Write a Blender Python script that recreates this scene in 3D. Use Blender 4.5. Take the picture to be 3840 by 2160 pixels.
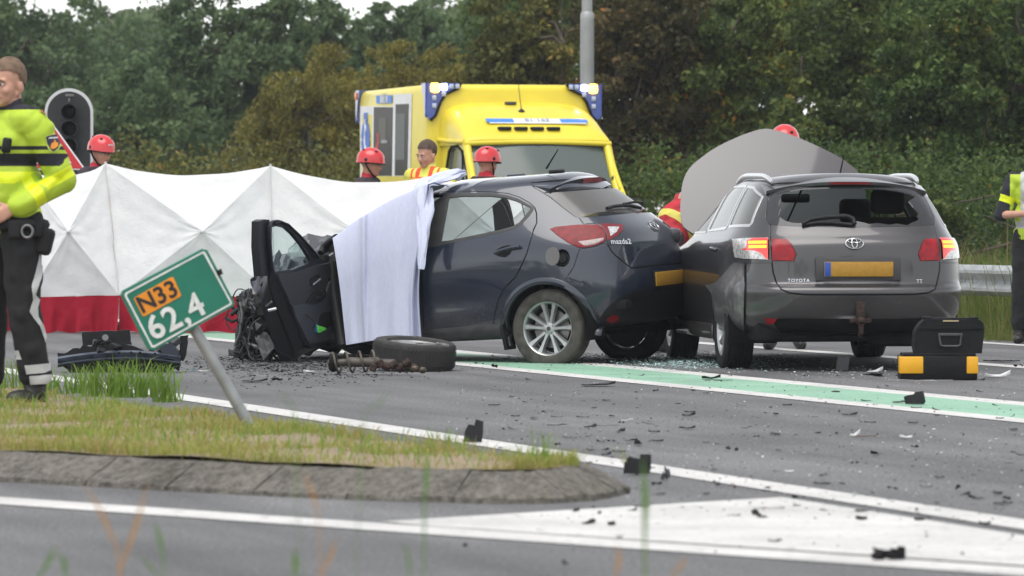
import bpy, bmesh, math, random
import numpy as np
from mathutils import Vector, Matrix, Euler
from mathutils.bvhtree import BVHTree
from mathutils.geometry import delaunay_2d_cdt

for o in list(bpy.data.objects):
    bpy.data.objects.remove(o)
random.seed(7)
RNG = np.random.default_rng(11)
R = math.radians
scene = bpy.context.scene
COL = scene.collection

# ------------------------------------------------------------------ camera
FPX = 17900.0                 # focal length in pixels of a 3840 wide picture
CAMH = 1.18
PITCH = math.atan(280.0 / FPX)
cam_d = bpy.data.cameras.new('camera')
cam_d.sensor_width = 36.0
cam_d.lens = 36.0 * FPX / 3840.0
cam_d.clip_end = 3000.0
cam_d.clip_start = 0.2
cam_d.dof.use_dof = True
cam_d.dof.focus_distance = 36.0
cam_d.dof.aperture_fstop = 5.6
cam = bpy.data.objects.new('camera', cam_d)
cam.location = (0, 0, CAMH)
cam.rotation_euler = (math.pi / 2 - PITCH, 0, 0)
COL.objects.link(cam)
scene.camera = cam

# ------------------------------------------------------------------ sky, sun, exposure
SUN_EL, SUN_ROT = R(68), R(200)
world = bpy.data.worlds.new('World')
scene.world = world
world.use_nodes = True
wn = world.node_tree.nodes
wl = world.node_tree.links
wn.clear()
w_out = wn.new('ShaderNodeOutputWorld')
w_bg = wn.new('ShaderNodeBackground')
w_sky = wn.new('ShaderNodeTexSky')
w_sky.sky_type = 'NISHITA'
w_sky.sun_disc = False
w_sky.sun_elevation = SUN_EL
w_sky.sun_rotation = SUN_ROT
w_sky.air_density = 1.0
w_sky.dust_density = 0.6
w_sky.ozone_density = 1.0
w_hsv = wn.new('ShaderNodeHueSaturation')
w_hsv.inputs['Saturation'].default_value = 0.16
w_bg.inputs['Strength'].default_value = 0.15
wl.new(w_sky.outputs[0], w_hsv.inputs['Color'])
wl.new(w_hsv.outputs[0], w_bg.inputs['Color'])
wl.new(w_bg.outputs[0], w_out.inputs[0])

sun_d = bpy.data.lights.new('sun', 'SUN')
sun_d.energy = 1.5
sun_d.angle = R(50)
sun_d.color = (1.0, 0.965, 0.92)
sun = bpy.data.objects.new('sun', sun_d)
# Nishita: rotation 0 puts the sun towards +Y, turning clockwise seen from above
sdir = Vector((math.sin(SUN_ROT) * math.cos(SUN_EL), math.cos(SUN_ROT) * math.cos(SUN_EL), math.sin(SUN_EL)))
sun.rotation_euler = sdir.to_track_quat('Z', 'Y').to_euler()
COL.objects.link(sun)

scene.view_settings.view_transform = 'Standard'
scene.view_settings.look = 'None'
scene.view_settings.gamma = 1.0
scene.view_settings.exposure = 0.80
scene.view_settings.use_curve_mapping = False
scene.render.engine = 'CYCLES'
scene.cycles.use_denoising = True
scene.cycles.max_bounces = 8
scene.cycles.transparent_max_bounces = 16

# ------------------------------------------------------------------ places from the photograph's pixels
DK = 3840.0 / 2576.0
C_FWD = Vector((0, math.cos(PITCH), -math.sin(PITCH)))
C_UP = Vector((0, math.sin(PITCH), math.cos(PITCH)))
C_POS = Vector((0, 0, CAMH))
def ray(px, py):
    return C_FWD * FPX + Vector((1, 0, 0)) * (px - 1920.0) + C_UP * (1080.0 - py)
def at(px, py, Y):
    d = ray(px, py)
    return C_POS + d * (Y / d.y)
def gnd(px, py, z=0.0):
    d = ray(px, py)
    return C_POS + d * ((z - CAMH) / d.z)
def atd(dx, dy, Y): return at(dx * DK, dy * DK, Y)
def gd(dx, dy, z=0.0): return gnd(dx * DK, dy * DK, z)
def on_plane(px, py, p0, n):
    d = ray(px, py)
    return C_POS + d * ((p0 - C_POS).dot(n) / d.dot(n))
RDIR = Vector((-5796.0, 17900.0, 0)).normalized()      # the road's direction
RNRM = Vector((RDIR.y, -RDIR.x, 0))                     # across the road, away from the camera
def road(u, v, z=0.0):
    p = RDIR * u + RNRM * v
    p.z = z
    return p

# ------------------------------------------------------------------ materials
def srgb(r, g, b):
    f = lambda c: (c / 12.92) if c <= 0.04045 else ((c + 0.055) / 1.055) ** 2.4
    return (f(r / 255), f(g / 255), f(b / 255))
MATS = {}
def mat(name, col, rough=0.6, metal=0.0, spec=0.5, var=0.0, vscale=8.0, bump=0.0, bscale=40.0, coat=0.0,
        col2=None, emit=0.0, trans=0.0, detail=4.0, lo=0.35, hi=0.65, ior=None):
    if name in MATS:
        return MATS[name]
    m = bpy.data.materials.new(name)
    m.use_nodes = True
    nt = m.node_tree
    b = nt.nodes['Principled BSDF']
    b.inputs['Base Color'].default_value = (*col, 1)
    b.inputs['Roughness'].default_value = rough
    b.inputs['Metallic'].default_value = metal
    b.inputs['Specular IOR Level'].default_value = spec
    b.inputs['Coat Weight'].default_value = coat
    b.inputs['Coat Roughness'].default_value = 0.04
    if ior: b.inputs['IOR'].default_value = ior
    if trans: b.inputs['Transmission Weight'].default_value = trans
    if emit:
        b.inputs['Emission Color'].default_value = (*col, 1)
        b.inputs['Emission Strength'].default_value = emit
    tc = None
    if var or col2 or bump:
        tc = nt.nodes.new('ShaderNodeTexCoord')
    if var or col2:
        nz = nt.nodes.new('ShaderNodeTexNoise')
        nz.inputs['Scale'].default_value = vscale
        nz.inputs['Detail'].default_value = detail
        nt.links.new(tc.outputs['Object'], nz.inputs['Vector'])
        rp = nt.nodes.new('ShaderNodeValToRGB')
        rp.color_ramp.elements[0].position = lo
        rp.color_ramp.elements[1].position = hi
        if col2:
            rp.color_ramp.elements[0].color = (*col, 1)
            rp.color_ramp.elements[1].color = (*col2, 1)
        else:
            rp.color_ramp.elements[0].color = (*[max(0, c * (1 - var)) for c in col], 1)
            rp.color_ramp.elements[1].color = (*[min(1, c * (1 + var)) for c in col], 1)
        nt.links.new(nz.outputs['Fac'], rp.inputs['Fac'])
        nt.links.new(rp.outputs['Color'], b.inputs['Base Color'])
    if bump:
        n2 = nt.nodes.new('ShaderNodeTexNoise')
        n2.inputs['Scale'].default_value = bscale
        n2.inputs['Detail'].default_value = 3
        nt.links.new(tc.outputs['Object'], n2.inputs['Vector'])
        bp = nt.nodes.new('ShaderNodeBump')
        bp.inputs['Strength'].default_value = min(1.0, bump)
        bp.inputs['Distance'].default_value = 0.02
        nt.links.new(n2.outputs['Fac'], bp.inputs['Height'])
        nt.links.new(bp.outputs['Normal'], b.inputs['Normal'])
    MATS[name] = m
    return m
def glass_mat(name, tint, dust, opacity, rough=0.05):
    """car glass: a share of see-through tint, the rest dusty dark glass with a sky reflection"""
    if name in MATS: return MATS[name]
    m = bpy.data.materials.new(name); m.use_nodes = True
    nt = m.node_tree
    b = nt.nodes['Principled BSDF']
    b.inputs['Base Color'].default_value = (*dust, 1)
    b.inputs['Roughness'].default_value = rough
    b.inputs['Specular IOR Level'].default_value = 0.6
    tr = nt.nodes.new('ShaderNodeBsdfTransparent')
    tr.inputs[0].default_value = (*tint, 1)
    mx = nt.nodes.new('ShaderNodeMixShader')
    lw = nt.nodes.new('ShaderNodeLayerWeight'); lw.inputs['Blend'].default_value = 0.5
    pw = nt.nodes.new('ShaderNodeMath'); pw.operation = 'POWER'; pw.inputs[1].default_value = 5.0
    mm = nt.nodes.new('ShaderNodeMath'); mm.operation = 'MULTIPLY_ADD'
    mm.inputs[1].default_value = .9 * (1 - opacity); mm.inputs[2].default_value = opacity
    nt.links.new(lw.outputs['Facing'], pw.inputs[0]); nt.links.new(pw.outputs[0], mm.inputs[0])
    nt.links.new(mm.outputs[0], mx.inputs[0])
    nt.links.new(tr.outputs[0], mx.inputs[1])
    nt.links.new(b.outputs[0], mx.inputs[2])
    nt.links.new(mx.outputs[0], nt.nodes['Material Output'].inputs[0])
    MATS[name] = m
    return m

# ------------------------------------------------------------------ mesh building
ROOTM = {}
class MB:
    def __init__(s):
        s.v = []; s.f = []; s.n = None
    def add(s, verts, faces):
        k = len(s.v)
        s.v.extend([tuple(p) for p in verts]); s.f.extend([tuple(i + k for i in f) for f in faces])
        return s
    def merge(s, o, m=None):
        return s.add([(m @ Vector(p)) if m else p for p in o.v], o.f)
    def box(s, c, size, rot=None, bevel=0.0, seg=2):
        bm = bmesh.new()
        bmesh.ops.create_cube(bm, size=1.0)
        for v in bm.verts: v.co = Vector((v.co.x * size[0], v.co.y * size[1], v.co.z * size[2]))
        if bevel: bmesh.ops.bevel(bm, geom=bm.edges[:], offset=bevel, segments=seg, affect='EDGES', profile=0.5)
        m = Matrix.Translation(Vector(c))
        if rot is not None: m = m @ (rot.to_4x4() if not isinstance(rot, tuple) else Euler(rot).to_matrix().to_4x4())
        bm.verts.index_update()
        s.add([m @ v.co for v in bm.verts], [[v.index for v in f.verts] for f in bm.faces])
        bm.free(); return s
    def tube(s, pts, r, n=8, cap=True, flat=1.0, up=None):
        pts = [Vector(p) for p in pts]
        rs = r if isinstance(r, (list, tuple)) else [r] * len(pts)
        t0 = (pts[1] - pts[0]).normalized()
        nrm = Vector(up) if up else (Vector((0, 0, 1)) if abs(t0.z) < 0.9 else Vector((1, 0, 0)))
        vs = []
        for i, p in enumerate(pts):
            t = (pts[min(i + 1, len(pts) - 1)] - pts[max(i - 1, 0)])
            t = t.normalized() if t.length > 1e-9 else t0
            nrm = (nrm - t * nrm.dot(t))
            nrm = nrm.normalized() if nrm.length > 1e-6 else t.orthogonal().normalized()
            bi = t.cross(nrm)
            for k in range(n):
                a = 2 * math.pi * k / n
                vs.append(p + (bi * math.cos(a) + nrm * math.sin(a) * flat) * rs[i])
        fs = []
        for i in range(len(pts) - 1):
            for k in range(n):
                fs.append((i * n + k, i * n + (k + 1) % n, (i + 1) * n + (k + 1) % n, (i + 1) * n + k))
        if cap:
            fs.append(tuple(range(n))[::-1]); fs.append(tuple((len(pts) - 1) * n + k for k in range(n)))
        return s.add(vs, fs)
    def lathe(s, prof, n=32, m=None, closed=False):
        """prof: (r, h) pairs turned about the local z axis"""
        vs = []; fs = []
        L = len(prof)
        for k in range(n):
            a = 2 * math.pi * k / n
            for r, h in prof:
                p = Vector((r * math.cos(a), r * math.sin(a), h))
                vs.append(m @ p if m else p)
        for k in range(n):
            k2 = (k + 1) % n
            for i in range(L if closed else L - 1):
                i2 = (i + 1) % L
                fs.append((k * L + i, k2 * L + i, k2 * L + i2, k * L + i2))
        return s.add(vs, fs)
    def ell(s, c, r, rot=None, n=16, m=10):
        M = Matrix.Translation(Vector(c))
        if rot is not None: M = M @ (Euler(rot).to_matrix().to_4x4() if isinstance(rot, tuple) else rot.to_4x4())
        vs = []; fs = []
        for i in range(m + 1):
            th = math.pi * i / m
            for k in range(n):
                a = 2 * math.pi * k / n
                vs.append(M @ Vector((r[0] * math.sin(th) * math.cos(a), r[1] * math.sin(th) * math.sin(a), r[2] * math.cos(th))))
        for i in range(m):
            for k in range(n):
                k2 = (k + 1) % n
                if i == 0: fs.append((k, n + k, n + k2))
                elif i == m - 1: fs.append((i * n + k, (i + 1) * n + k, i * n + k2))
                else: fs.append((i * n + k, (i + 1) * n + k, (i + 1) * n + k2, i * n + k2))
        return s.add(vs, fs)
    def grid(s, P, closed=False):
        """P: rows of points"""
        nr = len(P); nc = len(P[0])
        vs = [p for row in P for p in row]; fs = []
        for i in range(nr - 1):
            for j in range(nc if closed else nc - 1):
                j2 = (j + 1) % nc
                fs.append((i * nc + j, i * nc + j2, (i + 1) * nc + j2, (i + 1) * nc + j))
        return s.add(vs, fs)
    def prism(s, front, vec):
        """a 3-D polygon (list of points) pushed along vec"""
        front = [Vector(p) for p in front]; vec = Vector(vec); n = len(front)
        vs = front + [p + vec for p in front]
        fs = [tuple(range(n)), tuple(range(2 * n - 1, n - 1, -1))]
        for i in range(n): fs.append((i, i + n, (i + 1) % n + n, (i + 1) % n))
        return s.add(vs, fs)
    def plate(s, outer, holes, fn, vec):
        """outer / holes in 2-D, fn maps to 3-D, vec is the thickness"""
        tri, pts = tri_poly(outer, holes)
        n = len(pts)
        a = [fn(p) for p in pts]
        vec = Vector(vec)
        vs = a + [p + vec for p in a]
        fs = [t for t in tri] + [(t[2] + n, t[1] + n, t[0] + n) for t in tri]
        cnt = {}
        for t in tri:
            for e in ((t[0], t[1]), (t[1], t[2]), (t[2], t[0])):
                cnt[e] = 1
        for e in cnt:
            if (e[1], e[0]) not in cnt: fs.append((e[0], e[0] + n, e[1] + n, e[1]))
        return s.add(vs, fs)
    def build(s, name, material, parent=None, smooth=35, local=False, normals=None, merge=True, mats=None, mi=None):
        me = bpy.data.meshes.new(name)
        vs = s.v
        if parent is not None and not local:
            im = ROOTM[parent.name].inverted()
            vs = [tuple(im @ Vector(p)) for p in vs]
        me.from_pydata(vs, [], s.f)
        if mats:
            for mm in mats: me.materials.append(mm)
            if mi is not None: me.polygons.foreach_set('material_index', mi)
        else:
            me.materials.append(material)
        if normals is None:
            bm = bmesh.new(); bm.from_mesh(me)
            bmesh.ops.recalc_face_normals(bm, faces=bm.faces[:])
            bm.to_mesh(me); bm.free()
        if smooth:
            me.polygons.foreach_set('use_smooth', [True] * len(me.polygons))
            if smooth < 180 and normals is None: me.set_sharp_from_angle(angle=R(smooth))
        if normals is not None:
            me.normals_split_custom_set_from_vertices(normals)
        me.update()
        o = bpy.data.objects.new(name, me)
        COL.objects.link(o)
        if parent is not None:
            o.parent = parent
            ROOTM[o.name] = ROOTM[parent.name]
        else:
            ROOTM[o.name] = Matrix.Identity(4)
        return o
def tri_poly(outer, holes=(), step=None):
    pts = []; edges = []
    for poly in [outer] + list(holes):
        k = len(pts); n = len(poly)
        pts += [Vector((p[0], p[1])) for p in poly]
        edges += [(k + i, k + (i + 1) % n) for i in range(n)]
    if step:
        a = np.array([tuple(p) for p in outer])
        for x in np.arange(a[:, 0].min(), a[:, 0].max(), step):
            for y in np.arange(a[:, 1].min(), a[:, 1].max(), step): pts.append(Vector((x, y)))
    res = delaunay_2d_cdt(pts, edges, [], 0, 1e-6)
    vp = np.array([tuple(p) for p in res[0]])
    F = np.array([f for f in res[2]])
    c = vp[F].mean(axis=1)
    ok = inpoly(c, outer)
    for h in holes: ok &= ~inpoly(c, h)
    return [tuple(int(i) for i in t) for t in F[ok]], [tuple(p) for p in vp]
def inpoly(c, poly):
    c = np.asarray(c); x = c[:, 0]; y = c[:, 1]
    P = np.array([(p[0], p[1]) for p in poly]); n = len(P)
    r = np.zeros(len(c), bool)
    j = n - 1
    for i in range(n):
        xi, yi = P[i]; xj, yj = P[j]
        cond = (yi > y) != (yj > y)
        if yj != yi:
            r ^= cond & (x < (xj - xi) * (y - yi) / (yj - yi) + xi)
        j = i
    return r
def thing(name, label, cat, loc=(0, 0, 0), rotz=0.0, group=None, matrix=None):
    o = bpy.data.objects.new(name, None)
    COL.objects.link(o)
    m = matrix if matrix is not None else (Matrix.Translation(Vector(loc)) @ Matrix.Rotation(rotz, 4, 'Z'))
    o.matrix_basis = m
    o.empty_display_size = 0.1
    ROOTM[o.name] = m.copy()
    o['label'] = label; o['category'] = cat
    if group: o['group'] = group
    return o
def tag(o, label, cat, group=None):
    o['label'] = label; o['category'] = cat
    if group: o['group'] = group
    return o
def struct(o):
    o['kind'] = 'structure'; return o
def stuff(o, label=None, cat=None):
    o['kind'] = 'stuff'
    if label: o['label'] = label
    if cat: o['category'] = cat
    return o
def recentre(o):
    """put a one-mesh thing's origin at the middle of its base"""
    me = o.data
    a = np.empty(len(me.vertices) * 3); me.vertices.foreach_get('co', a); a = a.reshape(-1, 3)
    c = np.array([(a[:, 0].min() + a[:, 0].max()) / 2, (a[:, 1].min() + a[:, 1].max()) / 2, a[:, 2].min()])
    a -= c; me.vertices.foreach_set('co', a.ravel()); o.location = c
    return o
def smoothpts(pts, n=6, closed=True):
    """Catmull-Rom through 2-D or 3-D points"""
    P = [np.array(p, float) for p in pts]; out = []; L = len(P)
    rng = range(L) if closed else range(L - 1)
    for i in rng:
        g = lambda k: P[k % L] if closed else P[max(0, min(L - 1, k))]
        p0, p1, p2, p3 = g(i - 1), g(i), g(i + 1), g(i + 2)
        for s in range(n):
            t = s / n
            out.append(tuple(0.5 * (2 * p1 + (p2 - p0) * t + (2 * p0 - 5 * p1 + 4 * p2 - p3) * t * t + (3 * p1 - p0 - 3 * p2 + p3) * t ** 3)))
    if not closed: out.append(tuple(P[-1]))
    return out
def densify(pts, step, closed=True):
    out = []; L = len(pts)
    for i in range(L if closed else L - 1):
        a = np.array(pts[i], float); b = np.array(pts[(i + 1) % L], float)
        k = max(1, int(np.linalg.norm(b - a) / step))
        for s in range(k): out.append(tuple(a + (b - a) * s / k))
    if not closed: out.append(tuple(pts[-1]))
    return out
def text_mesh(body, size, extrude, name, material, parent, matrix, bold=False, italic=0.0, spacing=1.0):
    cu = bpy.data.curves.new('txt', 'FONT')
    cu.body = body; cu.size = size; cu.extrude = extrude; cu.align_x = 'CENTER'; cu.align_y = 'CENTER'
    cu.shear = italic; cu.space_character = spacing; cu.resolution_u = 3
    if bold: cu.offset = size * 0.02
    o = bpy.data.objects.new('txt', cu)
    COL.objects.link(o)
    dg = bpy.context.evaluated_depsgraph_get()
    me = bpy.data.meshes.new_from_object(o.evaluated_get(dg))
    bpy.data.objects.remove(o)
    b = MB(); b.v = [tuple(matrix @ v.co) for v in me.vertices]; b.f = [tuple(p.vertices) for p in me.polygons]
    bpy.data.meshes.remove(me)
    return b.build(name, material, parent, smooth=0)
# ================================================================== the setting
def node_mat(name):
    m = bpy.data.materials.new(name); m.use_nodes = True
    MATS[name] = m
    return m, m.node_tree, m.node_tree.nodes['Principled BSDF']
def noise_node(nt, scale, detail=4, rough=.55, vec=None, dim='3D'):
    n = nt.nodes.new('ShaderNodeTexNoise'); n.inputs['Scale'].default_value = scale
    n.inputs['Detail'].default_value = detail; n.inputs['Roughness'].default_value = rough
    if vec: nt.links.new(vec, n.inputs['Vector'])
    return n
def ramp(nt, fac, stops):
    r = nt.nodes.new('ShaderNodeValToRGB')
    e = r.color_ramp.elements
    while len(e) < len(stops): e.new(0.5)
    for k, (p, c) in enumerate(stops):
        e[k].position = p; e[k].color = (*c, 1) if len(c) == 3 else c
    nt.links.new(fac, r.inputs['Fac'])
    return r
def mixc(nt, fac, a, b, mode='MIX'):
    m = nt.nodes.new('ShaderNodeMix'); m.data_type = 'RGBA'; m.blend_type = mode
    for s_, v in ((0, fac), (6, a), (7, b)):
        if isinstance(v, (int, float)): m.inputs[s_].default_value = v
        elif isinstance(v, tuple): m.inputs[s_].default_value = (*v, 1)
        else: nt.links.new(v, m.inputs[s_])
    return m.outputs[2]
def asphalt_mat():
    m, nt, b = node_mat('asphalt')
    g = nt.nodes.new('ShaderNodeNewGeometry')
    pos = g.outputs['Position']
    mp = nt.nodes.new('ShaderNodeMapping'); mp.inputs['Rotation'].default_value = (0, 0, -math.atan2(RDIR.y, RDIR.x))
    nt.links.new(pos, mp.inputs['Vector'])
    ms = nt.nodes.new('ShaderNodeMapping'); ms.inputs['Scale'].default_value = (.12, 1.6, 1)
    nt.links.new(mp.outputs[0], ms.inputs['Vector'])
    streak = noise_node(nt, 1.0, 5, .6, ms.outputs[0])
    big = noise_node(nt, .35, 4, .6, pos)
    fine = noise_node(nt, 55, 2, .6, pos)
    vor = nt.nodes.new('ShaderNodeTexVoronoi'); vor.inputs['Scale'].default_value = 70
    nt.links.new(pos, vor.inputs['Vector'])
    c1 = ramp(nt, streak.outputs['Fac'], [(.3, (.090, .090, .092)), (.7, (.165, .165, .167))])
    c2 = ramp(nt, big.outputs['Fac'], [(.3, (.68, .68, .68)), (.7, (1.2, 1.2, 1.2))])
    c = mixc(nt, 1.0, c1.outputs[0], c2.outputs[0], 'MULTIPLY')
    c3 = ramp(nt, fine.outputs['Fac'], [(.35, (.55, .55, .55)), (.65, (1.45, 1.45, 1.45))])
    c = mixc(nt, 1.0, c, c3.outputs[0], 'MULTIPLY')
    sp = ramp(nt, vor.outputs['Color'], [(.955, (0, 0, 0)), (.975, (1, 1, 1))])
    c = mixc(nt, sp.outputs[0], c, (.28, .28, .275))
    nt.links.new(c, b.inputs['Base Color'])
    b.inputs['Roughness'].default_value = .78
    b.inputs['Specular IOR Level'].default_value = .35
    bp = nt.nodes.new('ShaderNodeBump'); bp.inputs['Strength'].default_value = .5; bp.inputs['Distance'].default_value = .01
    nt.links.new(fine.outputs['Fac'], bp.inputs['Height']); nt.links.new(bp.outputs[0], b.inputs['Normal'])
    return m
def paint_mat(name, col, wear=.38):
    m, nt, b = node_mat(name)
    g = nt.nodes.new('ShaderNodeNewGeometry'); pos = g.outputs['Position']
    n1 = noise_node(nt, 14, 6, .7, pos); n2 = noise_node(nt, 1.3, 4, .6, pos); n3 = noise_node(nt, 60, 2, .6, pos)
    w = ramp(nt, n1.outputs['Fac'], [(wear - .06, (1, 1, 1)), (wear + .03, (0, 0, 0))])
    dirt = ramp(nt, n2.outputs['Fac'], [(.3, tuple(c * .74 for c in col)), (.65, col)])
    gr = ramp(nt, n3.outputs['Fac'], [(.3, (.85, .85, .85)), (.6, (1.04, 1.04, 1.04))])
    c = mixc(nt, 1.0, dirt.outputs[0], gr.outputs[0], 'MULTIPLY')
    c = mixc(nt, w.outputs[0], c, (.10, .10, .10))
    nt.links.new(c, b.inputs['Base Color']); b.inputs['Roughness'].default_value = .7
    return m
def soil_mat(name, stops, sc=1.6):
    m, nt, b = node_mat(name)
    g = nt.nodes.new('ShaderNodeNewGeometry'); pos = g.outputs['Position']
    n1 = noise_node(nt, sc, 6, .65, pos); n2 = noise_node(nt, 30, 4, .7, pos)
    c1 = ramp(nt, n1.outputs['Fac'], stops)
    c2 = ramp(nt, n2.outputs['Fac'], [(.3, (.6, .6, .6)), (.7, (1.3, 1.3, 1.3))])
    nt.links.new(mixc(nt, 1.0, c1.outputs[0], c2.outputs[0], 'MULTIPLY'), b.inputs['Base Color'])
    b.inputs['Roughness'].default_value = .95
    bp = nt.nodes.new('ShaderNodeBump'); bp.inputs['Strength'].default_value = .8; bp.inputs['Distance'].default_value = .03
    nt.links.new(n2.outputs['Fac'], bp.inputs['Height']); nt.links.new(bp.outputs[0], b.inputs['Normal'])
    return m
ASPH = asphalt_mat()
WHITE_P = paint_mat('road_paint_white', (.60, .59, .57))
GREEN_P = paint_mat('road_paint_green', (.25, .45, .32), .37)
SOIL = soil_mat('soil_and_moss', [(.25, (.27, .21, .14)), (.5, (.32, .235, .17)), (.75, (.23, .20, .10))])
VERGE = soil_mat('verge_turf', [(.3, (.06, .075, .025)), (.6, (.10, .10, .045)), (.8, (.05, .07, .02))], .7)

def sheet(name, pts, z, m_):
    b = MB(); b.add([(p[0], p[1], z) for p in pts], [tuple(range(len(pts)))])
    return struct(b.build(name, m_, smooth=0))
sheet('ground', [(-600, -60), (600, -60), (600, 1200), (-600, 1200)], -.12, VERGE)
sheet('road', [road(-25, -6), road(-25, 17.95), road(260, 17.95), road(260, -6)], 0.0, ASPH)
# painted markings
def strip(name, v0, v1, u0, u1, m_, z=.004):
    return sheet(name, [road(u0, v0), road(u0, v1), road(u1, v1), road(u1, v0)], z, m_)
strip('road_marking', 7.28, 7.52, 5, 200, WHITE_P)
strip('road_marking', 10.99, 11.22, 5, 200, WHITE_P)
strip('green_centre_marking', 11.22, 11.97, 5, 200, GREEN_P)
strip('road_marking', 11.97, 12.20, 5, 200, WHITE_P)
strip('road_marking', 14.86, 15.09, 5, 200, WHITE_P)
strip('road_marking', 17.38, 17.56, 5, 200, WHITE_P)
a0, a1, b0, b1 = gd(0, 1252), gd(0, 1272), gd(2576, 1430), gd(2576, 1450)
e0 = (b0 - a0).normalized()
sheet('road_marking', [a0 - e0 * 8, b0 + e0 * 6, b1 + e0 * 6, a1 - e0 * 8], .004, WHITE_P)
tp = [gd(960, 1314), gd(1966, 1252.6), gd(2576, 1349), gd(2900, 1400), gd(2900, 1449), gd(2576, 1425), gd(1073, 1325)]
sheet('road_marking', tp, .004, WHITE_P)
# sealed lengthwise joint
jn = [gd(2000, 1241, 0), gd(2576, 1330, 0)]

# ------------------------------------------------------------------ traffic island
isl_front = [gd(-420, 1196), gd(-200, 1204), gd(0, 1212), gd(400, 1234), gd(800, 1254), gd(1080, 1264), gd(1300, 1268), gd(1440, 1264), gd(1530, 1254), gd(1585, 1238)]
isl_front = [Vector(p) for p in smoothpts([tuple(p) for p in isl_front], 6, closed=False)]
isl_back = [road(19.0, 6.60), road(20.2, 6.52), road(22, 6.42), road(25.3, 6.30), road(29, 6.22), road(34, 6.2)]
def path_len(P):
    L = [0]
    for a, b in zip(P[:-1], P[1:]): L.append(L[-1] + (b - a).length)
    return L
def path_at(P, L, s):
    s = max(0, min(L[-1], s))
    for i in range(len(L) - 1):
        if s <= L[i + 1]:
            t = (s - L[i]) / max(1e-9, L[i + 1] - L[i])
            return P[i].lerp(P[i + 1], t), (P[i + 1] - P[i]).normalized()
    return P[-1], (P[-1] - P[-2]).normalized()
def kerb_mat():
    m, nt, b = node_mat('kerb_concrete')
    g = nt.nodes.new('ShaderNodeNewGeometry'); pos = g.outputs['Position']
    n1 = noise_node(nt, 2.2, 6, .7, pos); n2 = noise_node(nt, 26, 5, .75, pos)
    v = nt.nodes.new('ShaderNodeTexVoronoi'); v.inputs['Scale'].default_value = 24; nt.links.new(pos, v.inputs['Vector'])
    c = ramp(nt, n1.outputs['Fac'], [(.3, (.085, .078, .064)), (.5, (.175, .16, .14)), (.62, (.14, .13, .105)), (.75, (.080, .086, .045))])
    c2 = ramp(nt, n2.outputs['Fac'], [(.32, (.40, .40, .40)), (.62, (1.35, 1.35, 1.35))])
    cc = mixc(nt, 1.0, c.outputs[0], c2.outputs[0], 'MULTIPLY')
    sp = ramp(nt, v.outputs['Distance'], [(.10, (1, 1, 1)), (.20, (0, 0, 0))]); pk = ramp(nt, v.outputs['Color'], [(.72, (0, 0, 0)), (.78, (1, 1, 1))])
    cc = mixc(nt, mixc(nt, 1.0, sp.outputs[0], pk.outputs[0], 'MULTIPLY'), cc, (.27, .25, .21))
    nt.links.new(cc, b.inputs['Base Color']); b.inputs['Roughness'].default_value = .95
    bp = nt.nodes.new('ShaderNodeBump'); bp.inputs['Strength'].default_value = 1.0; bp.inputs['Distance'].default_value = .03
    nt.links.new(n2.outputs['Fac'], bp.inputs['Height']); nt.links.new(bp.outputs[0], b.inputs['Normal'])
    return m
KERB = kerb_mat()
KERB_OLD = soil_mat('kerb_concrete_old', [(.22, (.055, .05, .042)), (.5, (.13, .12, .105)), (.8, (.075, .08, .045))], 5.0)
isl_c = (isl_front[20] + isl_back[2]) / 2
full_path = isl_front + [Vector(p) for p in smoothpts([tuple(p) for p in [isl_front[-1], road(19.02, 6.68)] + isl_back], 5, closed=False)][1:]
FL_ = path_len(full_path)
KH = .12
kerb = MB()
ins = []
inner_path = []
def inward(p, t):
    n_ = Vector((-t.y, t.x, 0))
    return n_ if n_.dot(isl_c - p) > 0 else -n_
for k in range(180):
    p, t = path_at(full_path, FL_, FL_[-1] * k / 179)
    inner_path.append(p + inward(p, t) * .205)
ib = MB()
ipts = [(p.x, p.y) for p in inner_path]
tri, pp = tri_poly(ipts, (), .18)
def isl_h(x, y):
    return KH + .007 + .008 * math.sin(2.1 * x + 1.3) * math.cos(1.7 * y) + .005 * math.sin(6.3 * x - 4.1 * y)
ib.add([(x, y, isl_h(x, y)) for x, y in pp], tri)
struct(ib.build('island_soil', SOIL, smooth=80))
kroot = MB(); kroot.prism([(p.x, p.y, -.04) for p in [path_at(full_path, FL_, FL_[-1] * k / 59)[0] + inward(*path_at(full_path, FL_, FL_[-1] * k / 59)) * .09 for k in range(60)]], (0, 0, .10))
kerb_o = struct(kroot.build('kerb', KERB, smooth=0))
s0 = 0.0; ki = 0
rk = random.Random(3)
while s0 < FL_[-1] - .2:
    ln = .50
    b = MB(); rows = []
    e = .0035; dz = rk.uniform(-.004, .004); di = rk.uniform(-.005, .005)
    for q in range(9):
        p, t = path_at(full_path, FL_, s0 + e + (ln - 2 * e) * q / 8)
        n_ = inward(p, t)
        prof = ((-.005, -.02), (.0, .022), (.012, .030), (.165, KH - .012), (.19, KH), (.25, KH + .002), (.255, KH - .04))
        rows.append([tuple(p + n_ * (a + di + rk.uniform(-.006, .006)) + Vector((0, 0, zz + dz + rk.uniform(-.004, .003)))) for a, zz in prof])
    b.grid(rows)
    b.add(rows[0], [tuple(range(7))]); b.add(rows[-1], [tuple(range(7))[::-1]])
    b.build('kerb_stone', KERB, kerb_o, smooth=35)
    s0 += ln; ki += 1

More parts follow.
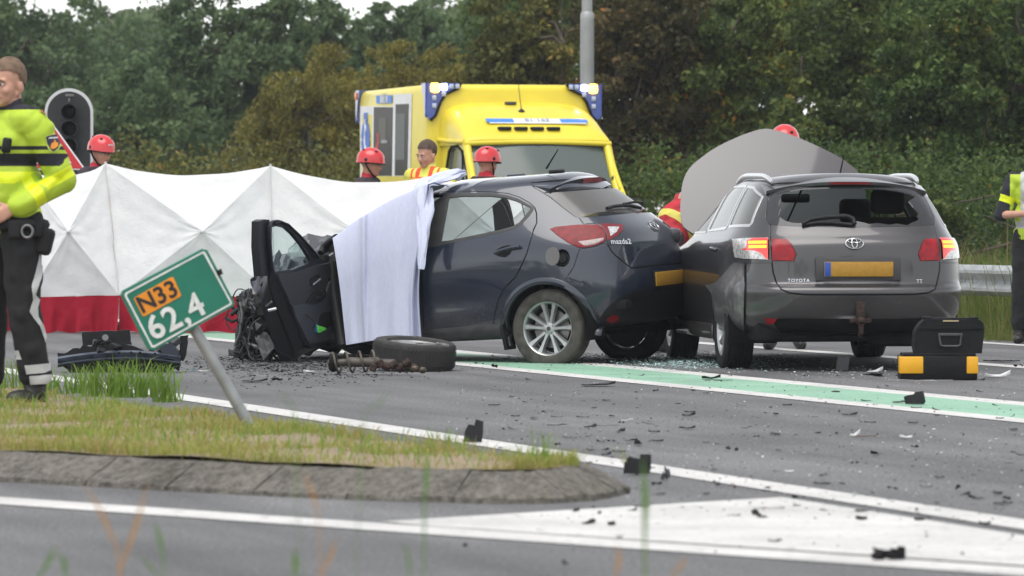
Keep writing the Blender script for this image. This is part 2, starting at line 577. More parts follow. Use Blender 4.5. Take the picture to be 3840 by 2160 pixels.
# ------------------------------------------------------------------ grass blades
def blades(pts, h, w, lean=.5, seed=0, curl=.6):
    r = np.random.default_rng(seed); n = len(pts); P = np.asarray(pts, float)
    a = r.uniform(0, 2 * math.pi, n); b = r.uniform(0, 2 * math.pi, n)
    la = r.uniform(.1, 1, n) * lean
    d = np.stack([np.cos(a), np.sin(a), np.zeros(n)], 1); sd = np.stack([np.cos(b), np.sin(b), np.zeros(n)], 1)
    h = np.asarray(h)[:, None]; w = np.asarray(w)[:, None]; la = la[:, None]
    up = np.array([0, 0, 1.0])
    m1 = P + up * h * .45 + d * h * la * .25; m2 = P + up * h * .8 + d * h * la * .65; tip = P + up * h * (1 - curl * la * .4) + d * h * la * 1.25
    V = np.stack([P - sd * w, P + sd * w, m1 - sd * w * .9, m1 + sd * w * .9, m2 - sd * w * .55, m2 + sd * w * .55, tip], 1).reshape(-1, 3)
    k = np.arange(n)[:, None] * 7
    Q = np.concatenate([k + np.array([0, 1, 3, 2]), k + np.array([2, 3, 5, 4])], 0)
    T = k + np.array([4, 5, 6])
    return V, Q, T
def blade_obj(name, V, Q, T, m_, parent=None):
    me = bpy.data.meshes.new(name)
    faces = [tuple(q) for q in Q.tolist()] + [tuple(t) for t in T.tolist()]
    me.from_pydata(V.tolist(), [], faces); me.materials.append(m_)
    o = bpy.data.objects.new(name, me); COL.objects.link(o)
    if parent: o.parent = parent
    ROOTM[o.name] = Matrix.Identity(4)
    return o
def leaf_mat(name, stops, big=None, trans=.38, rough=.6, nscale=.6):
    """colour from the random of each leaf, drifted by a large noise so that branches differ"""
    m, nt, b = node_mat(name)
    g = nt.nodes.new('ShaderNodeNewGeometry')
    nz = noise_node(nt, nscale, 3, .6, g.outputs['Position'])
    ad = nt.nodes.new('ShaderNodeMath'); ad.operation = 'MULTIPLY_ADD'
    nt.links.new(g.outputs['Random Per Island'], ad.inputs[0]); ad.inputs[1].default_value = .55
    sc = nt.nodes.new('ShaderNodeMath'); sc.operation = 'MULTIPLY_ADD'
    nt.links.new(nz.outputs['Fac'], sc.inputs[0]); sc.inputs[1].default_value = 1.5; sc.inputs[2].default_value = -.52
    nt.links.new(sc.outputs[0], ad.inputs[2])
    c = ramp(nt, ad.outputs[0], stops)
    nt.links.new(c.outputs[0], b.inputs['Base Color'])
    b.inputs['Roughness'].default_value = rough; b.inputs['Specular IOR Level'].default_value = .3
    td = nt.nodes.new('ShaderNodeBsdfTranslucent'); nt.links.new(c.outputs[0], td.inputs[0])
    mx = nt.nodes.new('ShaderNodeMixShader'); mx.inputs[0].default_value = trans
    nt.links.new(b.outputs[0], mx.inputs[1]); nt.links.new(td.outputs[0], mx.inputs[2])
    nt.links.new(mx.outputs[0], nt.nodes['Material Output'].inputs[0])
    return m
GRASS_S = leaf_mat('island_grass', [(0, (.33, .24, .11)), (.35, (.38, .33, .11)), (.6, (.28, .31, .065)), (1, (.35, .41, .10))], nscale=1.2)
GRASS_T = leaf_mat('tuft_grass', [(0, (.12, .22, .025)), (.5, (.17, .29, .04)), (.85, (.25, .36, .07)), (1, (.36, .32, .12))], nscale=2)
GRASS_V = leaf_mat('verge_grass', [(0, (.07, .12, .018)), (.5, (.12, .17, .03)), (.8, (.20, .19, .06)), (1, (.28, .22, .10))], nscale=.8)
REED = leaf_mat('dry_reed', [(0, (.20, .13, .07)), (.6, (.30, .21, .12)), (1, (.25, .22, .08))], nscale=.8)
rg_ = np.random.default_rng(5)
bb = np.array(ipts)
def sample_island(n, rng):
    out = []
    while sum(map(len, out)) < n:
        c = np.stack([rng.uniform(bb[:, 0].min(), bb[:, 0].max(), n), rng.uniform(bb[:, 1].min(), bb[:, 1].max(), n)], 1)
        out.append(c[inpoly(c, ipts)])
    return np.concatenate(out)[:n]
c = sample_island(46000, rg_)
def fnoise(x, y, s):
    return (np.sin(x * 1.7 * s + 1.1 * np.sin(y * 1.3 * s)) + np.sin(y * 2.3 * s + 1.7 * np.sin(x * .9 * s + .4)) + np.sin((x + y) * 3.1 * s)) / 3
dens = fnoise(c[:, 0], c[:, 1], 1.6) + .6 * fnoise(c[:, 0], c[:, 1], 5.0)
keep = dens + rg_.normal(0, .35, len(c)) > .12
c = c[keep]; dk = dens[keep]
P3 = np.stack([c[:, 0], c[:, 1], np.array([isl_h(x, y) - .004 for x, y in c])], 1)
hh = rg_.uniform(.016, .052, len(c)) * (1.0 + .45 * np.clip(dk, -1, 1.2))
V, Q, T = blades(P3, hh, rg_.uniform(.0016, .0032, len(c)), 1.0, 1)
stuff(blade_obj('grass', V, Q, T, GRASS_S), 'short patchy grass on the traffic island', 'grass')
kp = []
for k_ in range(2600):
    p, t = path_at(full_path, FL_, rg_.uniform(0, FL_[-1] * .52)); q_ = p + inward(p, t) * (.215 + abs(rg_.normal(0, .05)))
    if fnoise(np.array([q_.x]), np.array([q_.y]), 3.0)[0] + rg_.normal(0, .3) > 0: kp.append((q_.x, q_.y, KH - .002))
V, Q, T = blades(kp, rg_.uniform(.03, .09, len(kp)), rg_.uniform(.002, .0035, len(kp)), 1.3, 9)
stuff(blade_obj('grass', V, Q, T, GRASS_S), 'ragged grass hanging over the kerb stones', 'grass')
c2_ = sample_island(1500, rg_)
P3 = np.stack([c2_[:, 0], c2_[:, 1], np.full(len(c2_), KH)], 1)
V, Q, T = blades(P3, rg_.uniform(.05, .12, len(c2_)), rg_.uniform(.0018, .0035, len(c2_)), .9, 12)
stuff(blade_obj('weeds', V, Q, T, GRASS_T), 'scattered taller weeds on the traffic island', 'weeds')
# taller green tufts at the far edge of the island
tn = 0
for (dx, dy, n, hgt, rad, lab) in ((20, 985, 70, .34, .16, 'green grass tuft beside the police officer boots, far edge of island'),
        (178, 990, 110, .26, .17, 'low green grass tuft between officer and bumper wreck on island'),
        (262, 998, 130, .34, .14, 'tall green grass tuft right before the torn bumper'),
        (330, 1000, 150, .38, .15, 'widest tall green grass tuft under the milepost sign'),
        (418, 1012, 80, .37, .09, 'narrow spiky grass tuft nearest the leaning sign post')):
    p = gd(dx, dy, .11)
    rr = np.random.default_rng(100 + tn)
    ang = rr.uniform(0, 2 * math.pi, n); rd = rad * np.sqrt(rr.uniform(0, 1, n))
    PP = np.stack([rd * np.cos(ang), rd * np.sin(ang) * .8, np.zeros(n)], 1)
    V, Q, T = blades(PP, rr.uniform(.35, 1.0, n) * hgt * .72, rr.uniform(.003, .006, n), .75, 200 + tn)
    o = blade_obj('grass_tuft', V, Q, T, GRASS_T); o.location = p; tag(o, lab, 'grass tuft', 'grass tufts on the island'); tn += 1
for (dx, dy, n, hgt, rad, lab) in ((1362, 1190, 16, .24, .03, 'thin dark grass stems at the kerb joint near the island nose'),
        (1115, 1130, 22, .12, .08, 'small grass tuft at the island edge left of the upright shard'),
        (1425, 1182, 24, .10, .10, 'small grass tuft at the pointed tip of the island')):
    p = gd(dx, dy, .10); rr = np.random.default_rng(130 + tn)
    ang = rr.uniform(0, 2 * math.pi, n); rd = rad * np.sqrt(rr.uniform(0, 1, n))
    PP = np.stack([rd * np.cos(ang), rd * np.sin(ang) * .8, np.zeros(n)], 1)
    V, Q, T = blades(PP, rr.uniform(.5, 1.0, n) * hgt, rr.uniform(.002, .0045, n), .5, 230 + tn)
    o = blade_obj('grass_tuft', V, Q, T, GRASS_T); o.location = p; tag(o, lab, 'grass tuft', 'grass tufts on the island'); tn += 1
# blurred blades of the camera-side verge, close to the lens
near = [gd(x, y) for x, y in ((0, 0),)] if False else []
def near_blade(dx0, dy0, dx1, dy1, Y, w, m_, lab, bend=.2):
    Y = Y + 2.6; w = w * 1.45
    a = atd(dx0, dy0, Y); b_ = atd(dx1, dy1, Y)
    g0 = Vector((a.x - (b_.x - a.x) * .8, Y, -.12))
    pts = [g0, a.lerp(g0, .5), a, a.lerp(b_, .5) + Vector((bend * .02, 0, 0)), b_]
    V = []
    W = [w * .2, w * .22, w * .45, w, .0006]
    b = MB()
    for s_ in (-1, 1): pass
    rows = [[(p.x - ww, p.y, p.z), (p.x, p.y + ww * .5, p.z), (p.x + ww, p.y, p.z)] for p, ww in zip(pts, W)]
    b.grid(rows)
    o = b.build('weed_stalk', m_, smooth=80); recentre(o)
    tag(o, lab, 'grass blade', 'grass blades in front of the lens')
NB_G = mat('near_blade_green', (.10, .20, .035), .6); NB_O = mat('near_blade_orange', (.42, .21, .05), .6)
for q in ((100, 1449, 140, 1370, 8.0, .0042, NB_G, 'short green grass blade in the bottom corner before the road'),
          (165, 1449, 150, 1385, 8.2, .004, NB_G, 'green grass blade tip beside the bottom corner blade'),
          (410, 1400, 385, 1305, 8.0, .0035, NB_G, 'green grass blade left of the blurred dry stems'),
          (395, 1449, 350, 1395, 8.3, .003, NB_G, 'slanting green grass blade at the bottom edge'),
          (295, 1380, 215, 1220, 7.6, .003, NB_O, 'dry orange grass stem leaning left in front of the road'),
          (300, 1440, 370, 1220, 7.8, .0032, NB_O, 'dry orange grass stem leaning right in front of the road'),
          (740, 1449, 738, 1380, 8.2, .0045, NB_G, 'stubby green grass blade at the bottom of the near lane'),
          (810, 1440, 845, 1355, 7.6, .0028, NB_O, 'short dry orange stem at the bottom of the near lane'),
          (800, 1290, 762, 1185, 7.4, .0022, NB_O, 'dry orange stem tip crossing the kerb'),
          (1622, 1350, 1616, 1150, 7.6, .0050, NB_G, 'broad green grass blade in front of the white arrow marking'),
          (1068, 1255, 1070, 1140, 7.8, .0042, NB_G, 'green grass blade in front of the kerb stones'),
          (1550, 1449, 1555, 1370, 7.5, .0028, NB_O, 'dry orange stem below the white triangle'),
          (1690, 1449, 1725, 1400, 7.5, .0030, NB_O, 'dry orange stem slanting right at the bottom edge'),
          (1030, 1449, 1015, 1360, 7.7, .0026, NB_G, 'thin green grass blade below the long white line'),
          (915, 1040, 985, 985, 7.2, .0022, NB_G, 'faint green grass blade leaning right over the road'),
          (740, 1025, 690, 985, 7.2, .0022, NB_G, 'faint green grass blade leaning left by the sign post')):
    near_blade(*q)
# far verge: tall grass either side of the guard rail
n = 26000
u = rg_.uniform(33, 66, n); v = 17.75 + rg_.uniform(0, 1, n) ** 1.3 * 7.5
P3 = np.stack([RDIR.x * u + RNRM.x * v, RDIR.y * u + RNRM.y * v, np.full(n, -.05) - .05 * np.clip(v - 18, 0, 1)], 1)
hh = np.where(v < 18.5, rg_.uniform(.10, .32, n), rg_.uniform(.35, 1.05, n)) * np.where(v < 18.1, .5, 1)
V, Q, T = blades(P3, hh, rg_.uniform(.003, .007, n), .7, 3)
stuff(blade_obj('tall_grass', V, Q, T, GRASS_V), 'tall green grass on the verge by the guard rail', 'grass')
n = 900
u = rg_.uniform(36, 60, n); v = 20.0 + rg_.uniform(0, 1, n) * 4
P3 = np.stack([RDIR.x * u + RNRM.x * v, RDIR.y * u + RNRM.y * v, np.full(n, -.1)], 1)
V, Q, T = blades(P3, rg_.uniform(.6, 1.35, n), rg_.uniform(.004, .010, n), .5, 4)
stuff(blade_obj('reeds', V, Q, T, REED), 'dry brown reeds behind the guard rail', 'reeds')
sheet('grass_verge', [road(-25, 17.95), road(-25, 60), road(260, 60), road(260, 17.95)], -.05, VERGE)

# ------------------------------------------------------------------ guard rail
STEEL = mat('galvanised_steel', (.42, .43, .43), .45, .6, var=.2, vscale=6)
rail = thing('guard_rail', 'galvanised steel guard rail along the grass verge', 'guard rail', road(40, 18.6))
b = MB(); prof = [(0, .68), (.045, .665), (.075, .63), (.075, .60), (.02, .555), (0, .53), (.02, .505), (.075, .46), (.075, .43), (.045, .395), (0, .38)]
b.grid([[tuple(road(uu, 18.6 - d, z)) for d, z in prof] for uu in np.arange(28, 110, 2.0)])
b.grid([[tuple(road(uu, 18.603 - d, z)) for d, z in prof] for uu in np.arange(28, 110, 2.0)])
b.build('rail_beam', STEEL, rail, smooth=40)
for uu in np.arange(29.3, 110, 4.0):
    pb = MB(); p = road(uu, 18.66)
    pb.box((p.x, p.y, .27), (.06, .10, .72), Euler((0, 0, math.atan2(RDIR.y, RDIR.x))).to_matrix()); pb.build('post', STEEL, rail)

# ------------------------------------------------------------------ trees
BARK = mat('bark', (.07, .055, .04), .9, var=.4, vscale=10, bump=.6, bscale=25)
LEAF = {
    'bluegreen': leaf_mat('leaf_bluegreen', [(0, (0.046, 0.086, 0.038)), (.5, (0.092, 0.147, 0.058)), (1, (0.173, 0.237, 0.096))], nscale=.5),  # far leaves, lightened so that some haze sits in the colour
    'deepgreen': leaf_mat('leaf_deepgreen', [(0, (0.021, 0.043, 0.013)), (.5, (0.052, 0.091, 0.021)), (.9, (0.133, 0.190, 0.040)), (1, (0.248, 0.198, 0.040))], nscale=.7),
    'willow': leaf_mat('leaf_willow', [(0, (0.088, 0.082, 0.016)), (.45, (0.168, 0.152, 0.029)), (.8, (0.265, 0.231, 0.045)), (1, (0.371, 0.280, 0.066))], nscale=.8),
    'olive': leaf_mat('leaf_olive', [(0, (0.052, 0.052, 0.013)), (.5, (0.106, 0.109, 0.024)), (.85, (0.195, 0.182, 0.040)), (1, (0.389, 0.215, 0.040))], nscale=.7),
    'brown': leaf_mat('leaf_brown', [(0, (0.032, 0.030, 0.013)), (.5, (0.071, 0.063, 0.021)), (.8, (0.133, 0.091, 0.029)), (1, (0.354, 0.140, 0.033))], nscale=.9),
    'greenyellow': leaf_mat('leaf_greenyellow', [(0, (0.027, 0.044, 0.012)), (.5, (0.074, 0.109, 0.023)), (.8, (0.150, 0.190, 0.040)), (.95, (0.336, 0.264, 0.040)), (1, (0.495, 0.231, 0.040))], nscale=.8),
    'pale': leaf_mat('leaf_pale', [(0, (0.114, 0.151, 0.086)), (.5, (0.185, 0.215, 0.122)), (1, (0.276, 0.300, 0.173))], nscale=.5),  # farthest leaves, haze partly painted in as a lighter colour
}
def leaf_cloud(blobs, n, size, seed, droop=0.0, aspect=.55, inner=.35):
    """leaf quads spread through uneven lumps; blobs: (centre, radii)"""
    r = np.random.default_rng(seed)
    vol = np.array([b_[1][0] * b_[1][2] for b_ in blobs]); pk = vol / vol.sum()
    # each blob is broken into clumps so the outline is ragged and gaps show
    C = []; 
    for (c_, rad), w_ in zip(blobs, pk):
        nc = max(6, int(34 * len(blobs) * w_))
        d = r.normal(size=(nc, 3)); d /= np.linalg.norm(d, axis=1, keepdims=True)
        k = r.uniform(inner, 1.02, nc) ** .6
        pos = np.array(c_) + d * k[:, None] * np.array(rad)
        cr = r.uniform(.16, .36, nc) * (np.prod(rad) ** (1 / 3))
        for p_, q_ in zip(pos, cr): C.append((*p_, q_))
    C = np.array(C)
    w_ = C[:, 3] ** 2; w_ /= w_.sum()
    idx = r.choice(len(C), n, p=w_)
    d = r.normal(size=(n, 3)); d /= np.linalg.norm(d, axis=1, keepdims=True)
    k = r.uniform(0, 1, n) ** .45
    P = C[idx, :3] + d * (k * C[idx, 3])[:, None] * np.array([1.1, 1.1, .85])
    s_ = size * r.uniform(.6, 1.35, n)
    a = r.normal(size=(n, 3)); a[:, 2] -= droop; a /= np.linalg.norm(a, axis=1, keepdims=True)
    t = r.normal(size=(n, 3)); b_ = np.cross(a, t); b_ /= np.linalg.norm(b_, axis=1, keepdims=True)
    a = a * s_[:, None]; b_ = b_ * (s_ * aspect)[:, None]
    V = np.stack([P - a * .5, P + b_ * .5, P + a * .5, P - b_ * .5], 1).reshape(-1, 3)
    F = np.arange(n * 4).reshape(-1, 4)
    V[:, 2] = np.maximum(V[:, 2], -.1)
    return V, F, C
def tree(name, label, Y, lumps, leaf, n, size=.10, seed=0, base=None, droop=0.0, group='trees behind the road', aspect=.55):
    """lumps in photograph units: (dx, dy, rx, ry) at depth Y, depth radius like rx"""
    sc = FPX / DK / Y
    bl = []
    for (dx, dy, rx, ry) in lumps:
        p = atd(dx, dy, Y)
        bl.append(((p.x, p.y, p.z), (rx / sc, max(.8, min(rx, ry) / sc * .9), ry / sc)))
    cx = sum(b_[0][0] * b_[1][0] for b_ in bl) / sum(b_[1][0] for b_ in bl)
    root = thing(name, label, 'tree' if 'tree' in name else 'shrub', (cx, Y, -.1), 0, group)
    V, F, C = leaf_cloud(bl, n, size, seed, droop, aspect)
    me = bpy.data.meshes.new('crown')
    me.from_pydata((V - np.array([cx, Y, -.1])).tolist(), [], F.tolist()); me.materials.append(LEAF[leaf])
    o = bpy.data.objects.new('crown', me); COL.objects.link(o); o.parent = root; ROOTM[o.name] = ROOTM[root.name]
    rr = random.Random(seed)
    top = max(b_[0][2] for b_ in bl)
    tb = MB()
    h = max(1.5, top * .9); r0 = .05 + h * .018
    n_tr = 1 if 'tree' in name else 4
    for q in range(n_tr):
        x0 = cx + (rr.uniform(-.5, .5) if n_tr > 1 else 0)
        pts = [Vector((x0 + rr.uniform(-.08, .08) * k * (3 if n_tr > 1 else 1), Y + rr.uniform(-.1, .1) * k, -.1 + h * k / 6)) for k in range(7)]
        tb.tube(pts, [r0 * (1 - .12 * k) / (1 if n_tr == 1 else 2) for k in range(7)], 8)
        for k in range(14 if n_tr == 1 else 5):
            tgt = C[rr.randrange(len(C))]
            if tgt[2] < 1.9: continue
            st = pts[rr.randrange(2, 7)]
            mid = st.lerp(Vector(tgt[:3]), .5) + Vector((rr.uniform(-.2, .2), rr.uniform(-.2, .2), rr.uniform(0, .3)))
            tb.tube([st, mid, Vector(tgt[:3])], [r0 * .35, r0 * .2, r0 * .06], 5)
    tb.build('trunk', BARK, root, smooth=60)
    return root
# far left wood, beyond the traffic light
tree('poplar_tree', 'tall blue-green tree at the far left edge behind the police officer', 118, [(-60, 120, 200, 190), (60, 20, 170, 130), (190, 60, 90, 90), (120, 200, 160, 170), (-40, 380, 220, 180), (150, 380, 130, 160)], 'bluegreen', 24000, .16, 1)
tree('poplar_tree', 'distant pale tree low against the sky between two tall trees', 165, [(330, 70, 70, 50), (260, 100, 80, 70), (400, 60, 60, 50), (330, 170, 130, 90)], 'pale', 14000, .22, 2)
tree('poplar_tree', 'tall green tree left of the willow, top cut by the frame', 108, [(520, 60, 120, 110), (620, 10, 120, 90), (700, 90, 110, 120), (470, 210, 130, 140), (600, 220, 150, 150), (500, 380, 160, 140)], 'bluegreen', 26000, .15, 3)
tree('poplar_tree', 'slim tree with sloping top beside the sky gap', 112, [(800, 60, 70, 70), (850, 110, 70, 90), (780, 190, 90, 110), (880, 220, 60, 100)], 'bluegreen', 13000, .15, 4)
tree('poplar_tree', 'dark tree top in the sky gap above the ambulance', 120, [(980, 60, 70, 60), (1060, 90, 90, 80), (970, 160, 80, 80), (1110, 170, 90, 90)], 'bluegreen', 13000, .15, 5)
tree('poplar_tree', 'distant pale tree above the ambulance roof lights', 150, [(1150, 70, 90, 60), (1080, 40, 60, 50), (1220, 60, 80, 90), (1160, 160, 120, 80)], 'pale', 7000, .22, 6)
tree('poplar_tree', 'dark rounded tree directly behind the traffic light', 100, [(200, 300, 130, 120), (330, 260, 110, 110), (100, 330, 120, 120), (280, 380, 170, 100), (420, 350, 120, 110)], 'bluegreen', 15000, .14, 7)
# yellow-green willows in the middle
tree('willow_shrub', 'yellow-green willow shrub left of the ambulance box', 84, [(760, 260, 110, 100), (700, 340, 110, 90), (830, 210, 100, 90), (800, 360, 140, 100), (650, 400, 90, 80), (900, 330, 110, 110)], 'willow', 20000, .095, 8, droop=1.1, aspect=.3, group='willow shrubs')
tree('willow_shrub', 'yellow-green willow shrub rising behind the ambulance roof', 82, [(1000, 180, 110, 70), (1100, 200, 110, 80), (930, 250, 100, 90), (1050, 290, 160, 110), (1190, 230, 90, 90), (1000, 380, 170, 110)], 'willow', 22000, .095, 9, droop=1.1, aspect=.3, group='willow shrubs')
# dense autumn trees on the right
tree('alder_tree', 'olive tree standing left of the lamp post', 78, [(1290, 60, 110, 120), (1370, 150, 110, 130), (1260, 190, 90, 120), (1420, 40, 90, 90), (1380, 320, 140, 130)], 'olive', 17000, .105, 10)
tree('alder_tree', 'dark brown-leaved tree right of the lamp post', 72, [(1560, 60, 110, 110), (1650, 120, 110, 120), (1540, 220, 100, 120), (1640, 290, 120, 120), (1580, 400, 120, 110), (1720, 40, 90, 100)], 'brown', 20000, .10, 11)
tree('alder_tree', 'green tree with yellow leaves above the raised grey bonnet', 72, [(1830, 70, 130, 110), (1780, 190, 110, 120), (1900, 230, 130, 130), (1960, 80, 110, 110), (1850, 360, 140, 120)], 'greenyellow', 20000, .10, 12)
tree('alder_tree', 'dark shaded tree behind the raised bonnet, partly brown', 76, [(1700, 180, 90, 130), (1740, 330, 90, 130), (1680, 420, 100, 100)], 'brown', 9000, .10, 13)
tree('alder_tree', 'broad leafy green tree above the grey estate car', 70, [(2080, 110, 120, 130), (2190, 60, 120, 110), (2130, 250, 130, 130), (2040, 300, 110, 130), (2230, 200, 110, 120), (2150, 400, 140, 110)], 'greenyellow', 21000, .10, 14)
tree('alder_tree', 'tall green tree behind the estate car roof edge', 66, [(2350, 90, 120, 130), (2300, 240, 110, 130), (2420, 210, 110, 130), (2360, 380, 120, 120), (2450, 60, 100, 110)], 'deepgreen', 21000, .095, 15)
tree('alder_tree', 'dark green tree at the right edge behind the officer in the vest', 67, [(2560, 90, 110, 130), (2540, 260, 110, 140), (2600, 400, 120, 130), (2480, 400, 100, 110)], 'deepgreen', 17000, .095, 16)
tree('rowan_shrub', 'small shrub with orange leaves beside the estate car tail light', 58, [(2365, 520, 40, 35), (2390, 560, 50, 40), (2350, 580, 50, 40)], 'greenyellow', 2600, .07, 17, group='low shrubs')
# the wood closes behind the single trees
def wood(name, Y, spans, leaf, n, size, seed, label):
    bl = []
    rr = random.Random(seed); sc = FPX / DK / Y
    for (x0, x1, y0, y1) in spans:
        x = x0
        while x < x1:
            p = atd(x, rr.uniform(y0, y1), Y + rr.uniform(-3, 3)); q = rr.uniform(90, 140)
            bl.append(((p.x, p.y, p.z), (q / sc, 2.2, q * 1.1 / sc))); x += 55
    V, F, C = leaf_cloud(bl, n, size, seed)
    me = bpy.data.meshes.new(name); me.from_pydata(V.tolist(), [], F.tolist()); me.materials.append(LEAF[leaf])
    o = bpy.data.objects.new(name, me); COL.objects.link(o); ROOTM[o.name] = Matrix.Identity(4)
    stuff(o, label, 'wood')
wood('wood_left', 128, [(-800, 1250, 130, 200), (-800, 1250, 270, 330), (-800, 1250, 420, 500)], 'bluegreen', 88000, .19, 40, 'dark wood behind the tall trees')
wood('wood_right', 88, [(1220, 3400, -40, 20), (1220, 3400, 130, 200), (1220, 3400, 300, 420)], 'deepgreen', 105000, .15, 41, 'dark wood behind the autumn trees')
def wood_behind():
    """the trees on the camera's own side of the road, which the car paint mirrors"""
    rr = random.Random(8); bl = []
    for k in range(34):
        x = -75 + 4.6 * k + rr.uniform(-1, 1); top = rr.uniform(4.5, 8.5)
        for z in np.arange(1.2, top, 2.0): bl.append(((x + rr.uniform(-1, 1), -24 + rr.uniform(-3, 3), z), (2.6, 2.0, 1.6)))
    V, F, C = leaf_cloud(bl, 42000, .42, 77)
    me = bpy.data.meshes.new('wood_behind'); me.from_pydata(V.tolist(), [], F.tolist()); me.materials.append(LEAF['deepgreen'])
    o = bpy.data.objects.new('wood_behind', me); COL.objects.link(o); ROOTM[o.name] = Matrix.Identity(4); stuff(o, 'tree belt on the near side of the road', 'wood')
wood_behind()
wood('undergrowth', 74, [(-600, 3300, 455, 500)], 'olive', 36000, .09, 42, 'low undergrowth at the foot of the trees')
wood('undergrowth', 62, [(1500, 2700, 480, 540), (2250, 2700, 590, 640)], 'deepgreen', 30000, .07, 43, 'bramble undergrowth behind the guard rail')

# ------------------------------------------------------------------ damp autumn air
hz = MB(); hz.box((0, 570, 5.5), (1240, 1300, 14.6)); hzo = hz.build('haze', None, smooth=0)
hm = bpy.data.materials.new('haze_air'); hm.use_nodes = True; hm.node_tree.nodes.clear()
ho_ = hm.node_tree.nodes.new('ShaderNodeOutputMaterial'); hv = hm.node_tree.nodes.new('ShaderNodeVolumePrincipled')
hv.inputs['Color'].default_value = (.86, .90, .95, 1); hv.inputs['Density'].default_value = .00038; hv.inputs['Anisotropy'].default_value = .2
hm.node_tree.links.new(hv.outputs[0], ho_.inputs['Volume'])
hzo.data.materials.clear(); hzo.data.materials.append(hm)
stuff(hzo)
# ================================================================== cars
class Surf:
    """car skin: rings of control points (rear centre -> left side -> front centre), bottom ring first, roof centre line last"""
    def __init__(s, rows, deform=None):
        A = np.array(rows, float)                      # n x (J+1) x 3
        s.J = A.shape[1] - 1; s.n = A.shape[0]
        mir = A[:, 1:][:, ::-1].copy(); mir[..., 1] *= -1
        net = np.concatenate([mir, A], axis=1)          # u = -J .. J
        gl = net[:, 1:2].copy(); gl[..., 1] *= -1
        gr = net[:, -2:-1].copy(); gr[..., 1] *= -1
        net = np.concatenate([gl, net, gr], axis=1)
        bot = 2 * net[0:1] - net[1:2]
        top = net[-2:-1].copy(); top[..., 1] *= -1
        s.net = np.concatenate([bot, net, top], axis=0)
        s.deform = deform
    def ev(s, u, v):
        u = np.clip(np.asarray(u, float) + s.J, 0, 2 * s.J - 1e-9); v = np.clip(np.asarray(v, float), 0, s.n - 1 - 1e-9)
        iu = u.astype(int); iv = v.astype(int); fu = u - iu; fv = v - iv
        def w(t): return [(1 - t) ** 3 / 6, (3 * t ** 3 - 6 * t * t + 4) / 6, (-3 * t ** 3 + 3 * t * t + 3 * t + 1) / 6, t ** 3 / 6]
        wu = w(fu); wv = w(fv)
        out = 0
        for a in range(4):
            for b in range(4):
                out = out + s.net[iv + b, iu + a] * (wu[a] * wv[b])[..., None]
        if s.deform is not None: out = s.deform(out)
        return out
    def nrm(s, u, v):
        e = 0.03
        u = np.asarray(u, float); v = np.asarray(v, float)
        du = s.ev(np.minimum(u + e, s.J), v) - s.ev(np.maximum(u - e, -s.J), v)
        dv = s.ev(u, np.minimum(v + e, s.n - 1 - 1e-6)) - s.ev(u, np.maximum(v - e, 0))
        n = np.cross(du, dv)
        l = np.linalg.norm(n, axis=-1, keepdims=True)
        return -n / np.maximum(l, 1e-9)
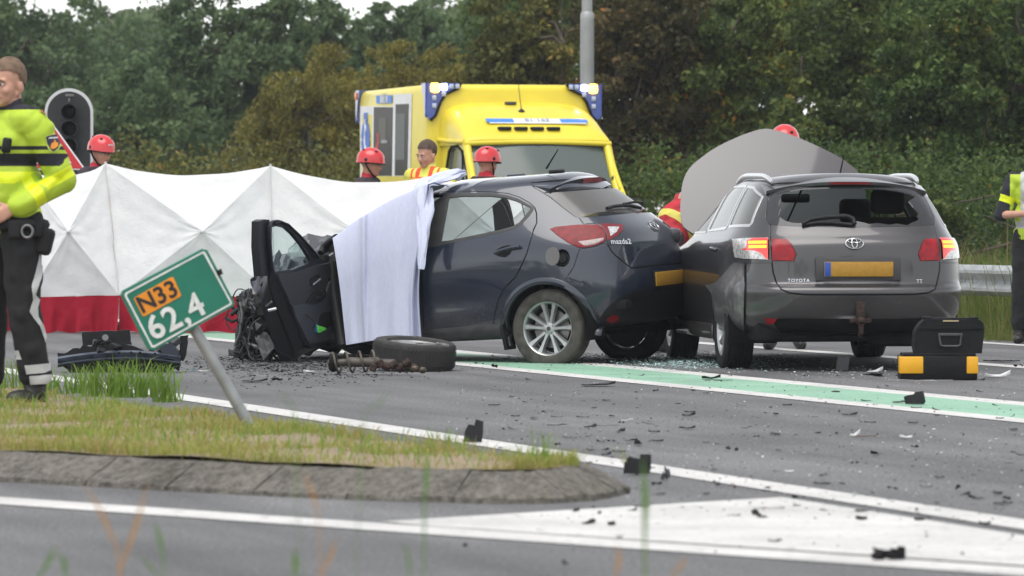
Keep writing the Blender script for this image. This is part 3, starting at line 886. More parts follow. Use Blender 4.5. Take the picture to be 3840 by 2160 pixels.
class Car:
    def __init__(s, surf, matrix):
        s.S = surf; s.M = matrix; s.Mi = matrix.inverted()
        J, n = surf.J, surf.n
        us = np.linspace(-J, J, 2 * J * 6 + 1); vs = np.linspace(0, n - 1 - 1e-6, (n - 1) * 6 + 1)
        U, V = np.meshgrid(us, vs)
        s.GU, s.GV = U.ravel(), V.ravel()
        P = surf.ev(s.GU, s.GV)
        nc = len(us); F = []
        for i in range(len(vs) - 1):
            for j in range(nc - 1):
                a = i * nc + j
                F.append((a, a + 1, a + nc + 1)); F.append((a, a + nc + 1, a + nc))
        s.F = F; s.P = P
        s.bvh = BVHTree.FromPolygons([tuple(p) for p in P], F)
        s.reg = []
    def _hit(s, o, d):
        loc, n, idx, dist = s.bvh.ray_cast(o, d)
        if loc is None: return None
        t = s.F[idx]
        a, b, c = [Vector(s.P[i]) for i in t]
        v0, v1, v2 = b - a, c - a, loc - a
        d00, d01, d11, d20, d21 = v0.dot(v0), v0.dot(v1), v1.dot(v1), v2.dot(v0), v2.dot(v1)
        den = d00 * d11 - d01 * d01
        if abs(den) < 1e-14: return (s.GU[t[0]], s.GV[t[0]])
        w1 = (d11 * d20 - d01 * d21) / den; w2 = (d00 * d21 - d01 * d20) / den; w0 = 1 - w1 - w2
        return (w0 * s.GU[t[0]] + w1 * s.GU[t[1]] + w2 * s.GU[t[2]], w0 * s.GV[t[0]] + w1 * s.GV[t[1]] + w2 * s.GV[t[2]])
    def px(s, x, y):
        return s._hit(s.Mi @ C_POS, (s.Mi.to_3x3() @ ray(x, y)).normalized())
    def side(s, x, z): return s._hit(Vector((x, 3, z)), Vector((0, -1, 0)))
    def rear(s, y, z): return s._hit(Vector((-4, y, z)), Vector((1, 0, 0)))
    def top(s, x, y): return s._hit(Vector((x, y, 4)), Vector((0, 0, -1)))
    def pxs(s, pts, step=14):
        out = []
        for p in densify(pts, step, closed=False):
            h = s.px(*p)
            if h: out.append(h)
        return out
    def sides(s, pts, step=0.05, closed=False):
        out = []
        for p in densify(pts, step, closed=closed):
            h = s.side(*p)
            if h: out.append(h)
        return out
    def rears(s, pts, step=0.04, closed=False):
        out = []
        for p in densify(pts, step, closed=closed):
            h = s.rear(*p)
            if h: out.append(h)
        return out
    def region(s, name, uv, mode='left', gap=0.005, off=0.0, skirt=0.012):
        """mode: left / right / both / centre (uv is the left half, running from the middle to the middle)"""
        uv = [tuple(p) for p in uv]
        mir = [(-u, v) for u, v in uv]
        if mode == 'centre': polys = [(uv + mir[::-1], '')]
        elif mode == 'left': polys = [(uv, 'L')]
        elif mode == 'right': polys = [(mir, 'R')]
        else: polys = [(uv, 'L'), (mir, 'R')]
        for p, sd in polys:
            q = []
            for a in p:
                if not q or abs(a[0] - q[-1][0]) + abs(a[1] - q[-1][1]) > 1e-4: q.append(a)
            s.reg.append(dict(name=name, side=sd, poly=q, gap=gap, off=off, skirt=skirt))
    def inset(s, poly, g):
        P = np.array(poly); e = 0.02
        su = np.linalg.norm(s.S.ev(P[:, 0] + e, P[:, 1]) - s.S.ev(P[:, 0] - e, P[:, 1]), axis=1) / (2 * e)
        sv = np.linalg.norm(s.S.ev(P[:, 0], P[:, 1] + e) - s.S.ev(P[:, 0], P[:, 1] - e), axis=1) / (2 * e)
        su = np.maximum(su, 0.02); sv = np.maximum(sv, 0.02)
        nx = np.roll(P, -1, 0); pv = np.roll(P, 1, 0)
        d = (nx - pv) * np.stack([su, sv], 1)
        l = np.linalg.norm(d, axis=1, keepdims=True); d = d / np.maximum(l, 1e-9)
        area = 0.5 * np.sum(P[:, 0] * nx[:, 1] - nx[:, 0] * P[:, 1])
        nrm = np.stack([-d[:, 1], d[:, 0]], 1) * (1 if area > 0 else -1)
        Q = P + nrm * g / np.stack([su, sv], 1)
        return [tuple(q) for q in Q]
    def partition(s, res=(3.0, 3.0)):
        J, n = s.S.J, s.S.n
        pts = []; edges = []
        us = np.linspace(-J, J, int(2 * J * res[0]) + 1); vs = np.linspace(0, n - 1 - 1e-4, int((n - 1) * res[1]) + 1)
        for i, v in enumerate(vs):
            for u in us:
                pts.append(Vector((u + (0.0007 * (i % 2)), v)))
        def clampp(p): return (min(max(p[0], -J), J), min(max(p[1], 0), n - 1 - 1e-4))
        s.allp = []
        for r in s.reg:
            r['poly'] = [clampp(p) for p in r['poly']]
            pol = [('in' if r['gap'] else 'full', r['poly'])]
            if r['gap']:
                r['inner'] = [clampp(p) for p in s.inset(r['poly'], r['gap'])]
                pol.append(('inner', r['inner']))
            for _, p in pol:
                k = len(pts); m = len(p)
                pts += [Vector(q) for q in p]
                edges += [(k + i, k + (i + 1) % m) for i in range(m)]
        resu = delaunay_2d_cdt(pts, edges, [], 0, 1e-5)
        UV = np.array([tuple(p) for p in resu[0]]); F = np.array([tuple(f) for f in resu[2]])
        c = UV[F].mean(axis=1)
        lab = np.zeros(len(F), int); s.names = [('body', '', 0.0, 0.012), ('seam', '', -0.007, 0.0)]
        for r in s.reg:
            s.names.append((r['name'], r['side'], r['off'], r['skirt'])); k = len(s.names) - 1
            a = inpoly(c, r['poly'])
            if r['gap']:
                b = inpoly(c, r['inner'])
                lab[a] = 1; lab[a & b] = k
            else: lab[a] = k
        s.UV, s.FF, s.lab = UV, F, lab
        s.P3 = s.S.ev(UV[:, 0], UV[:, 1]); s.N3 = s.S.nrm(UV[:, 0], UV[:, 1])
    def piece(s, name, material, parent, objname=None, sides=('', 'L', 'R'), off=None, skirt=None, keep=None):
        out = []
        for sd in sides:
            ks = [k for k, q in enumerate(s.names) if q[0] == name and q[1] == sd]
            if not ks: continue
            sel = np.isin(s.lab, ks)
            F = s.FF[sel]
            if keep is not None:
                cc = s.P3[F].mean(axis=1); F = F[keep(cc)]
            if not len(F): continue
            o_ = s.names[ks[0]][2] if off is None else off
            sk = s.names[ks[0]][3] if skirt is None else skirt
            idx, inv = np.unique(F.ravel(), return_inverse=True)
            F2 = inv.reshape(-1, 3)
            P = s.P3[idx] + s.N3[idx] * o_; N = s.N3[idx]
            P = list(map(tuple, P)); NN = list(map(tuple, N)); FL = [(int(t[0]), int(t[2]), int(t[1])) for t in F2]
            if sk:
                ed = set()
                for t in FL:
                    for e in ((t[0], t[1]), (t[1], t[2]), (t[2], t[0])): ed.add(e)
                mp = {}
                for a, b in [e for e in ed if (e[1], e[0]) not in ed]:
                    for i in (a, b):
                        if i not in mp:
                            p = Vector(P[i]); nn = Vector(NN[i])
                            mp[i] = (len(P), len(P) + 1)
                            P.append(tuple(p)); NN.append(tuple(nn)); P.append(tuple(p - nn * sk)); NN.append(tuple(nn))
                    FL.append((a and mp[a][0] or mp[a][0], mp[a][1], mp[b][1], mp[b][0]))
            b = MB(); b.v = [tuple(s.M @ Vector(p)) for p in P]; b.f = FL
            M3 = ROOTM[parent.name].to_3x3().inverted() @ s.M.to_3x3()
            nl = [tuple((M3 @ Vector(q)).normalized()) for q in NN]
            out.append(b.build(objname or name, material, parent, normals=nl))
        return out
    def w(s, x, y, z): return s.M @ Vector((x, y, z))
    def on(s, uv, off=0.0):
        p = s.S.ev(np.array([uv[0]]), np.array([uv[1]]))[0]; q = s.S.nrm(np.array([uv[0]]), np.array([uv[1]]))[0]
        return s.M @ Vector(p + q * off), (s.M.to_3x3() @ Vector(q)).normalized()
def ring(zr, zf, xr, b, wr, w, xf, wf, bulge=0.02):
    """one ring of control points; z runs from zr at the rear to zf at the front"""
    x3 = xr + b
    xs = [xr, xr + 0.05 * b, xr + 0.28 * b, x3, x3 + 0.22]
    ys = [0, 0.45 * wr, 0.82 * wr, wr, wr + 0.65 * (w - wr)]
    xa, xb = x3 + 0.5, xf - 0.55
    for k in range(6):
        t = k / 5
        xs.append(xa + (xb - xa) * t); ys.append(w * (1 - bulge * (2 * t - 1) ** 2))
    xs += [xf - 0.22, xf - 0.04, xf]; ys += [wf, wf * 0.62, 0]
    L = xf - xr if xf != xr else 1
    zs = [zr + (zf - zr) * max(0, (x - xr) / L) for x in xs]
    return list(zip(xs, ys, zs))

# ------------------------------------------------------------------ wheel
def wheel(car_m, cx, cy, cz, side, rt, rr, wd, parent, spokes=10, name='wheel', flat=None, mats=None, yaw=0, lugs=4, pair=0.0):
    """a road wheel with its axle along the car's y axis; side +1 = left"""
    tyre_m, rim_m, dark_m = mats
    A = car_m @ Matrix.Translation((cx, cy, cz)) @ Matrix.Rotation(yaw, 4, 'Z') @ Matrix.Rotation(-side * math.pi / 2, 4, 'X')   # local z points outwards
    h = wd / 2
    prof = [(rr * 0.98, -h * 0.8), (rr * 1.02, -h * .98), (rr + (rt - rr) * .5, -h * 1.06), (rt * .955, -h * .98), (rt * .99, -h * .8)]
    nt = 5
    for k in range(nt):
        a = -h * .72 + k * (h * 1.44) / nt; b = a + h * 1.44 / nt * .72
        prof += [(rt, a), (rt, b), (rt - .008, b + .002), (rt - .008, a + h * 1.44 / nt - .002)]
    prof += [(rt * .99, h * .8), (rt * .955, h * .98), (rt * .93, h * 1.02), (rr + (rt - rr) * .5, h * 1.06), (rr + (rt - rr) * .22, h * 1.04), (rr * 1.02, h * .98), (rr * .98, h * .86)]
    b = MB(); b.lathe(prof, 72, A)
    if flat is not None:
        b.v = [(x, y, max(z, flat + (0.0 if z > flat else 0))) for x, y, z in b.v]
    b.build('tyre', tyre_m, parent, smooth=40)
    rb = MB()
    rb.lathe([(rr * .99, -h * .7), (rr * .93, -h * .6), (rr * .90, h * .4), (rr * .93, h * .72), (rr * .955, h * .86), (rr * 1.0, h * .93), (rr * 1.015, h * .86), (rr * 1.0, h * .8)], 64, A)
    hub = rr * .22
    rb.lathe([(0.001, h * .70), (hub * .55, h * .70), (hub, h * .62), (hub * 1.15, h * .4), (hub * 1.1, h * .1)], 32, A)
    for k in range(spokes):
        a = 2 * math.pi * k / spokes + (pair if k % 2 else -pair)
        c, s_ = math.cos(a), math.sin(a)
        sec = []
        for t, wd_, zz, th in ((hub * .8, .022, h * .60, .03), (rr * .45, .017, h * .66, .03), (rr * .72, .020, h * .72, .028), (rr * .95, .032, h * .82, .03)):
            sc = rr / .21
            row = []
            for q, dz in ((-wd_ * sc, -th), (-wd_ * .55 * sc, 0), (wd_ * .55 * sc, 0), (wd_ * sc, -th)):
                row.append(A @ Vector((c * t - s_ * q, s_ * t + c * q, zz + dz)))
            sec.append(row)
        rb.grid(sec)
    ro = rb.build('rim', rim_m, parent, smooth=50)
    cb = MB(); cb.lathe([(0.001, h * .72), (hub * .36, h * .715), (hub * .4, h * .69)], 20, A)
    for k in range(lugs):
        a = 2 * math.pi * (k + .35) / lugs
        cb.lathe([(0.001, h * .66), (.011, h * .66), (.013, h * .55)], 8, A @ Matrix.Translation((hub * .72 * math.cos(a), hub * .72 * math.sin(a), 0)))
    cb.build('hub_cap', dark_m, parent)
    db = MB(); db.lathe([(hub * .9, h * .02), (rr * .72, h * .02), (rr * .73, -h * .05), (hub, -h * .05)], 40, A)
    db.build('brake_disc', mat('brake_disc_metal', (.22, .21, .20), .4, .8, var=.15), parent)
    bb = MB(); bb.lathe([(0.001, -h * .5), (rr * .9, -h * .5)], 32, A); bb.build('wheel_shade_disc', mat('wheel_shade_black', (.012, .012, .012), .8), parent)  # added black disc behind the spokes, stands in for the wheel well's shade

def paint(name, col, metal, rough, coat, dirt=(.10, .085, .065), zlo=.18, zhi=.62, amount=.75):
    """car paint with road dirt spattered over its lower part"""
    m = bpy.data.materials.new(name); m.use_nodes = True; MATS[name] = m
    nt = m.node_tree; b = nt.nodes['Principled BSDF']
    b.inputs['Metallic'].default_value = metal; b.inputs['Coat Weight'].default_value = coat; b.inputs['Coat Roughness'].default_value = .05
    tc = nt.nodes.new('ShaderNodeTexCoord'); sx = nt.nodes.new('ShaderNodeSeparateXYZ'); nt.links.new(tc.outputs['Object'], sx.inputs[0])
    mr = nt.nodes.new('ShaderNodeMapRange'); mr.inputs['From Min'].default_value = zhi; mr.inputs['From Max'].default_value = zlo
    nt.links.new(sx.outputs[2], mr.inputs['Value'])
    sp = noise_node(nt, 55, 3, .6, tc.outputs['Object']); fl = noise_node(nt, 4.5, 5, .65, tc.outputs['Object'])
    a = ramp(nt, sp.outputs['Fac'], [(.54, (0, 0, 0)), (.64, (1, 1, 1))]); c = ramp(nt, fl.outputs['Fac'], [(.35, (0, 0, 0)), (.7, (1, 1, 1))])
    s1 = mixc(nt, 1.0, a.outputs[0], mr.outputs[0], 'MULTIPLY'); s2 = mixc(nt, 1.0, c.outputs[0], mr.outputs[0], 'MULTIPLY')
    mx = mixc(nt, .45, s1, s2, 'MIX')
    k = nt.nodes.new('ShaderNodeMath'); k.operation = 'MULTIPLY'; k.inputs[1].default_value = amount; nt.links.new(mx, k.inputs[0])
    f0 = nt.nodes.new('ShaderNodeMath'); f0.operation = 'ADD'; f0.inputs[1].default_value = .02; f0.use_clamp = True; nt.links.new(k.outputs[0], f0.inputs[0])
    nt.links.new(mixc(nt, f0.outputs[0], col, dirt), b.inputs['Base Color'])
    r = nt.nodes.new('ShaderNodeMapRange'); r.inputs['To Min'].default_value = rough; r.inputs['To Max'].default_value = .8; nt.links.new(f0.outputs[0], r.inputs['Value']); nt.links.new(r.outputs[0], b.inputs['Roughness'])
    cw = nt.nodes.new('ShaderNodeMapRange'); cw.inputs['To Min'].default_value = coat; cw.inputs['To Max'].default_value = 0.0; nt.links.new(f0.outputs[0], cw.inputs['Value']); nt.links.new(cw.outputs[0], b.inputs['Coat Weight'])
    return m
PAINT_N = lambda: paint('navy_paint', (0.0045, 0.0105, 0.026), .15, .30, 1.0)
TYRE = mat('tyre_rubber', (0.055, 0.05, 0.043), 0.85, var=.35, vscale=14, bump=.3, bscale=160)
TYRE_D = mat('tyre_rubber_black', (0.014, 0.014, 0.014), 0.85, spec=.2, var=.3, vscale=14)
RIM = mat('alloy_silver', (0.40, 0.41, 0.41), 0.36, 0.75, var=.08, vscale=20)
RIM_D = mat('alloy_dusty', (0.30, 0.30, 0.30), 0.5, 0.6, var=.2, vscale=20)
BLK = mat('black_plastic', (0.010, 0.010, 0.011), 0.5, spec=.25, var=.3, vscale=20)
BLKR = mat('black_rubber', (0.008, 0.008, 0.008), 0.8, spec=.2)
GREYP = mat('grey_plastic', (0.05, 0.05, 0.052), 0.6, var=.3, vscale=15)
SEAM = mat('seam_black', (0.004, 0.004, 0.004), 0.9)
CHROME = mat('chrome', (0.75, 0.75, 0.76), 0.12, 1.0)
SEATM = mat('seat_fabric', (0.014, 0.014, 0.015), 0.9, var=.2, bump=.2, bscale=200)
UNDER = mat('underbody', (0.010, 0.010, 0.010), 0.85, spec=.15, var=.4)
HEAD = mat('headliner_grey', (0.12, 0.12, 0.115), 0.9)

def seat_row(car, x, ys, w, parent, zb=.40, back=.95, head=True, lean=.16):
    for y in ys:
        b = MB()
        b.box((x + .25, y, zb), (.52, w, .16), None, .05)
        n = 8; rows = []
        for i in range(n + 1):
            t = i / n
            z = zb + .05 + (back - zb) * t; xx = x - lean * t
            ww = w * .5 * (1 - .18 * t * t); th = .075 * (1 - .35 * t)
            rows.append([(xx + th * math.cos(a) * 1.0, y + ww * (abs(math.sin(a)) ** .5) * math.copysign(1, math.sin(a)), z) for a in np.linspace(0, 2 * math.pi, 16, endpoint=False)])
        b.grid(rows, closed=True)
        b.add(rows[-1], [tuple(range(16))])
        b.v = [tuple(car.M @ Vector(p)) for p in b.v]
        so = b.build('seat', SEATM, parent, smooth=60)
        if head:
            hb = MB(); hb.box((x - lean - .02, y, back + .17), (.10, .26, .19), (0, -.1, 0), .045, 3)
            for q in (-.06, .06): hb.tube([(x - lean - .02, y + q, back), (x - lean - .02, y + q, back + .12)], .007, 6)
            hb.v = [tuple(car.M @ Vector(p)) for p in hb.v]
            hb.build('headrest', SEATM, so, smooth=60)
# ------------------------------------------------------------------ the dark blue hatchback
MZ_YAW = R(26.5)
MZ_F = Vector((-math.cos(MZ_YAW), math.sin(MZ_YAW), 0))
MZ_L = Vector((-math.sin(MZ_YAW), -math.cos(MZ_YAW), 0))
mz_wheel = at(2052, 1232.6, 37.4)                       # hub of the rear left wheel
mz_org = mz_wheel - MZ_L * 0.80
mz_org.z = 0.0
MZ_M = Matrix.Translation(mz_org) @ Matrix((( MZ_F.x, MZ_L.x, 0, 0), (MZ_F.y, MZ_L.y, 0, 0), (0, 0, 1, 0), (0, 0, 0, 1))) 
MZ_B = MZ_M @ Matrix.Translation((0, 0, .03)) @ Matrix.Translation((0, 0, .28)) @ Matrix.Rotation(R(3.2), 4, 'Y') @ Matrix.Rotation(R(-1.8), 4, 'X') @ Matrix.Translation((0, 0, -.28))
def mz_def(P):
    Q = P.copy()
    x, y, z = Q[..., 0], Q[..., 1], Q[..., 2]
    k = np.clip((x - 1.95) / .6, 0, 1)
    Q[..., 2] += k * (.05 * np.sin(7 * y + 3 * x) + .04 * np.sin(17 * x + 5 * y) + .025 * np.sin(31 * y + 13 * x))
    Q[..., 0] += k * (.06 * np.sin(9 * z + 6 * y) + .03 * np.sin(23 * z + 15 * y))
    Q[..., 1] += k * (.04 * np.sin(12 * z + 7 * x))
    # light character line and a slightly hollow door
    d = np.exp(-((z - .52) / .10) ** 2) * np.clip((x - .3) / .4, 0, 1) * (np.abs(y) > .6)
    Q[..., 1] -= np.sign(y) * d * .022
    return Q
mz_rows = [
    ring(.26, .20, -.56, .20, .60, .70, 2.62, .55),
    ring(.30, .22, -.64, .22, .67, .79, 2.66, .62),
    ring(.42, .34, -.70, .24, .72, .835, 2.70, .66),
    ring(.56, .46, -.72, .25, .74, .85, 2.72, .68),
    ring(.68, .56, -.69, .26, .745, .852, 2.74, .70),
    ring(.80, .66, -.655, .27, .74, .852, 2.74, .70),
    ring(.90, .75, -.64, .29, .725, .848, 2.72, .70),
    ring(.99, .82, -.61, .31, .70, .83, 2.62, .68),
    ring(1.06, .93, -.54, .31, .665, .80, 2.25, .66),
    ring(1.17, 1.06, -.40, .29, .62, .745, 1.98, .60),
    ring(1.29, 1.22, -.24, .26, .575, .685, 1.70, .54),
    ring(1.39, 1.36, -.11, .24, .535, .63, 1.42, .49),
    ring(1.45, 1.445, -.03, .22, .48, .565, 1.22, .44),
    ring(1.483, 1.480, .04, .14, .29, .34, 1.06, .26),
    [(x, 0, z) for x, y, z in ring(1.492, 1.488, .10, .10, .2, .22, 1.0, .2)],
]
MZ = Car(Surf(mz_rows, mz_def), MZ_B)
mz_root = thing('hatchback_car', 'dark blue hatchback with crushed front and open door under a blue sheet', 'car', matrix=MZ_M)

mz_door = [(1615,723),(1670,717),(1753,714.6),(1836,717),(1905,724),(1946.5,737),(1988,760),(2007,777),(2014,799),(2015.5,835),(2002,865),(1991,904),(1976,955),(1957.5,996.6),(1936,1040),(1895,1080),(1870.6,1124),(1860,1167),(1852,1214),(1839.5,1239),(1815,1260.6),(1777,1270),(1700,1279),(1644,1285),(1588,1287),(1586,1239),(1579,1009),(1601,925),(1615,723)]
mz_win = [(1681.5,741),(1737,735),(1836,735),(1891,741),(1933,752),(1987,777),(1989,784),(1974,804),(1947,835),(1919,850),(1877.5,861),(1808.5,876),(1726,893),(1651,909),(1654,898),(1668,821),(1681.5,741)]
mz_pil = [(1640,731),(1680,736),(1668,815),(1649,911),(1603,927),(1622,830),(1640,731)]
mz_frame = [(1634,727),(1737,723),(1838,724),(1898,731),(1940,743),(1998,775),(2002,786),(1984,812),(1953,844),(1922,860),(1878,872),(1808,887),(1726,904),(1649,921),(1600,931),(1612,890),(1634,727)]
tg = MZ.pxs([(1989,684),(2000,703),(2028,719),(2066,743.5),(2110,779),(2154.6,812.5),(2170,817),(2188,841.5),(2234.6,839),(2257,851),(2268,870.5),(2273,898),(2279,917),(2292.5,942),(2309,959),(2331,978),(2356,997.5),(2367,1006)])
TG = [(0, tg[0][1])] + [(max(u, 0.02), v) for u, v in tg] + [(0, tg[-1][1])]
bp = MZ.pxs([(2122,1043),(2150,1000),(2166,950),(2173,931),(2193,930),(2234,922),(2265,909),(2276,917)])
bump = [(0, tg[-1][1] + .0)] + [q for q in tg[::-1] if q[1] < bp[-1][1]] + bp[::-1]
arch_u = MZ.side(-.30, .45)[0]
bump = bump + [(MZ.side(-.36, .60)[0], MZ.side(-.36, .60)[1]), (MZ.side(-.40, .35)[0], MZ.side(-.40, .35)[1]), (MZ.side(-.40, .35)[0], -.2), (0, -.2)]
MZ.region('rear_bumper', bump, 'centre', .006)
# wheel openings
def arch(car, cx, cz, r, mode='both', name='hole'):
    pts = []
    for a in np.linspace(-.55, math.pi + .55, 40):
        h = car.side(cx + r * math.cos(a), cz + r * math.sin(a))
        if h: pts.append(h)
    pts = [(pts[0][0], -.3)] + pts + [(pts[-1][0], -.3)]
    car.region(name, pts, mode, 0, 0)
MZ.region('tailgate', TG, 'centre', .010)
rg = MZ.pxs([(2040,722),(2085,753),(2125,786),(2158,808),(2180,816)])
MZ.region('rear_window', [(0, rg[0][1])] + rg + [(0, rg[-1][1])], 'centre', .004, -.003)
MZ.region('tail_light', MZ.pxs([(2062,859),(2083,851),(2165.6,843),(2237,843),(2257,852.5),(2269,876),(2273,901),(2265,908),(2234.6,921.5),(2193,930),(2165.6,928),(2132,912),(2091,884)]), 'both', .003, .006)
MZ.region('tail_light_strip', MZ.pxs([(2168,906),(2210,901),(2264,892.5),(2264,902),(2232,918),(2193,924)]), 'both', 0, .0065)
MZ.region('tailgate_light', MZ.pxs([(2248,840),(2276,838),(2334,843),(2338,848),(2335,865),(2317,884),(2292.5,898),(2278,900),(2273,876),(2261,854)]), 'both', .003, .005)
MZ.region('reverse_light', MZ.pxs([(2278,851),(2321.5,851),(2312,870.5),(2289,885.6)]), 'both', 0, .0055)
df = MZ.pxs([(2392,1091),(2355,1102),(2308.5,1127),(2271,1161),(2243,1198.5),(2240,1218)])
MZ.region('diffuser', [(0, df[0][1])] + df + [(df[-1][0], -.2), (0, -.2)], 'centre', .002, .004)
MZ.region('reflector', MZ.pxs([(2274,1198),(2296,1180),(2318,1183),(2321,1198),(2290,1211)]), 'both', 0, .007)
MZ.region('rear_door', MZ.pxs(mz_door), 'both', .010)
MZ.region('window_trim', MZ.pxs(mz_frame), 'both', .002, .002)
MZ.region('door_pillar', MZ.pxs(mz_pil), 'both', .002, .003)
MZ.region('window', MZ.pxs(mz_win), 'both', .004, -.004)
MZ.region('hole', MZ.sides([(1.12,.30),(1.13,.85),(1.02,1.40),(1.5,1.37),(1.9,1.04),(2.02,.92),(2.02,.34),(1.95,.27),(1.12,.27)]), 'left', 0)
MZ.region('front_window', MZ.sides([(1.20,.98),(1.12,1.34),(1.45,1.32),(1.85,1.0),(1.20,.98)]), 'right', .004, -.004)
J = MZ.S.J
MZ.region('windscreen', [(J, 8.2), (J - 3.2, 8.3), (J - 2.9, 11.1), (J, 11.1)], 'both', .004, -.004)
MZ.region('fuel_opening', MZ.pxs([(2109 + 28 * math.cos(a), 967 + 34 * math.sin(a)) for a in np.linspace(0, 2 * math.pi, 25)]), 'left', 0, -.03)
hx = [(1853,950),(1862,936),(1880,924),(1905,918),(1918,922),(1922,935),(1912,955),(1895,966),(1870,962)]
MZ.region('handle_recess', MZ.pxs(hx + hx[:1], 6), 'left', 0, -.012)
arch(MZ, 0.0, .27, .355)
MZ.partition((3.2, 3.2))
NAVY = PAINT_N()
RED = mat('lamp_red', (0.17, 0.004, 0.008), .35, 0, .2, coat=.12, var=.25, vscale=25)
REDD = mat('lamp_red_dark', (0.16, 0.008, 0.012), .3, 0, .4, coat=.25)
CLEAR = mat('lamp_clear', (0.55, 0.55, 0.54), .12, .3, .6, coat=1.0, var=.3, vscale=60)
SMOKE = mat('lamp_smoke', (0.12, 0.06, 0.06), .15, .1, .6, coat=1.0, var=.4, vscale=60)
GL_SIDE = glass_mat('tinted_glass', (.80, .85, .85), (.05, .05, .048), .20, .04)
GL_REAR = glass_mat('dusty_glass', (.45, .47, .47), (.115, .11, .105), .80, .22)
GL_WIND = glass_mat('windscreen_glass', (.7, .76, .75), (.05, .05, .05), .15, .04)
TRIM = mat('window_trim_grey', (0.035, 0.034, 0.033), .55, var=.2)
MZ.piece('body', NAVY, mz_root)
MZ.piece('seam', SEAM, mz_root, 'panel_gap')
MZ.piece('rear_bumper', NAVY, mz_root)
MZ.piece('tailgate', NAVY, mz_root)
MZ.piece('rear_window', GL_REAR, mz_root)
for q, m_ in (('tail_light', RED), ('tailgate_light', REDD)): MZ.piece(q, m_, mz_root, q)
MZ.piece('tail_light_strip', SMOKE, mz_root, 'indicator_lens'); MZ.piece('reverse_light', CLEAR, mz_root)
MZ.piece('diffuser', BLK, mz_root); MZ.piece('reflector', RED, mz_root)
door_obj = MZ.piece('rear_door', NAVY, mz_root)
MZ.piece('window_trim', TRIM, door_obj[0], sides=('L',)); MZ.piece('window_trim', TRIM, door_obj[1], sides=('R',))
MZ.piece('door_pillar', TRIM, door_obj[0], sides=('L',))
MZ.piece('window', GL_SIDE, door_obj[0], sides=('L',)); MZ.piece('window', GL_WIND, door_obj[1], sides=('R',))
MZ.piece('front_window', GL_WIND, mz_root); MZ.piece('windscreen', GL_WIND, mz_root)
MZ.piece('fuel_opening', BLKR, mz_root, skirt=0); MZ.piece('handle_recess', SEAM, mz_root, skirt=0)

def carbox(car, name, c, size, m_, parent, bevel=.01, rot=None, smooth=35):
    b = MB(); b.box(c, size, rot, bevel); b.v = [tuple(car.M @ Vector(p)) for p in b.v]
    return b.build(name, m_, parent, smooth)
# wheels: the front left one is torn off
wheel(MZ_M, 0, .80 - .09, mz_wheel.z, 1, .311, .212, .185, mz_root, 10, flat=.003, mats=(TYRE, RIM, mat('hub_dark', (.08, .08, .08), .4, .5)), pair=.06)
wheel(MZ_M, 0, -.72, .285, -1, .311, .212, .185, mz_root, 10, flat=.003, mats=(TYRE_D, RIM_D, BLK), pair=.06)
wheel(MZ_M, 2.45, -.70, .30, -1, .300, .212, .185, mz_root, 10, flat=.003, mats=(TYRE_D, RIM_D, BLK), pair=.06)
# underbody, wheel wells, rear axle
carbox(MZ, 'underbody', (.95, 0, .27), (2.6, 1.42, .10), UNDER, mz_root, .03)
carbox(MZ, 'axle_beam', (0, 0, .27), (.12, 1.3, .10), UNDER, mz_root, .03)
carbox(MZ, 'rear_floor', (-.25, 0, .42), (.75, 1.30, .08), UNDER, mz_root, .02)
carbox(MZ, 'bulkhead', (2.02, 0, .62), (.06, 1.45, .66), UNDER, mz_root, .01)
for s_ in (1, -1):
    b = MB(); rows = []
    for a in np.linspace(-.3, math.pi + .3, 22):
        rows.append([(.362 * math.cos(a), s_ * .84, .27 + .362 * math.sin(a)), (.362 * math.cos(a), s_ * .50, .27 + .362 * math.sin(a))])
    b.grid(rows)
    b.add([r[1] for r in rows], [tuple(range(22))])
    b.v = [tuple(MZ.M @ Vector(p)) for p in b.v]
    b.build('wheel_arch_liner', UNDER, mz_root, smooth=60)
    b = MB(); rows = []
    for a in np.linspace(-.34, math.pi + .20, 40):
        row = []
        for k, (rr_, o_) in enumerate(((.352, -.03), (.352, .004), (.362, .016), (.385, .013), (.405, .003))):
            h = MZ.side(rr_ * math.cos(a), max(.27 + rr_ * math.sin(a), .20))
            if h is None: h = MZ.side(rr_ * math.cos(a), .30)
            p, n_ = MZ.on(h)
            pl = MZ.M.inverted() @ p
            pl = Vector((rr_ * math.cos(a), pl.y, .27 + rr_ * math.sin(a)))
            pl.y = (pl.y + o_) * 1.0
            row.append(MZ.M @ Vector((pl.x, s_ * pl.y, pl.z)))
        rows.append(row)
    b.grid(rows)
    b.build('wheel_arch', NAVY, mz_root, smooth=60)
# sill below the doors
for s_ in (1, -1):
    b = MB(); rows = []
    for x in np.linspace(.40, 2.0, 12):
        rows.append([(x, s_ * y, z) for y, z in ((.800, .33), (.815, .29), (.80, .235), (.75, .205), (.66, .22))])
    b.grid(rows); b.v = [tuple(MZ.M @ Vector(p)) for p in b.v]
    b.build('sill', mat('navy_paint_dusty', (.022, .022, .024), .55, .1, var=.35, vscale=10), mz_root, smooth=60)
# mud flap behind the sill, in front of the rear wheel
carbox(MZ, 'mud_flap', (.37, .76, .22), (.03, .17, .20), BLKR, mz_root, .008, (0, .15, 0))
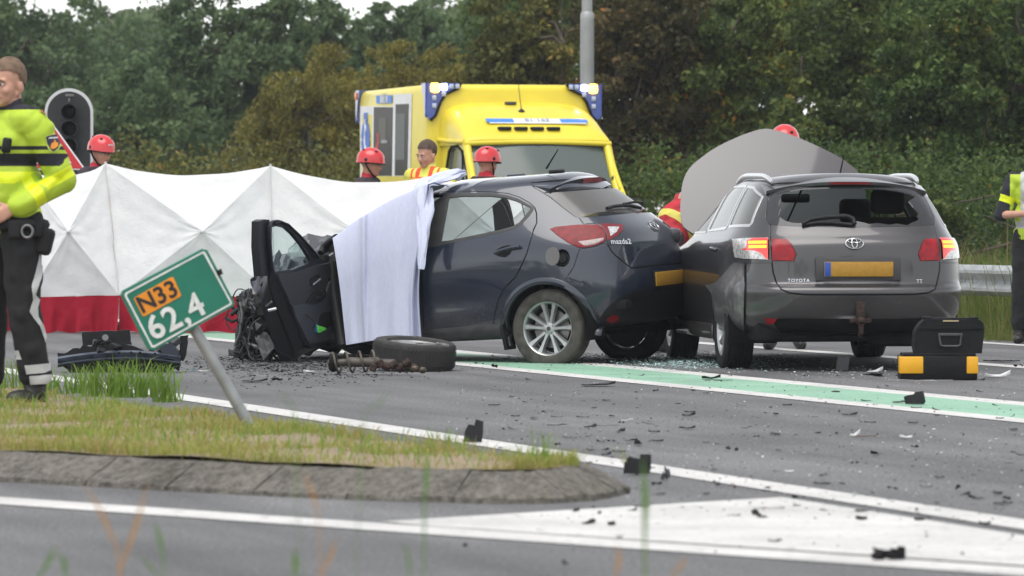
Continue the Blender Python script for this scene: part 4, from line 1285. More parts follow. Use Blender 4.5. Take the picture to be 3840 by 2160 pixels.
# roof spoiler with brake light
def spoiler(car, xr, xf, w, z, th, drop, name, m_, parent, bow=.10):
    b = MB(); rows = []
    for y in np.linspace(-1, 1, 25):
        yy = y * w; k = bow * y * y; zz = z - .07 * abs(y) ** 2.6
        rows.append([(xf + k * .3, yy, zz + .012), ((xf + xr) / 2 + k, yy, zz + .004), (xr + k, yy, zz - drop), (xr + k + .004, yy, zz - drop - th), (xr + .06 + k, yy, zz - drop - th - .012), (xf + k * .3, yy, zz - .06)])
    b.grid(rows); b.add([rows[0][i] for i in range(6)], [tuple(range(6))]); b.add([rows[-1][i] for i in range(6)], [tuple(range(6))])
    b.v = [tuple(car.M @ Vector(p)) for p in b.v]
    return b.build(name, m_, parent, smooth=40), rows
sp, sprow = spoiler(MZ, -.10, .20, .53, 1.462, .042, .028, 'roof_spoiler', NAVY, mz_root, .13)
def spoiler_strip(car, rows, i0, i1, name, m_, parent, t0=.0, t1=1.0, off=-.004):
    b = MB(); g = []
    for r in rows[i0:i1]:
        a, c = Vector(r[2]), Vector(r[3])
        g.append([a.lerp(c, t0) + Vector((off, 0, 0)), a.lerp(c, t1) + Vector((off, 0, 0))])
    b.grid(g); b.v = [tuple(car.M @ Vector(p)) for p in b.v]
    return b.build(name, m_, parent)
spoiler_strip(MZ, sprow, 0, 25, 'spoiler_edge', BLK, sp)
spoiler_strip(MZ, sprow, 8, 17, 'brake_light', REDD, sp, .05, .9, -.008)
# shark-fin base with stub aerial
def tubecar(car, name, pts, r, m_, parent, n=8):
    b = MB(); b.tube([car.M @ Vector(p) for p in pts], r, n); return b.build(name, m_, parent, 60)
ab = MB(); ab.box((.22, 0, 1.50), (.13, .055, .03), None, .012); ab.v = [tuple(MZ.M @ Vector(p)) for p in ab.v]
ao = ab.build('aerial_base', BLK, mz_root, 60)
A0 = at(2049, 632, 38.1); A1 = at(2093, 560, 38.0)
b = MB(); b.tube([A0, A1], [.008, .004], 8); b.build('aerial', BLKR, ao)
# wiper, badge, lettering, number plate
def surf_path(car, pts, off, r, name, m_, parent, n=8):
    P = []
    for p in densify(pts, 10, closed=False):
        h = car.px(*p)
        if h: P.append(car.on(h, off)[0])
    b = MB(); b.tube(P, r, n); return b.build(name, m_, parent, 60)
wb = surf_path(MZ, [(2272,789),(2300,781),(2330,778),(2360,779),(2398,788)], .02, .014, 'wiper_blade', BLK, mz_root)
surf_path(MZ, [(2330,777),(2370,769),(2410,771),(2455,783),(2474,795),(2468,806)], .03, .010, 'wiper_arm', BLK, wb)
def badge_frame(car, px, py, off, face='rear'):
    p, n_ = car.on(car.px(px, py), off)
    up = Vector((0, 0, 1)); up = (up - n_ * up.dot(n_)).normalized(); rt = up.cross(n_)
    return Matrix(((rt.x, up.x, n_.x, p.x), (rt.y, up.y, n_.y, p.y), (rt.z, up.z, n_.z, p.z), (0, 0, 0, 1)))
bf = badge_frame(MZ, 2451, 848, .006)
b = MB()
b.tube([bf @ Vector((.060 * math.cos(a), .046 * math.sin(a), 0)) for a in np.linspace(0, 2 * math.pi, 33)], .0055, 6)
b.tube([bf @ Vector(p) for p in ((-.056, .016, 0), (-.030, .018, 0), (-.010, .002, 0), (0, -.014, 0), (.010, .002, 0), (.030, .018, 0), (.056, .016, 0))], .006, 6)
b.build('badge', CHROME, mz_root, 60)
bf = badge_frame(MZ, 2327, 907, .004)
text_mesh('mazda2', .062, .002, 'lettering', CHROME, mz_root, bf, bold=True, spacing=1.05)
PLATE = mat('plate_yellow', (.36, .19, .018), .55, var=.08, vscale=30)
PLATEB = mat('plate_blue', (.02, .07, .32), .45)
xp = -.712
carbox(MZ, 'number_plate', (xp, 0, .60), (.012, .52, .11), PLATE, mz_root, .004)
carbox(MZ, 'plate_holder', (xp + .01, 0, .60), (.012, .54, .13), BLK, mz_root, .004)
# door handle and fuel flap
hp = surf_path(MZ, [(1857,951),(1875,944),(1900,936),(1925,930),(1953,927)], .022, .014, 'door_handle', NAVY, door_obj[0])
fb = MB(); fl_c = at(2071, 961, 37.25)
ang = R(62)
fa = MZ_L * math.cos(ang) * 1.0 + (-MZ_F) * math.sin(ang) * .0 + MZ_F * math.sin(ang)
for rad, off_ in ((.066, 0),):
    f0 = [fl_c + (Vector((0, 0, 1)) * math.sin(a) * .072 + (MZ_L * math.sin(R(35)) + MZ_F * math.cos(R(35))) * math.cos(a) * .055) for a in np.linspace(0, 2 * math.pi, 25)[:-1]]
    fb.prism(f0, MZ_L * -.012)
fb.build('fuel_flap', mat('flap_grey', (.16, .15, .15), .5, .2), mz_root, 30)
cap_p, cap_n = MZ.on(MZ.px(2109, 970), -.028)
b = MB(); q = cap_n.to_track_quat('Z', 'Y').to_matrix().to_4x4()
b.lathe([(.001, .02), (.03, .02), (.035, .012), (.036, .0), (.048, .0), (.05, -.004)], 24, Matrix.Translation(cap_p) @ q)
b.build('fuel_cap', BLK, mz_root)
# interior
seat_row(MZ, .12, (-.38, .38), .50, mz_root, .48, .90)
seat_row(MZ, 1.22, (-.36, .36), .50, mz_root, .42, .86, head=False)
carbox(MZ, 'dashboard', (1.95, 0, .86), (.35, 1.3, .22), SEATM, mz_root, .08)
# mirror on the far side
carbox(MZ, 'wing_mirror', (1.86, -.92, 1.02), (.10, .16, .13), BLK, mz_root, .04)
# ------------------------------------------------------------------ the grey estate car
TY_YAW = R(-6.5)
TY_F = Vector((math.sin(TY_YAW), math.cos(TY_YAW), 0))
TY_L = Vector((-math.cos(TY_YAW), math.sin(TY_YAW), 0))
ty_c = gnd(2753, 1381)
ty_org = ty_c - TY_L * 0.775
TY_M = Matrix.Translation(ty_org) @ Matrix(((TY_F.x, TY_L.x, 0, 0), (TY_F.y, TY_L.y, 0, 0), (0, 0, 1, 0), (0, 0, 0, 1)))
def ty_def(P):
    Q = P.copy(); x, y, z = Q[..., 0], Q[..., 1], Q[..., 2]
    # the rear left corner is pushed in below the lamp
    d = np.exp(-((x + .48) / .22) ** 2 - ((z - .78) / .16) ** 2) * (y > .4)
    Q[..., 1] -= d * .07
    d2 = np.exp(-((x + .62) / .10) ** 2 - ((z - .60) / .14) ** 2) * (y > .4)
    Q[..., 1] += d2 * .025
    Q[..., 1] += (y > .5) * .008 * np.sin(19 * x + 13 * z) * np.exp(-((x + .5) / .3) ** 2 - ((z - .65) / .22) ** 2)
    return Q
ty_rows = [
    ring(.30, .24, -.93, .26, .66, .78, 3.62, .62),
    ring(.34, .27, -1.00, .26, .73, .85, 3.68, .70),
    ring(.44, .40, -1.045, .26, .785, .895, 3.72, .74),
    ring(.555, .52, -1.065, .26, .80, .91, 3.72, .76),
    ring(.605, .56, -1.07, .26, .805, .912, 3.70, .76),
    ring(.635, .59, -1.05, .26, .805, .912, 3.70, .76),
    ring(.652, .62, -.99, .25, .80, .912, 3.68, .76),
    ring(.70, .66, -.985, .26, .805, .912, 3.64, .76),
    ring(.86, .75, -.98, .28, .805, .905, 3.52, .75),
    ring(.945, .83, -.972, .30, .80, .898, 3.38, .74),
    ring(.985, .86, -.945, .30, .79, .888, 3.20, .72),
    ring(1.02, .90, -.905, .30, .772, .870, 2.85, .71),
    ring(1.065, .95, -.880, .30, .755, .845, 2.60, .70),
    ring(1.20, 1.09, -.80, .29, .70, .785, 2.20, .64),
    ring(1.33, 1.25, -.70, .28, .635, .715, 1.80, .58),
    ring(1.415, 1.385, -.60, .27, .58, .655, 1.45, .53),
    ring(1.455, 1.452, -.50, .24, .505, .575, 1.25, .48),
    ring(1.480, 1.488, -.40, .14, .30, .35, 1.08, .28),
    [(x, 0, z) for x, y, z in ring(1.486, 1.494, -.35, .10, .2, .22, 1.0, .2)],
]
TY = Car(Surf(ty_rows, ty_def), TY_M)
ty_root = thing('estate_car', 'dark grey estate car with broken rear window and raised bonnet', 'car', matrix=TY_M)
t3 = lambda pts: [(2500 + x / 2.5417, 850 + y / 2.5417) for x, y in pts]
t1 = lambda pts: [(2500 + x / 3.22, 450 + y / 3.22) for x, y in pts]
t2 = lambda pts: [(2850 + x / 3.22, 620 + y / 3.22) for x, y in pts]
tg = TY.pxs([(2897.5,689),(2885,714),(2877,745),(2869,816),(2886,844),(2887,889),(2891.5,968),(2897,1019),(2909,1058.5),(2929,1086),(2960,1100),(3011.5,1106),(3100,1107)])
tyTG = [(0, tg[0][1])] + tg + [(0, tg[-1][1])]
bt = TY.pxs([(2803,1172),(2802,1010),(2800,986),(2893,985)])
low = [q for q in tg if q[1] < bt[-1][1]]
TY.region('rear_bumper', [(0, tg[-1][1])] + low[::-1] + bt[::-1] + [(bt[0][0], bt[0][1]), (bt[0][0] + .1, -.2), (0, -.2)], 'centre', .004, .004)
TY.region('tailgate', tyTG, 'centre', .010)
rg = TY.pxs([(3028,695),(2935,704),(2888,728),(2876,763),(2872,820),(2880,838),(2892,845),(3012,850.6),(3150,853)])
TY.region('rear_window', [(0, rg[0][1])] + rg + [(0, rg[-1][1])], 'centre', .003, -.002)
hole = t2([(240,400),(220,470),(245,520),(218,600),(245,625),(300,665),(380,690),(450,695),(560,690),(700,702),(900,694),(1000,700),(1150,668),(1260,690),(1320,708),(1400,695),(1480,702),(1560,717),(1650,700),(1780,722),(1830,690),(1900,665),(1925,640),(1905,610),(1918,570),(1880,530),(1830,470),(1800,430),(1850,395),(1880,372),(1800,335),(1650,300),(1500,280),(1250,266),(1000,262),(750,266),(500,280),(300,312),(190,342),(240,372)])
TY.region('hole', TY.pxs(hole + hole[:1], 6), 'left', 0)
TY.region('tail_light', TY.pxs([(2750,897),(2799,894),(2883.6,894),(2883.6,976),(2799,972),(2760,966),(2754,936.6)]), 'both', .004, .012)
TY.region('tail_light_red', TY.pxs(t3([(822,117),(973,117),(973,312),(948,298),(905,252),(850,230),(780,226),(722,216),(768,202),(778,140)])), 'both', 0, .0125)
TY.region('lamp_row', TY.pxs(t3([(790,143),(962,143),(962,168),(790,168)]), 6), 'both', 0, .014)
TY.region('lamp_row', TY.pxs(t3([(795,180),(962,180),(962,207),(795,207)]), 6), 'both', 0, .014)
TY.region('tailgate_light', TY.pxs([(2895,897),(2952,898),(2968,913),(2988,954),(2978,980),(2895,978)]), 'both', .004, .010)
TY.region('reflector', TY.pxs([(2868,1192),(2948.5,1196),(2948.5,1212),(2878,1214)]), 'both', .002, .008)
lw = [TY.rear(y, .40) for y in (.0, .3, .6)]
TY.region('bumper_skirt', [(0, lw[0][1])] + [q for q in lw if q] + [(TY.rear(.62, .36) or lw[-1]), ((TY.rear(.62, .36) or lw[-1])[0], -.2), (0, -.2)], 'centre', 0, .002)
# side glass (traced where the photograph shows it)
tyw = [('front_window', t1([(725,775),(560,945),(435,1100),(372,1240),(362,1365),(465,1318),(515,1180),(600,1000),(688,850)])),
       ('rear_door_window', t1([(790,762),(925,772),(898,850),(800,1010),(695,1238),(525,1295),(562,1220),(622,1060),(702,900),(762,800)])),
       ('quarter_window', t1([(955,795),(1025,840),(1038,880),(988,1060),(930,1205),(792,1215),(832,1110),(882,980)]))]
for nm, pts in tyw: print('ty', nm, [tuple(round(float(q), 2) for q in TY.S.ev(np.array([a]), np.array([b_]))[0]) for a, b_ in TY.pxs(pts + pts[:1], 80)][:6])
sw = [('front_window', [(1.02, 1.04), (1.0, 1.36), (1.35, 1.33), (1.95, 1.03)]),
      ('rear_door_window', [(.12, 1.08), (.22, 1.38), (.92, 1.38), (.94, 1.05)]),
      ('quarter_window', [(-.52, 1.10), (-.42, 1.30), (-.12, 1.365), (.12, 1.375), (.02, 1.09)])]
for nm, pts in sw:
    TY.region('window_trim', TY.inset(TY.sides(pts + pts[:1]), -.028), 'both', 0, .003)
for nm, pts in sw:
    TY.region(nm if nm != 'front_window' else nm, TY.sides(pts + pts[:1]), 'both', .003, -.004)
dr = [(.98, .30), (.98, 1.0), (.96, 1.41), (.20, 1.41), (.08, 1.06), (-.05, .95), (.10, .62), (.36, .48), (.40, .30)]
df_ = [(1.0, .30), (1.0, 1.0), (.98, 1.41), (1.4, 1.38), (2.05, .98), (2.05, .30)]
J = TY.S.J
for nm, pts in (('rear_door', dr), ('front_door', df_)):
    pass
TY.region('windscreen', [(J, 12.3), (J - 3.2, 12.4), (J - 2.9, 15.2), (J, 15.2)], 'both', .004, -.004)
TY.region('hole', [(J, 8.2), (J - 2.6, 8.4), (J - 3.0, 11.8), (J, 11.8)], 'both', 0)
arch(TY, 0.0, .31, .365); arch(TY, 2.70, .31, .365)
TY.partition((3.4, 3.2))
GREY = paint('grey_metallic_paint', (0.064, 0.061, 0.064), .7, .36, .7, (.13, .12, .105), .25, .75, .5)
GL_BRK = glass_mat('privacy_glass', (.20, .22, .23), (.045, .045, .05), .72, .06)
LED = mat('lamp_led', (1.0, .22, .015), .3, emit=2.2)
RED2 = mat('estate_lamp_red', (0.25, 0.006, 0.012), .3, 0, .25, coat=.2, var=.3, vscale=18)
REDL = mat('estate_lamp_lit', (0.75, 0.03, 0.02), .2, 0, .6, coat=1.0, emit=.25)
CLR2 = mat('estate_lamp_clear', (.55, .53, .52), .2, .2, .5, coat=.5, var=.35, vscale=35)
TY.piece('body', GREY, ty_root); TY.piece('seam', SEAM, ty_root, 'panel_gap'); TY.piece('rear_bumper', GREY, ty_root)
tgo = TY.piece('tailgate', GREY, ty_root)[0]
TY.piece('rear_window', GL_BRK, tgo)
for sd in ('L', 'R'):
    lo_ = TY.piece('tail_light', CLR2, ty_root, sides=(sd,))
    if lo_:
        TY.piece('tail_light_red', REDL, lo_[0], 'red_lens', sides=(sd,), skirt=0); TY.piece('lamp_row', LED, lo_[0], sides=(sd,), skirt=0)
TY.piece('tailgate_light', RED2, ty_root); TY.piece('reflector', RED2, ty_root); TY.piece('bumper_skirt', UNDER, ty_root, skirt=0)
TY.piece('window_trim', mat('bright_trim', (.55, .55, .55), .25, .8), ty_root)
GL_PRIV = glass_mat('grey_side_glass', (.30, .32, .32), (.16, .16, .15), .62, .05)
TY.piece('front_window', glass_mat('open_window', (.9, .9, .9), (.01, .01, .01), .10, .04), ty_root); TY.piece('rear_door_window', GL_PRIV, ty_root); TY.piece('quarter_window', GL_PRIV, ty_root)
TY.piece('windscreen', glass_mat('estate_windscreen', (.42, .48, .48), (.05, .05, .05), .15, .04), ty_root)
# bumper corner torn loose on the left
tc = t3([(648,345),(755,350),(752,560),(745,840),(745,1010),(690,1060),(535,1112),(505,1000),(492,800),(465,625),(420,562),(500,532),(560,462)])
P = []
for p in densify(tc, 8):
    h = TY.px(*p)
    if h: P.append((h, p))
SCUFF = mat('scuffed_grey_paint', (.10, .098, .10), .45, .4, .5, coat=.4, col2=(.20, .19, .185), vscale=9, lo=.55, hi=.72, bump=.25, bscale=14)
q2 = [(p[1][0], p[1][1]) for p in P]
tri, pts2 = tri_poly(q2, (), 9)
vs = []; vmap = {}
for i, p in enumerate(pts2):
    h = TY.px(*p)
    if h:
        k = max(0, (2790 - p[0]) / 130)
        w_, n_ = TY.on(h, .012 + .035 * k * k)
        vmap[i] = len(vs); vs.append(w_)
b = MB(); b.add(vs, [tuple(vmap[i] for i in t) for t in tri if all(i in vmap for i in t)])
co = b.build('bumper_corner', SCUFF, ty_root, smooth=60); co['label'] = 'scuffed bumper corner torn loose'
TY_TM = (TYRE_D, RIM_D, BLK)
for wx in (0, 2.70):
    for s_ in (1, -1):
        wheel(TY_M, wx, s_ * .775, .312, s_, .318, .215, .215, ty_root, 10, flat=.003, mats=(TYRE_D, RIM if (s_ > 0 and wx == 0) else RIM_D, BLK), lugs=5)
        b = MB(); rows = []
        for a in np.linspace(-.3, math.pi + .3, 22):
            rows.append([(wx + .372 * math.cos(a), s_ * .88, .31 + .372 * math.sin(a)), (wx + .372 * math.cos(a), s_ * .52, .31 + .372 * math.sin(a))])
        b.grid(rows); b.add([r[1] for r in rows], [tuple(range(22))])
        b.v = [tuple(TY.M @ Vector(p)) for p in b.v]
        b.build('wheel_arch_liner', UNDER, ty_root, smooth=60)
carbox(TY, 'underbody', (1.3, 0, .30), (4.2, 1.46, .16), UNDER, ty_root, .04)
carbox(TY, 'silencer', (-.62, -.35, .27), (.42, .50, .17), UNDER, ty_root, .06)
carbox(TY, 'spare_well', (-.55, .1, .34), (.62, .8, .14), UNDER, ty_root, .05)
carbox(TY, 'rear_floor', (-.35, 0, .55), (1.0, 1.40, .05), UNDER, ty_root, .02)
carbox(TY, 'axle_beam', (0, 0, .25), (.12, 1.3, .09), UNDER, ty_root, .03)
carbox(TY, 'sill', (1.35, .84, .27), (1.85, .10, .12), GREY, ty_root, .03)
carbox(TY, 'sill', (1.35, -.84, .27), (1.85, .10, .12), GREY, ty_root, .03)
carbox(TY, 'engine_block', (2.95, 0, .62), (.7, 1.1, .42), UNDER, ty_root, .08)
seat_row(TY, .28, (.05, .50), .44, ty_root, .50, .90, head=False, lean=.2)
seat_row(TY, .28, (-.42,), .66, ty_root, .50, 1.10, lean=.2)
carbox(TY, 'door_lining', (.9, -.80, .95), (1.9, .03, .30), SEATM, ty_root, .01)
seat_row(TY, 1.35, (.38,), .50, ty_root, .45, .86)
seat_row(TY, 1.35, (-.38,), .54, ty_root, .45, 1.03)
carbox(TY, 'dashboard', (2.15, 0, .88), (.4, 1.4, .22), SEATM, ty_root, .08)
carbox(TY, 'headliner', (.35, 0, 1.425), (1.4, 1.0, .02), SEATM, ty_root, .01)
mo = carbox(TY, 'rear_view_mirror', (1.62, .02, 1.30), (.03, .23, .07), BLK, ty_root, .02)
# roof spoiler lip over the window with its high brake lamp
sp, sprow = spoiler(TY, -.66, -.30, .61, 1.452, .022, .035, 'roof_spoiler', GREY, ty_root, .17)
spoiler_strip(TY, sprow, 9, 16, 'brake_light', REDD, sp, .1, .9, -.006)
# roof rails
for s_ in (1, -1):
    P = []
    for x in np.linspace(-.42, 1.20, 24):
        h = TY.top(x, s_ * (.575 - .03 * ((x - .4) / .8) ** 2))
        if h: P.append(TY.on(h, .028)[0])
    b = MB(); b.tube(P, [.008] + [.017] * (len(P) - 2) + [.008], 8, flat=1.3); b.build('roof_rail', mat('rail_aluminium', (.66, .67, .68), .3, .7), ty_root, 60)
b = MB(); A0 = at(3147, 668, 37.2); A1 = at(3165, 580, 37.2)
b.lathe([(.024, -.01), (.022, .006), (.012, .018), (.001, .02)], 16, Matrix.Translation(A0)); b.tube([A0, A1], [.007, .004], 8); b.build('aerial', BLKR, ty_root, 60)
wb = surf_path(TY, [(3010,845),(3040,828),(3100,820),(3170,816),(3198,826),(3203,846)], .022, .018, 'wiper_arm', BLK, ty_root)
surf_path(TY, [(3008,848),(3060,838),(3120,838),(3195,846)], .012, .014, 'wiper_blade', BLK, wb)
bf = badge_frame(TY, 3204, 913.5, .006)
b = MB()
el = lambda rx, ry, dy=0: [bf @ Vector((rx * math.cos(a), ry * math.sin(a) + dy, 0)) for a in np.linspace(0, 2 * math.pi, 41)]
b.tube(el(.066, .045), .0055, 6); b.tube(el(.020, .041, .002), .0045, 6); b.tube(el(.050, .017, .020), .0045, 6)
b.build('badge', CHROME, ty_root, 60)
bf = badge_frame(TY, 2995, 1053, .004); text_mesh('TOYOTA', .036, .002, 'lettering', CHROME, ty_root, bf, spacing=1.15)
bf = badge_frame(TY, 3447, 1056, .004); text_mesh('TT', .04, .002, 'lettering', CHROME, ty_root, bf)
pf, pn = TY.on(TY.rear(0, .755), .010)
pl = TY.M.inverted() @ pf
carbox(TY, 'plate_recess', (pl.x + .012, 0, .765), (.02, .64, .17), mat('recess_dark', (.045, .044, .045), .5), ty_root, .004)
carbox(TY, 'number_plate', (pl.x - .012, 0, .765), (.01, .52, .11), PLATE, ty_root, .004)
carbox(TY, 'plate_band', (pl.x - .0185, .235, .765), (.004, .045, .104), PLATEB, ty_root, .001)
# tow bar
RUST = mat('rusty_iron', (.035, .020, .015), .85, .2, var=.5, vscale=40)
tb = MB()
tb.box((-1.075, 0, .44), (.05, .06, .17), None, .008); tb.box((-1.07, 0, .385), (.03, .16, .035), None, .006)
tb.tube([(-1.07, 0, .40), (-1.09, 0, .30), (-1.12, .01, .275), (-1.15, .01, .30), (-1.155, .01, .36)], .018, 8); tb.ell((-1.155, .01, .385), (.026, .026, .026), None, 12, 8)
tb.v = [tuple(TY.M @ Vector(p)) for p in tb.v]; tb.build('tow_bar', RUST, ty_root)
# mirror
carbox(TY, 'wing_mirror', (1.95, -.98, 1.0), (.12, .18, .13), GREY, ty_root, .045); carbox(TY, 'wing_mirror', (1.95, .98, 1.0), (.12, .18, .13), GREY, ty_root, .045)
hs = MB(); h = TY.side(.22, .90); hp_, hn = TY.on(h, .02)
hs.tube([TY.on(TY.side(.14 + .05 * k, .90 + .003 * k), .025 if 0 < k < 4 else .0)[0] for k in range(5)], .013, 8); hs.build('door_handle', GREY, ty_root, 60)
# raised bonnet, its outside towards the camera
h0 = TY.M @ Vector((2.52, 0, .98)); hd = (TY.M.to_3x3() @ Vector((math.cos(R(60)), 0, math.sin(R(60))))).normalized()
hn = (TY.M.to_3x3() @ Vector((-math.sin(R(60)), 0, math.cos(R(60))))).normalized()
ho = t1([(1180,118),(1040,150),(850,220),(600,340),(420,460),(290,570),(220,680),(185,800),(172,950),(170,1100),(185,1240),(240,1320),(420,1420),(800,1500),(1300,1520),(1800,1500),(2150,1420),(2330,1320),(2395,1200),(2410,1050),(2400,900),(2380,780),(2330,665),(2280,600),(2200,540),(2100,470),(1900,370),(1700,280),(1520,205),(1330,140)])
tri, pp = tri_poly(smoothpts(ho, 3), (), 26)
cx_, cy_ = 2895, 720
def bon(p, off=0.0):
    w_ = on_plane(p[0], p[1], h0, hn)
    r2 = ((p[0] - cx_) / 330) ** 2 + ((p[1] - cy_) / 260) ** 2
    return w_ + hn * (.05 * (1 - r2 * .8) + off)
b = MB(); n_ = len(pp)
b.add([bon(p) for p in pp], tri); b.add([bon(p, -.02) for p in pp], [(t[2], t[1], t[0]) for t in tri])
ed = {}
for t in tri:
    for e in ((t[0], t[1]), (t[1], t[2]), (t[2], t[0])): ed[e] = 1
b.f += [(e[0], e[0] + n_, e[1] + n_, e[1]) for e in ed if (e[1], e[0]) not in ed]
bo = b.build('bonnet', GREY, ty_root, smooth=50)
b = MB(); b.tube([TY.M @ Vector((3.3, -.5, .9)), TY.M @ Vector((2.95, -.45, 1.6))], .006, 6); b.build('bonnet_stay', BLK, ty_root)
# ------------------------------------------------------------------ open front door of the hatchback
z5 = lambda pts: [(850 + x / 2.264, 780 + y / 2.264) for x, y in pts]
d_h = Vector((-1.50, 38.25, 0)); d_l = Vector((-1.905, 37.40, 0))
d_e = (d_h - d_l).normalized(); d_n = Vector((d_e.y, -d_e.x, 0))          # d_n: the inner face's outward side
if d_n.y > 0: d_n = -d_n
def dpt(p, off=0.0): return on_plane(p[0], p[1], d_l, d_n) + d_n * off
DSKIN = mat('door_inner_metal', (.012, .014, .022), .4, .2, var=.3)
DTRIM = mat('door_trim_dark', (.016, .017, .021), .62, var=.12, vscale=6, bump=.1, bscale=220)
DTRIM2 = mat('door_trim_blue', (.026, .029, .038), .55, var=.1, vscale=6)
door_out = z5([(392,118),(440,100),(505,128),(600,216),(700,320),(762,392),(800,440),(852,462),(860,520),(850,640),(900,900),(938,1070),(930,1115),(860,1150),(700,1195),(655,1190),(640,1165),(560,950),(470,740),(410,570),(385,420),(375,300),(372,190)])
door_win = z5([(384,165),(430,152),(500,168),(560,222),(640,320),(715,440),(700,468),(560,522),(412,538),(394,450),(384,300)])
b = MB(); b.plate(smoothpts(door_out, 2), [door_win], lambda p: dpt(p), d_n * -.03)
fdoor = b.build('front_door', DSKIN, mz_root, smooth=30)
b = MB(); b.plate(z5([(412,560),(580,545),(730,492),(848,466),(856,520),(830,640),(895,900),(930,1075),(918,1108),(700,1180),(650,1160),(570,950),(485,740),(420,600)]), [], lambda p: dpt(p, .03), d_n * -.03)
trim = b.build('door_trim', DTRIM, fdoor, smooth=30)
b = MB(); b.plate(smoothpts(z5([(520,830),(700,820),(790,760),(830,640),(850,640),(880,850),(905,1060),(880,1100),(690,1150),(650,1130),(600,1030)]), 2), [], lambda p: dpt(p, .045), d_n * -.015)
b.build('door_pocket_panel', DTRIM2, trim, smooth=30)
b = MB(); b.plate(smoothpts(z5([(760,900),(840,885),(842,990),(800,1020),(745,1040),(740,960)]), 3), [], lambda p: dpt(p, .048), d_n * -.004)
b.build('pocket_opening', BLKR, trim, smooth=0)
b = MB(); b.plate(z5([(715,990),(735,1000),(790,1015),(795,1030),(740,1058),(722,1055)]), [], lambda p: dpt(p, .055), d_n * -.006)
o = b.build('green_cloth', mat('cloth_green', (.10, .55, .06), .8, var=.3, vscale=40), fdoor, smooth=0); o['label'] = 'bright green cloth stuffed in the door pocket'
b = MB(); b.plate(z5([(712,985),(722,990),(722,1058),(708,1050)]), [], lambda p: dpt(p, .052), d_n * -.006); b.build('blue_cloth', mat('cloth_blue', (.02, .10, .35), .8), fdoor, smooth=0)
b = MB(); b.plate(smoothpts(z5([(680,600),(750,565),(752,600),(690,660),(680,655)]), 2), [], lambda p: dpt(p, .034), d_n * -.004); b.build('handle_cup', BLKR, trim, smooth=0)
b = MB(); b.tube([dpt(p, .045) for p in z5([(686,655),(720,630),(748,606)])], .012, 8); b.build('door_pull', CHROME, trim, 60)
b = MB(); b.plate(z5([(640,810),(700,720),(790,690),(800,720),(770,770),(680,818)]), [], lambda p: dpt(p, .05), d_n * -.012)
for p in z5([(740,705),(760,715),(715,755),(735,765),(708,775)]): b.box(dpt(p, .055), (.022, .012, .016), None, .004)
b.build('switch_panel', BLK, trim, smooth=30)
b = MB(); b.plate(z5([(312, 114), (350, 96), (400, 100), (388, 165), (382, 300), (392, 450), (412, 575), (330, 580), (308, 330)]), [], lambda p: dpt(p, -.035), d_n * -.07); b.build('window_stile', mat('stile_black', (.007, .008, .011), .4, spec=.3), fdoor, smooth=30)
# latch edge of the door: a boxed end face with seal, latch and outer skin running down to the road
edge_i = z5([(374,190),(376,320),(388,430),(412,575),(470,740),(560,950),(645,1180)])
edge_o = z5([(312,112),(306,330),(318,560),(300,800),(352,1000),(430,1210),(478,1352)])
rows = []
for a, c_ in zip(smoothpts(edge_i, 4, False), smoothpts(edge_o, 4, False)):
    A = dpt(a, .0); s_ = -d_n * .13
    o2 = on_plane(c_[0], c_[1], d_l - d_n * .13 + Vector((0, 0, 0)), d_n)
    rows.append([A, A.lerp(o2, .35) - d_e * .012, A.lerp(o2, .45) - d_e * .002, A.lerp(o2, .75) - d_e * .004, o2 - d_e * .012, o2 + d_e * .03 - d_n * .012])
b = MB(); b.grid(rows); b.build('door_edge', mat('door_edge_black', (.007, .008, .012), .35, .2, coat=.4), fdoor, smooth=30)
b = MB(); b.tube([r[1] - d_e * .012 for r in rows], .010, 6); b.build('door_seal', BLKR, fdoor, 60)
b = MB(); p = dpt(z5([(450, 862)])[0], -.05); b.box(p - d_e * .03, (.07, .03, .025), (0, -.25, 0), .004); b.build('door_latch', CHROME, fdoor)
b = MB(); b.tube([dpt(p, .02) for p in z5([(395,140),(440,118),(505,145),(600,235),(700,345),(760,420)])], .012, 6); b.build('frame_seal', BLKR, fdoor, 60)
b = MB(); b.plate(door_win, [], lambda p: dpt(p, -.012), d_n * -.004); b.build('window', glass_mat('door_glass', (.90, .96, .95), (.12, .15, .15), .07, .04), fdoor, smooth=0)
b = MB(); b.prism([dpt(p, -.02) for p in z5([(715,445),(752,380),(775,400),(800,442),(760,462),(720,470)])], d_n * -.05); b.build('mirror_triangle', BLK, fdoor)
# outer skin of the door
b = MB(); sk = z5([(318,560),(412,560),(600,540),(850,470),(900,900),(930,1110),(640,1250),(490,1355),(430,1210),(352,1000),(300,800)])
b.add([on_plane(p[0], p[1], d_l - d_n * .15, d_n) for p in sk], [tuple(range(len(sk)))]); b.build('door_skin', NAVY, fdoor, smooth=0)

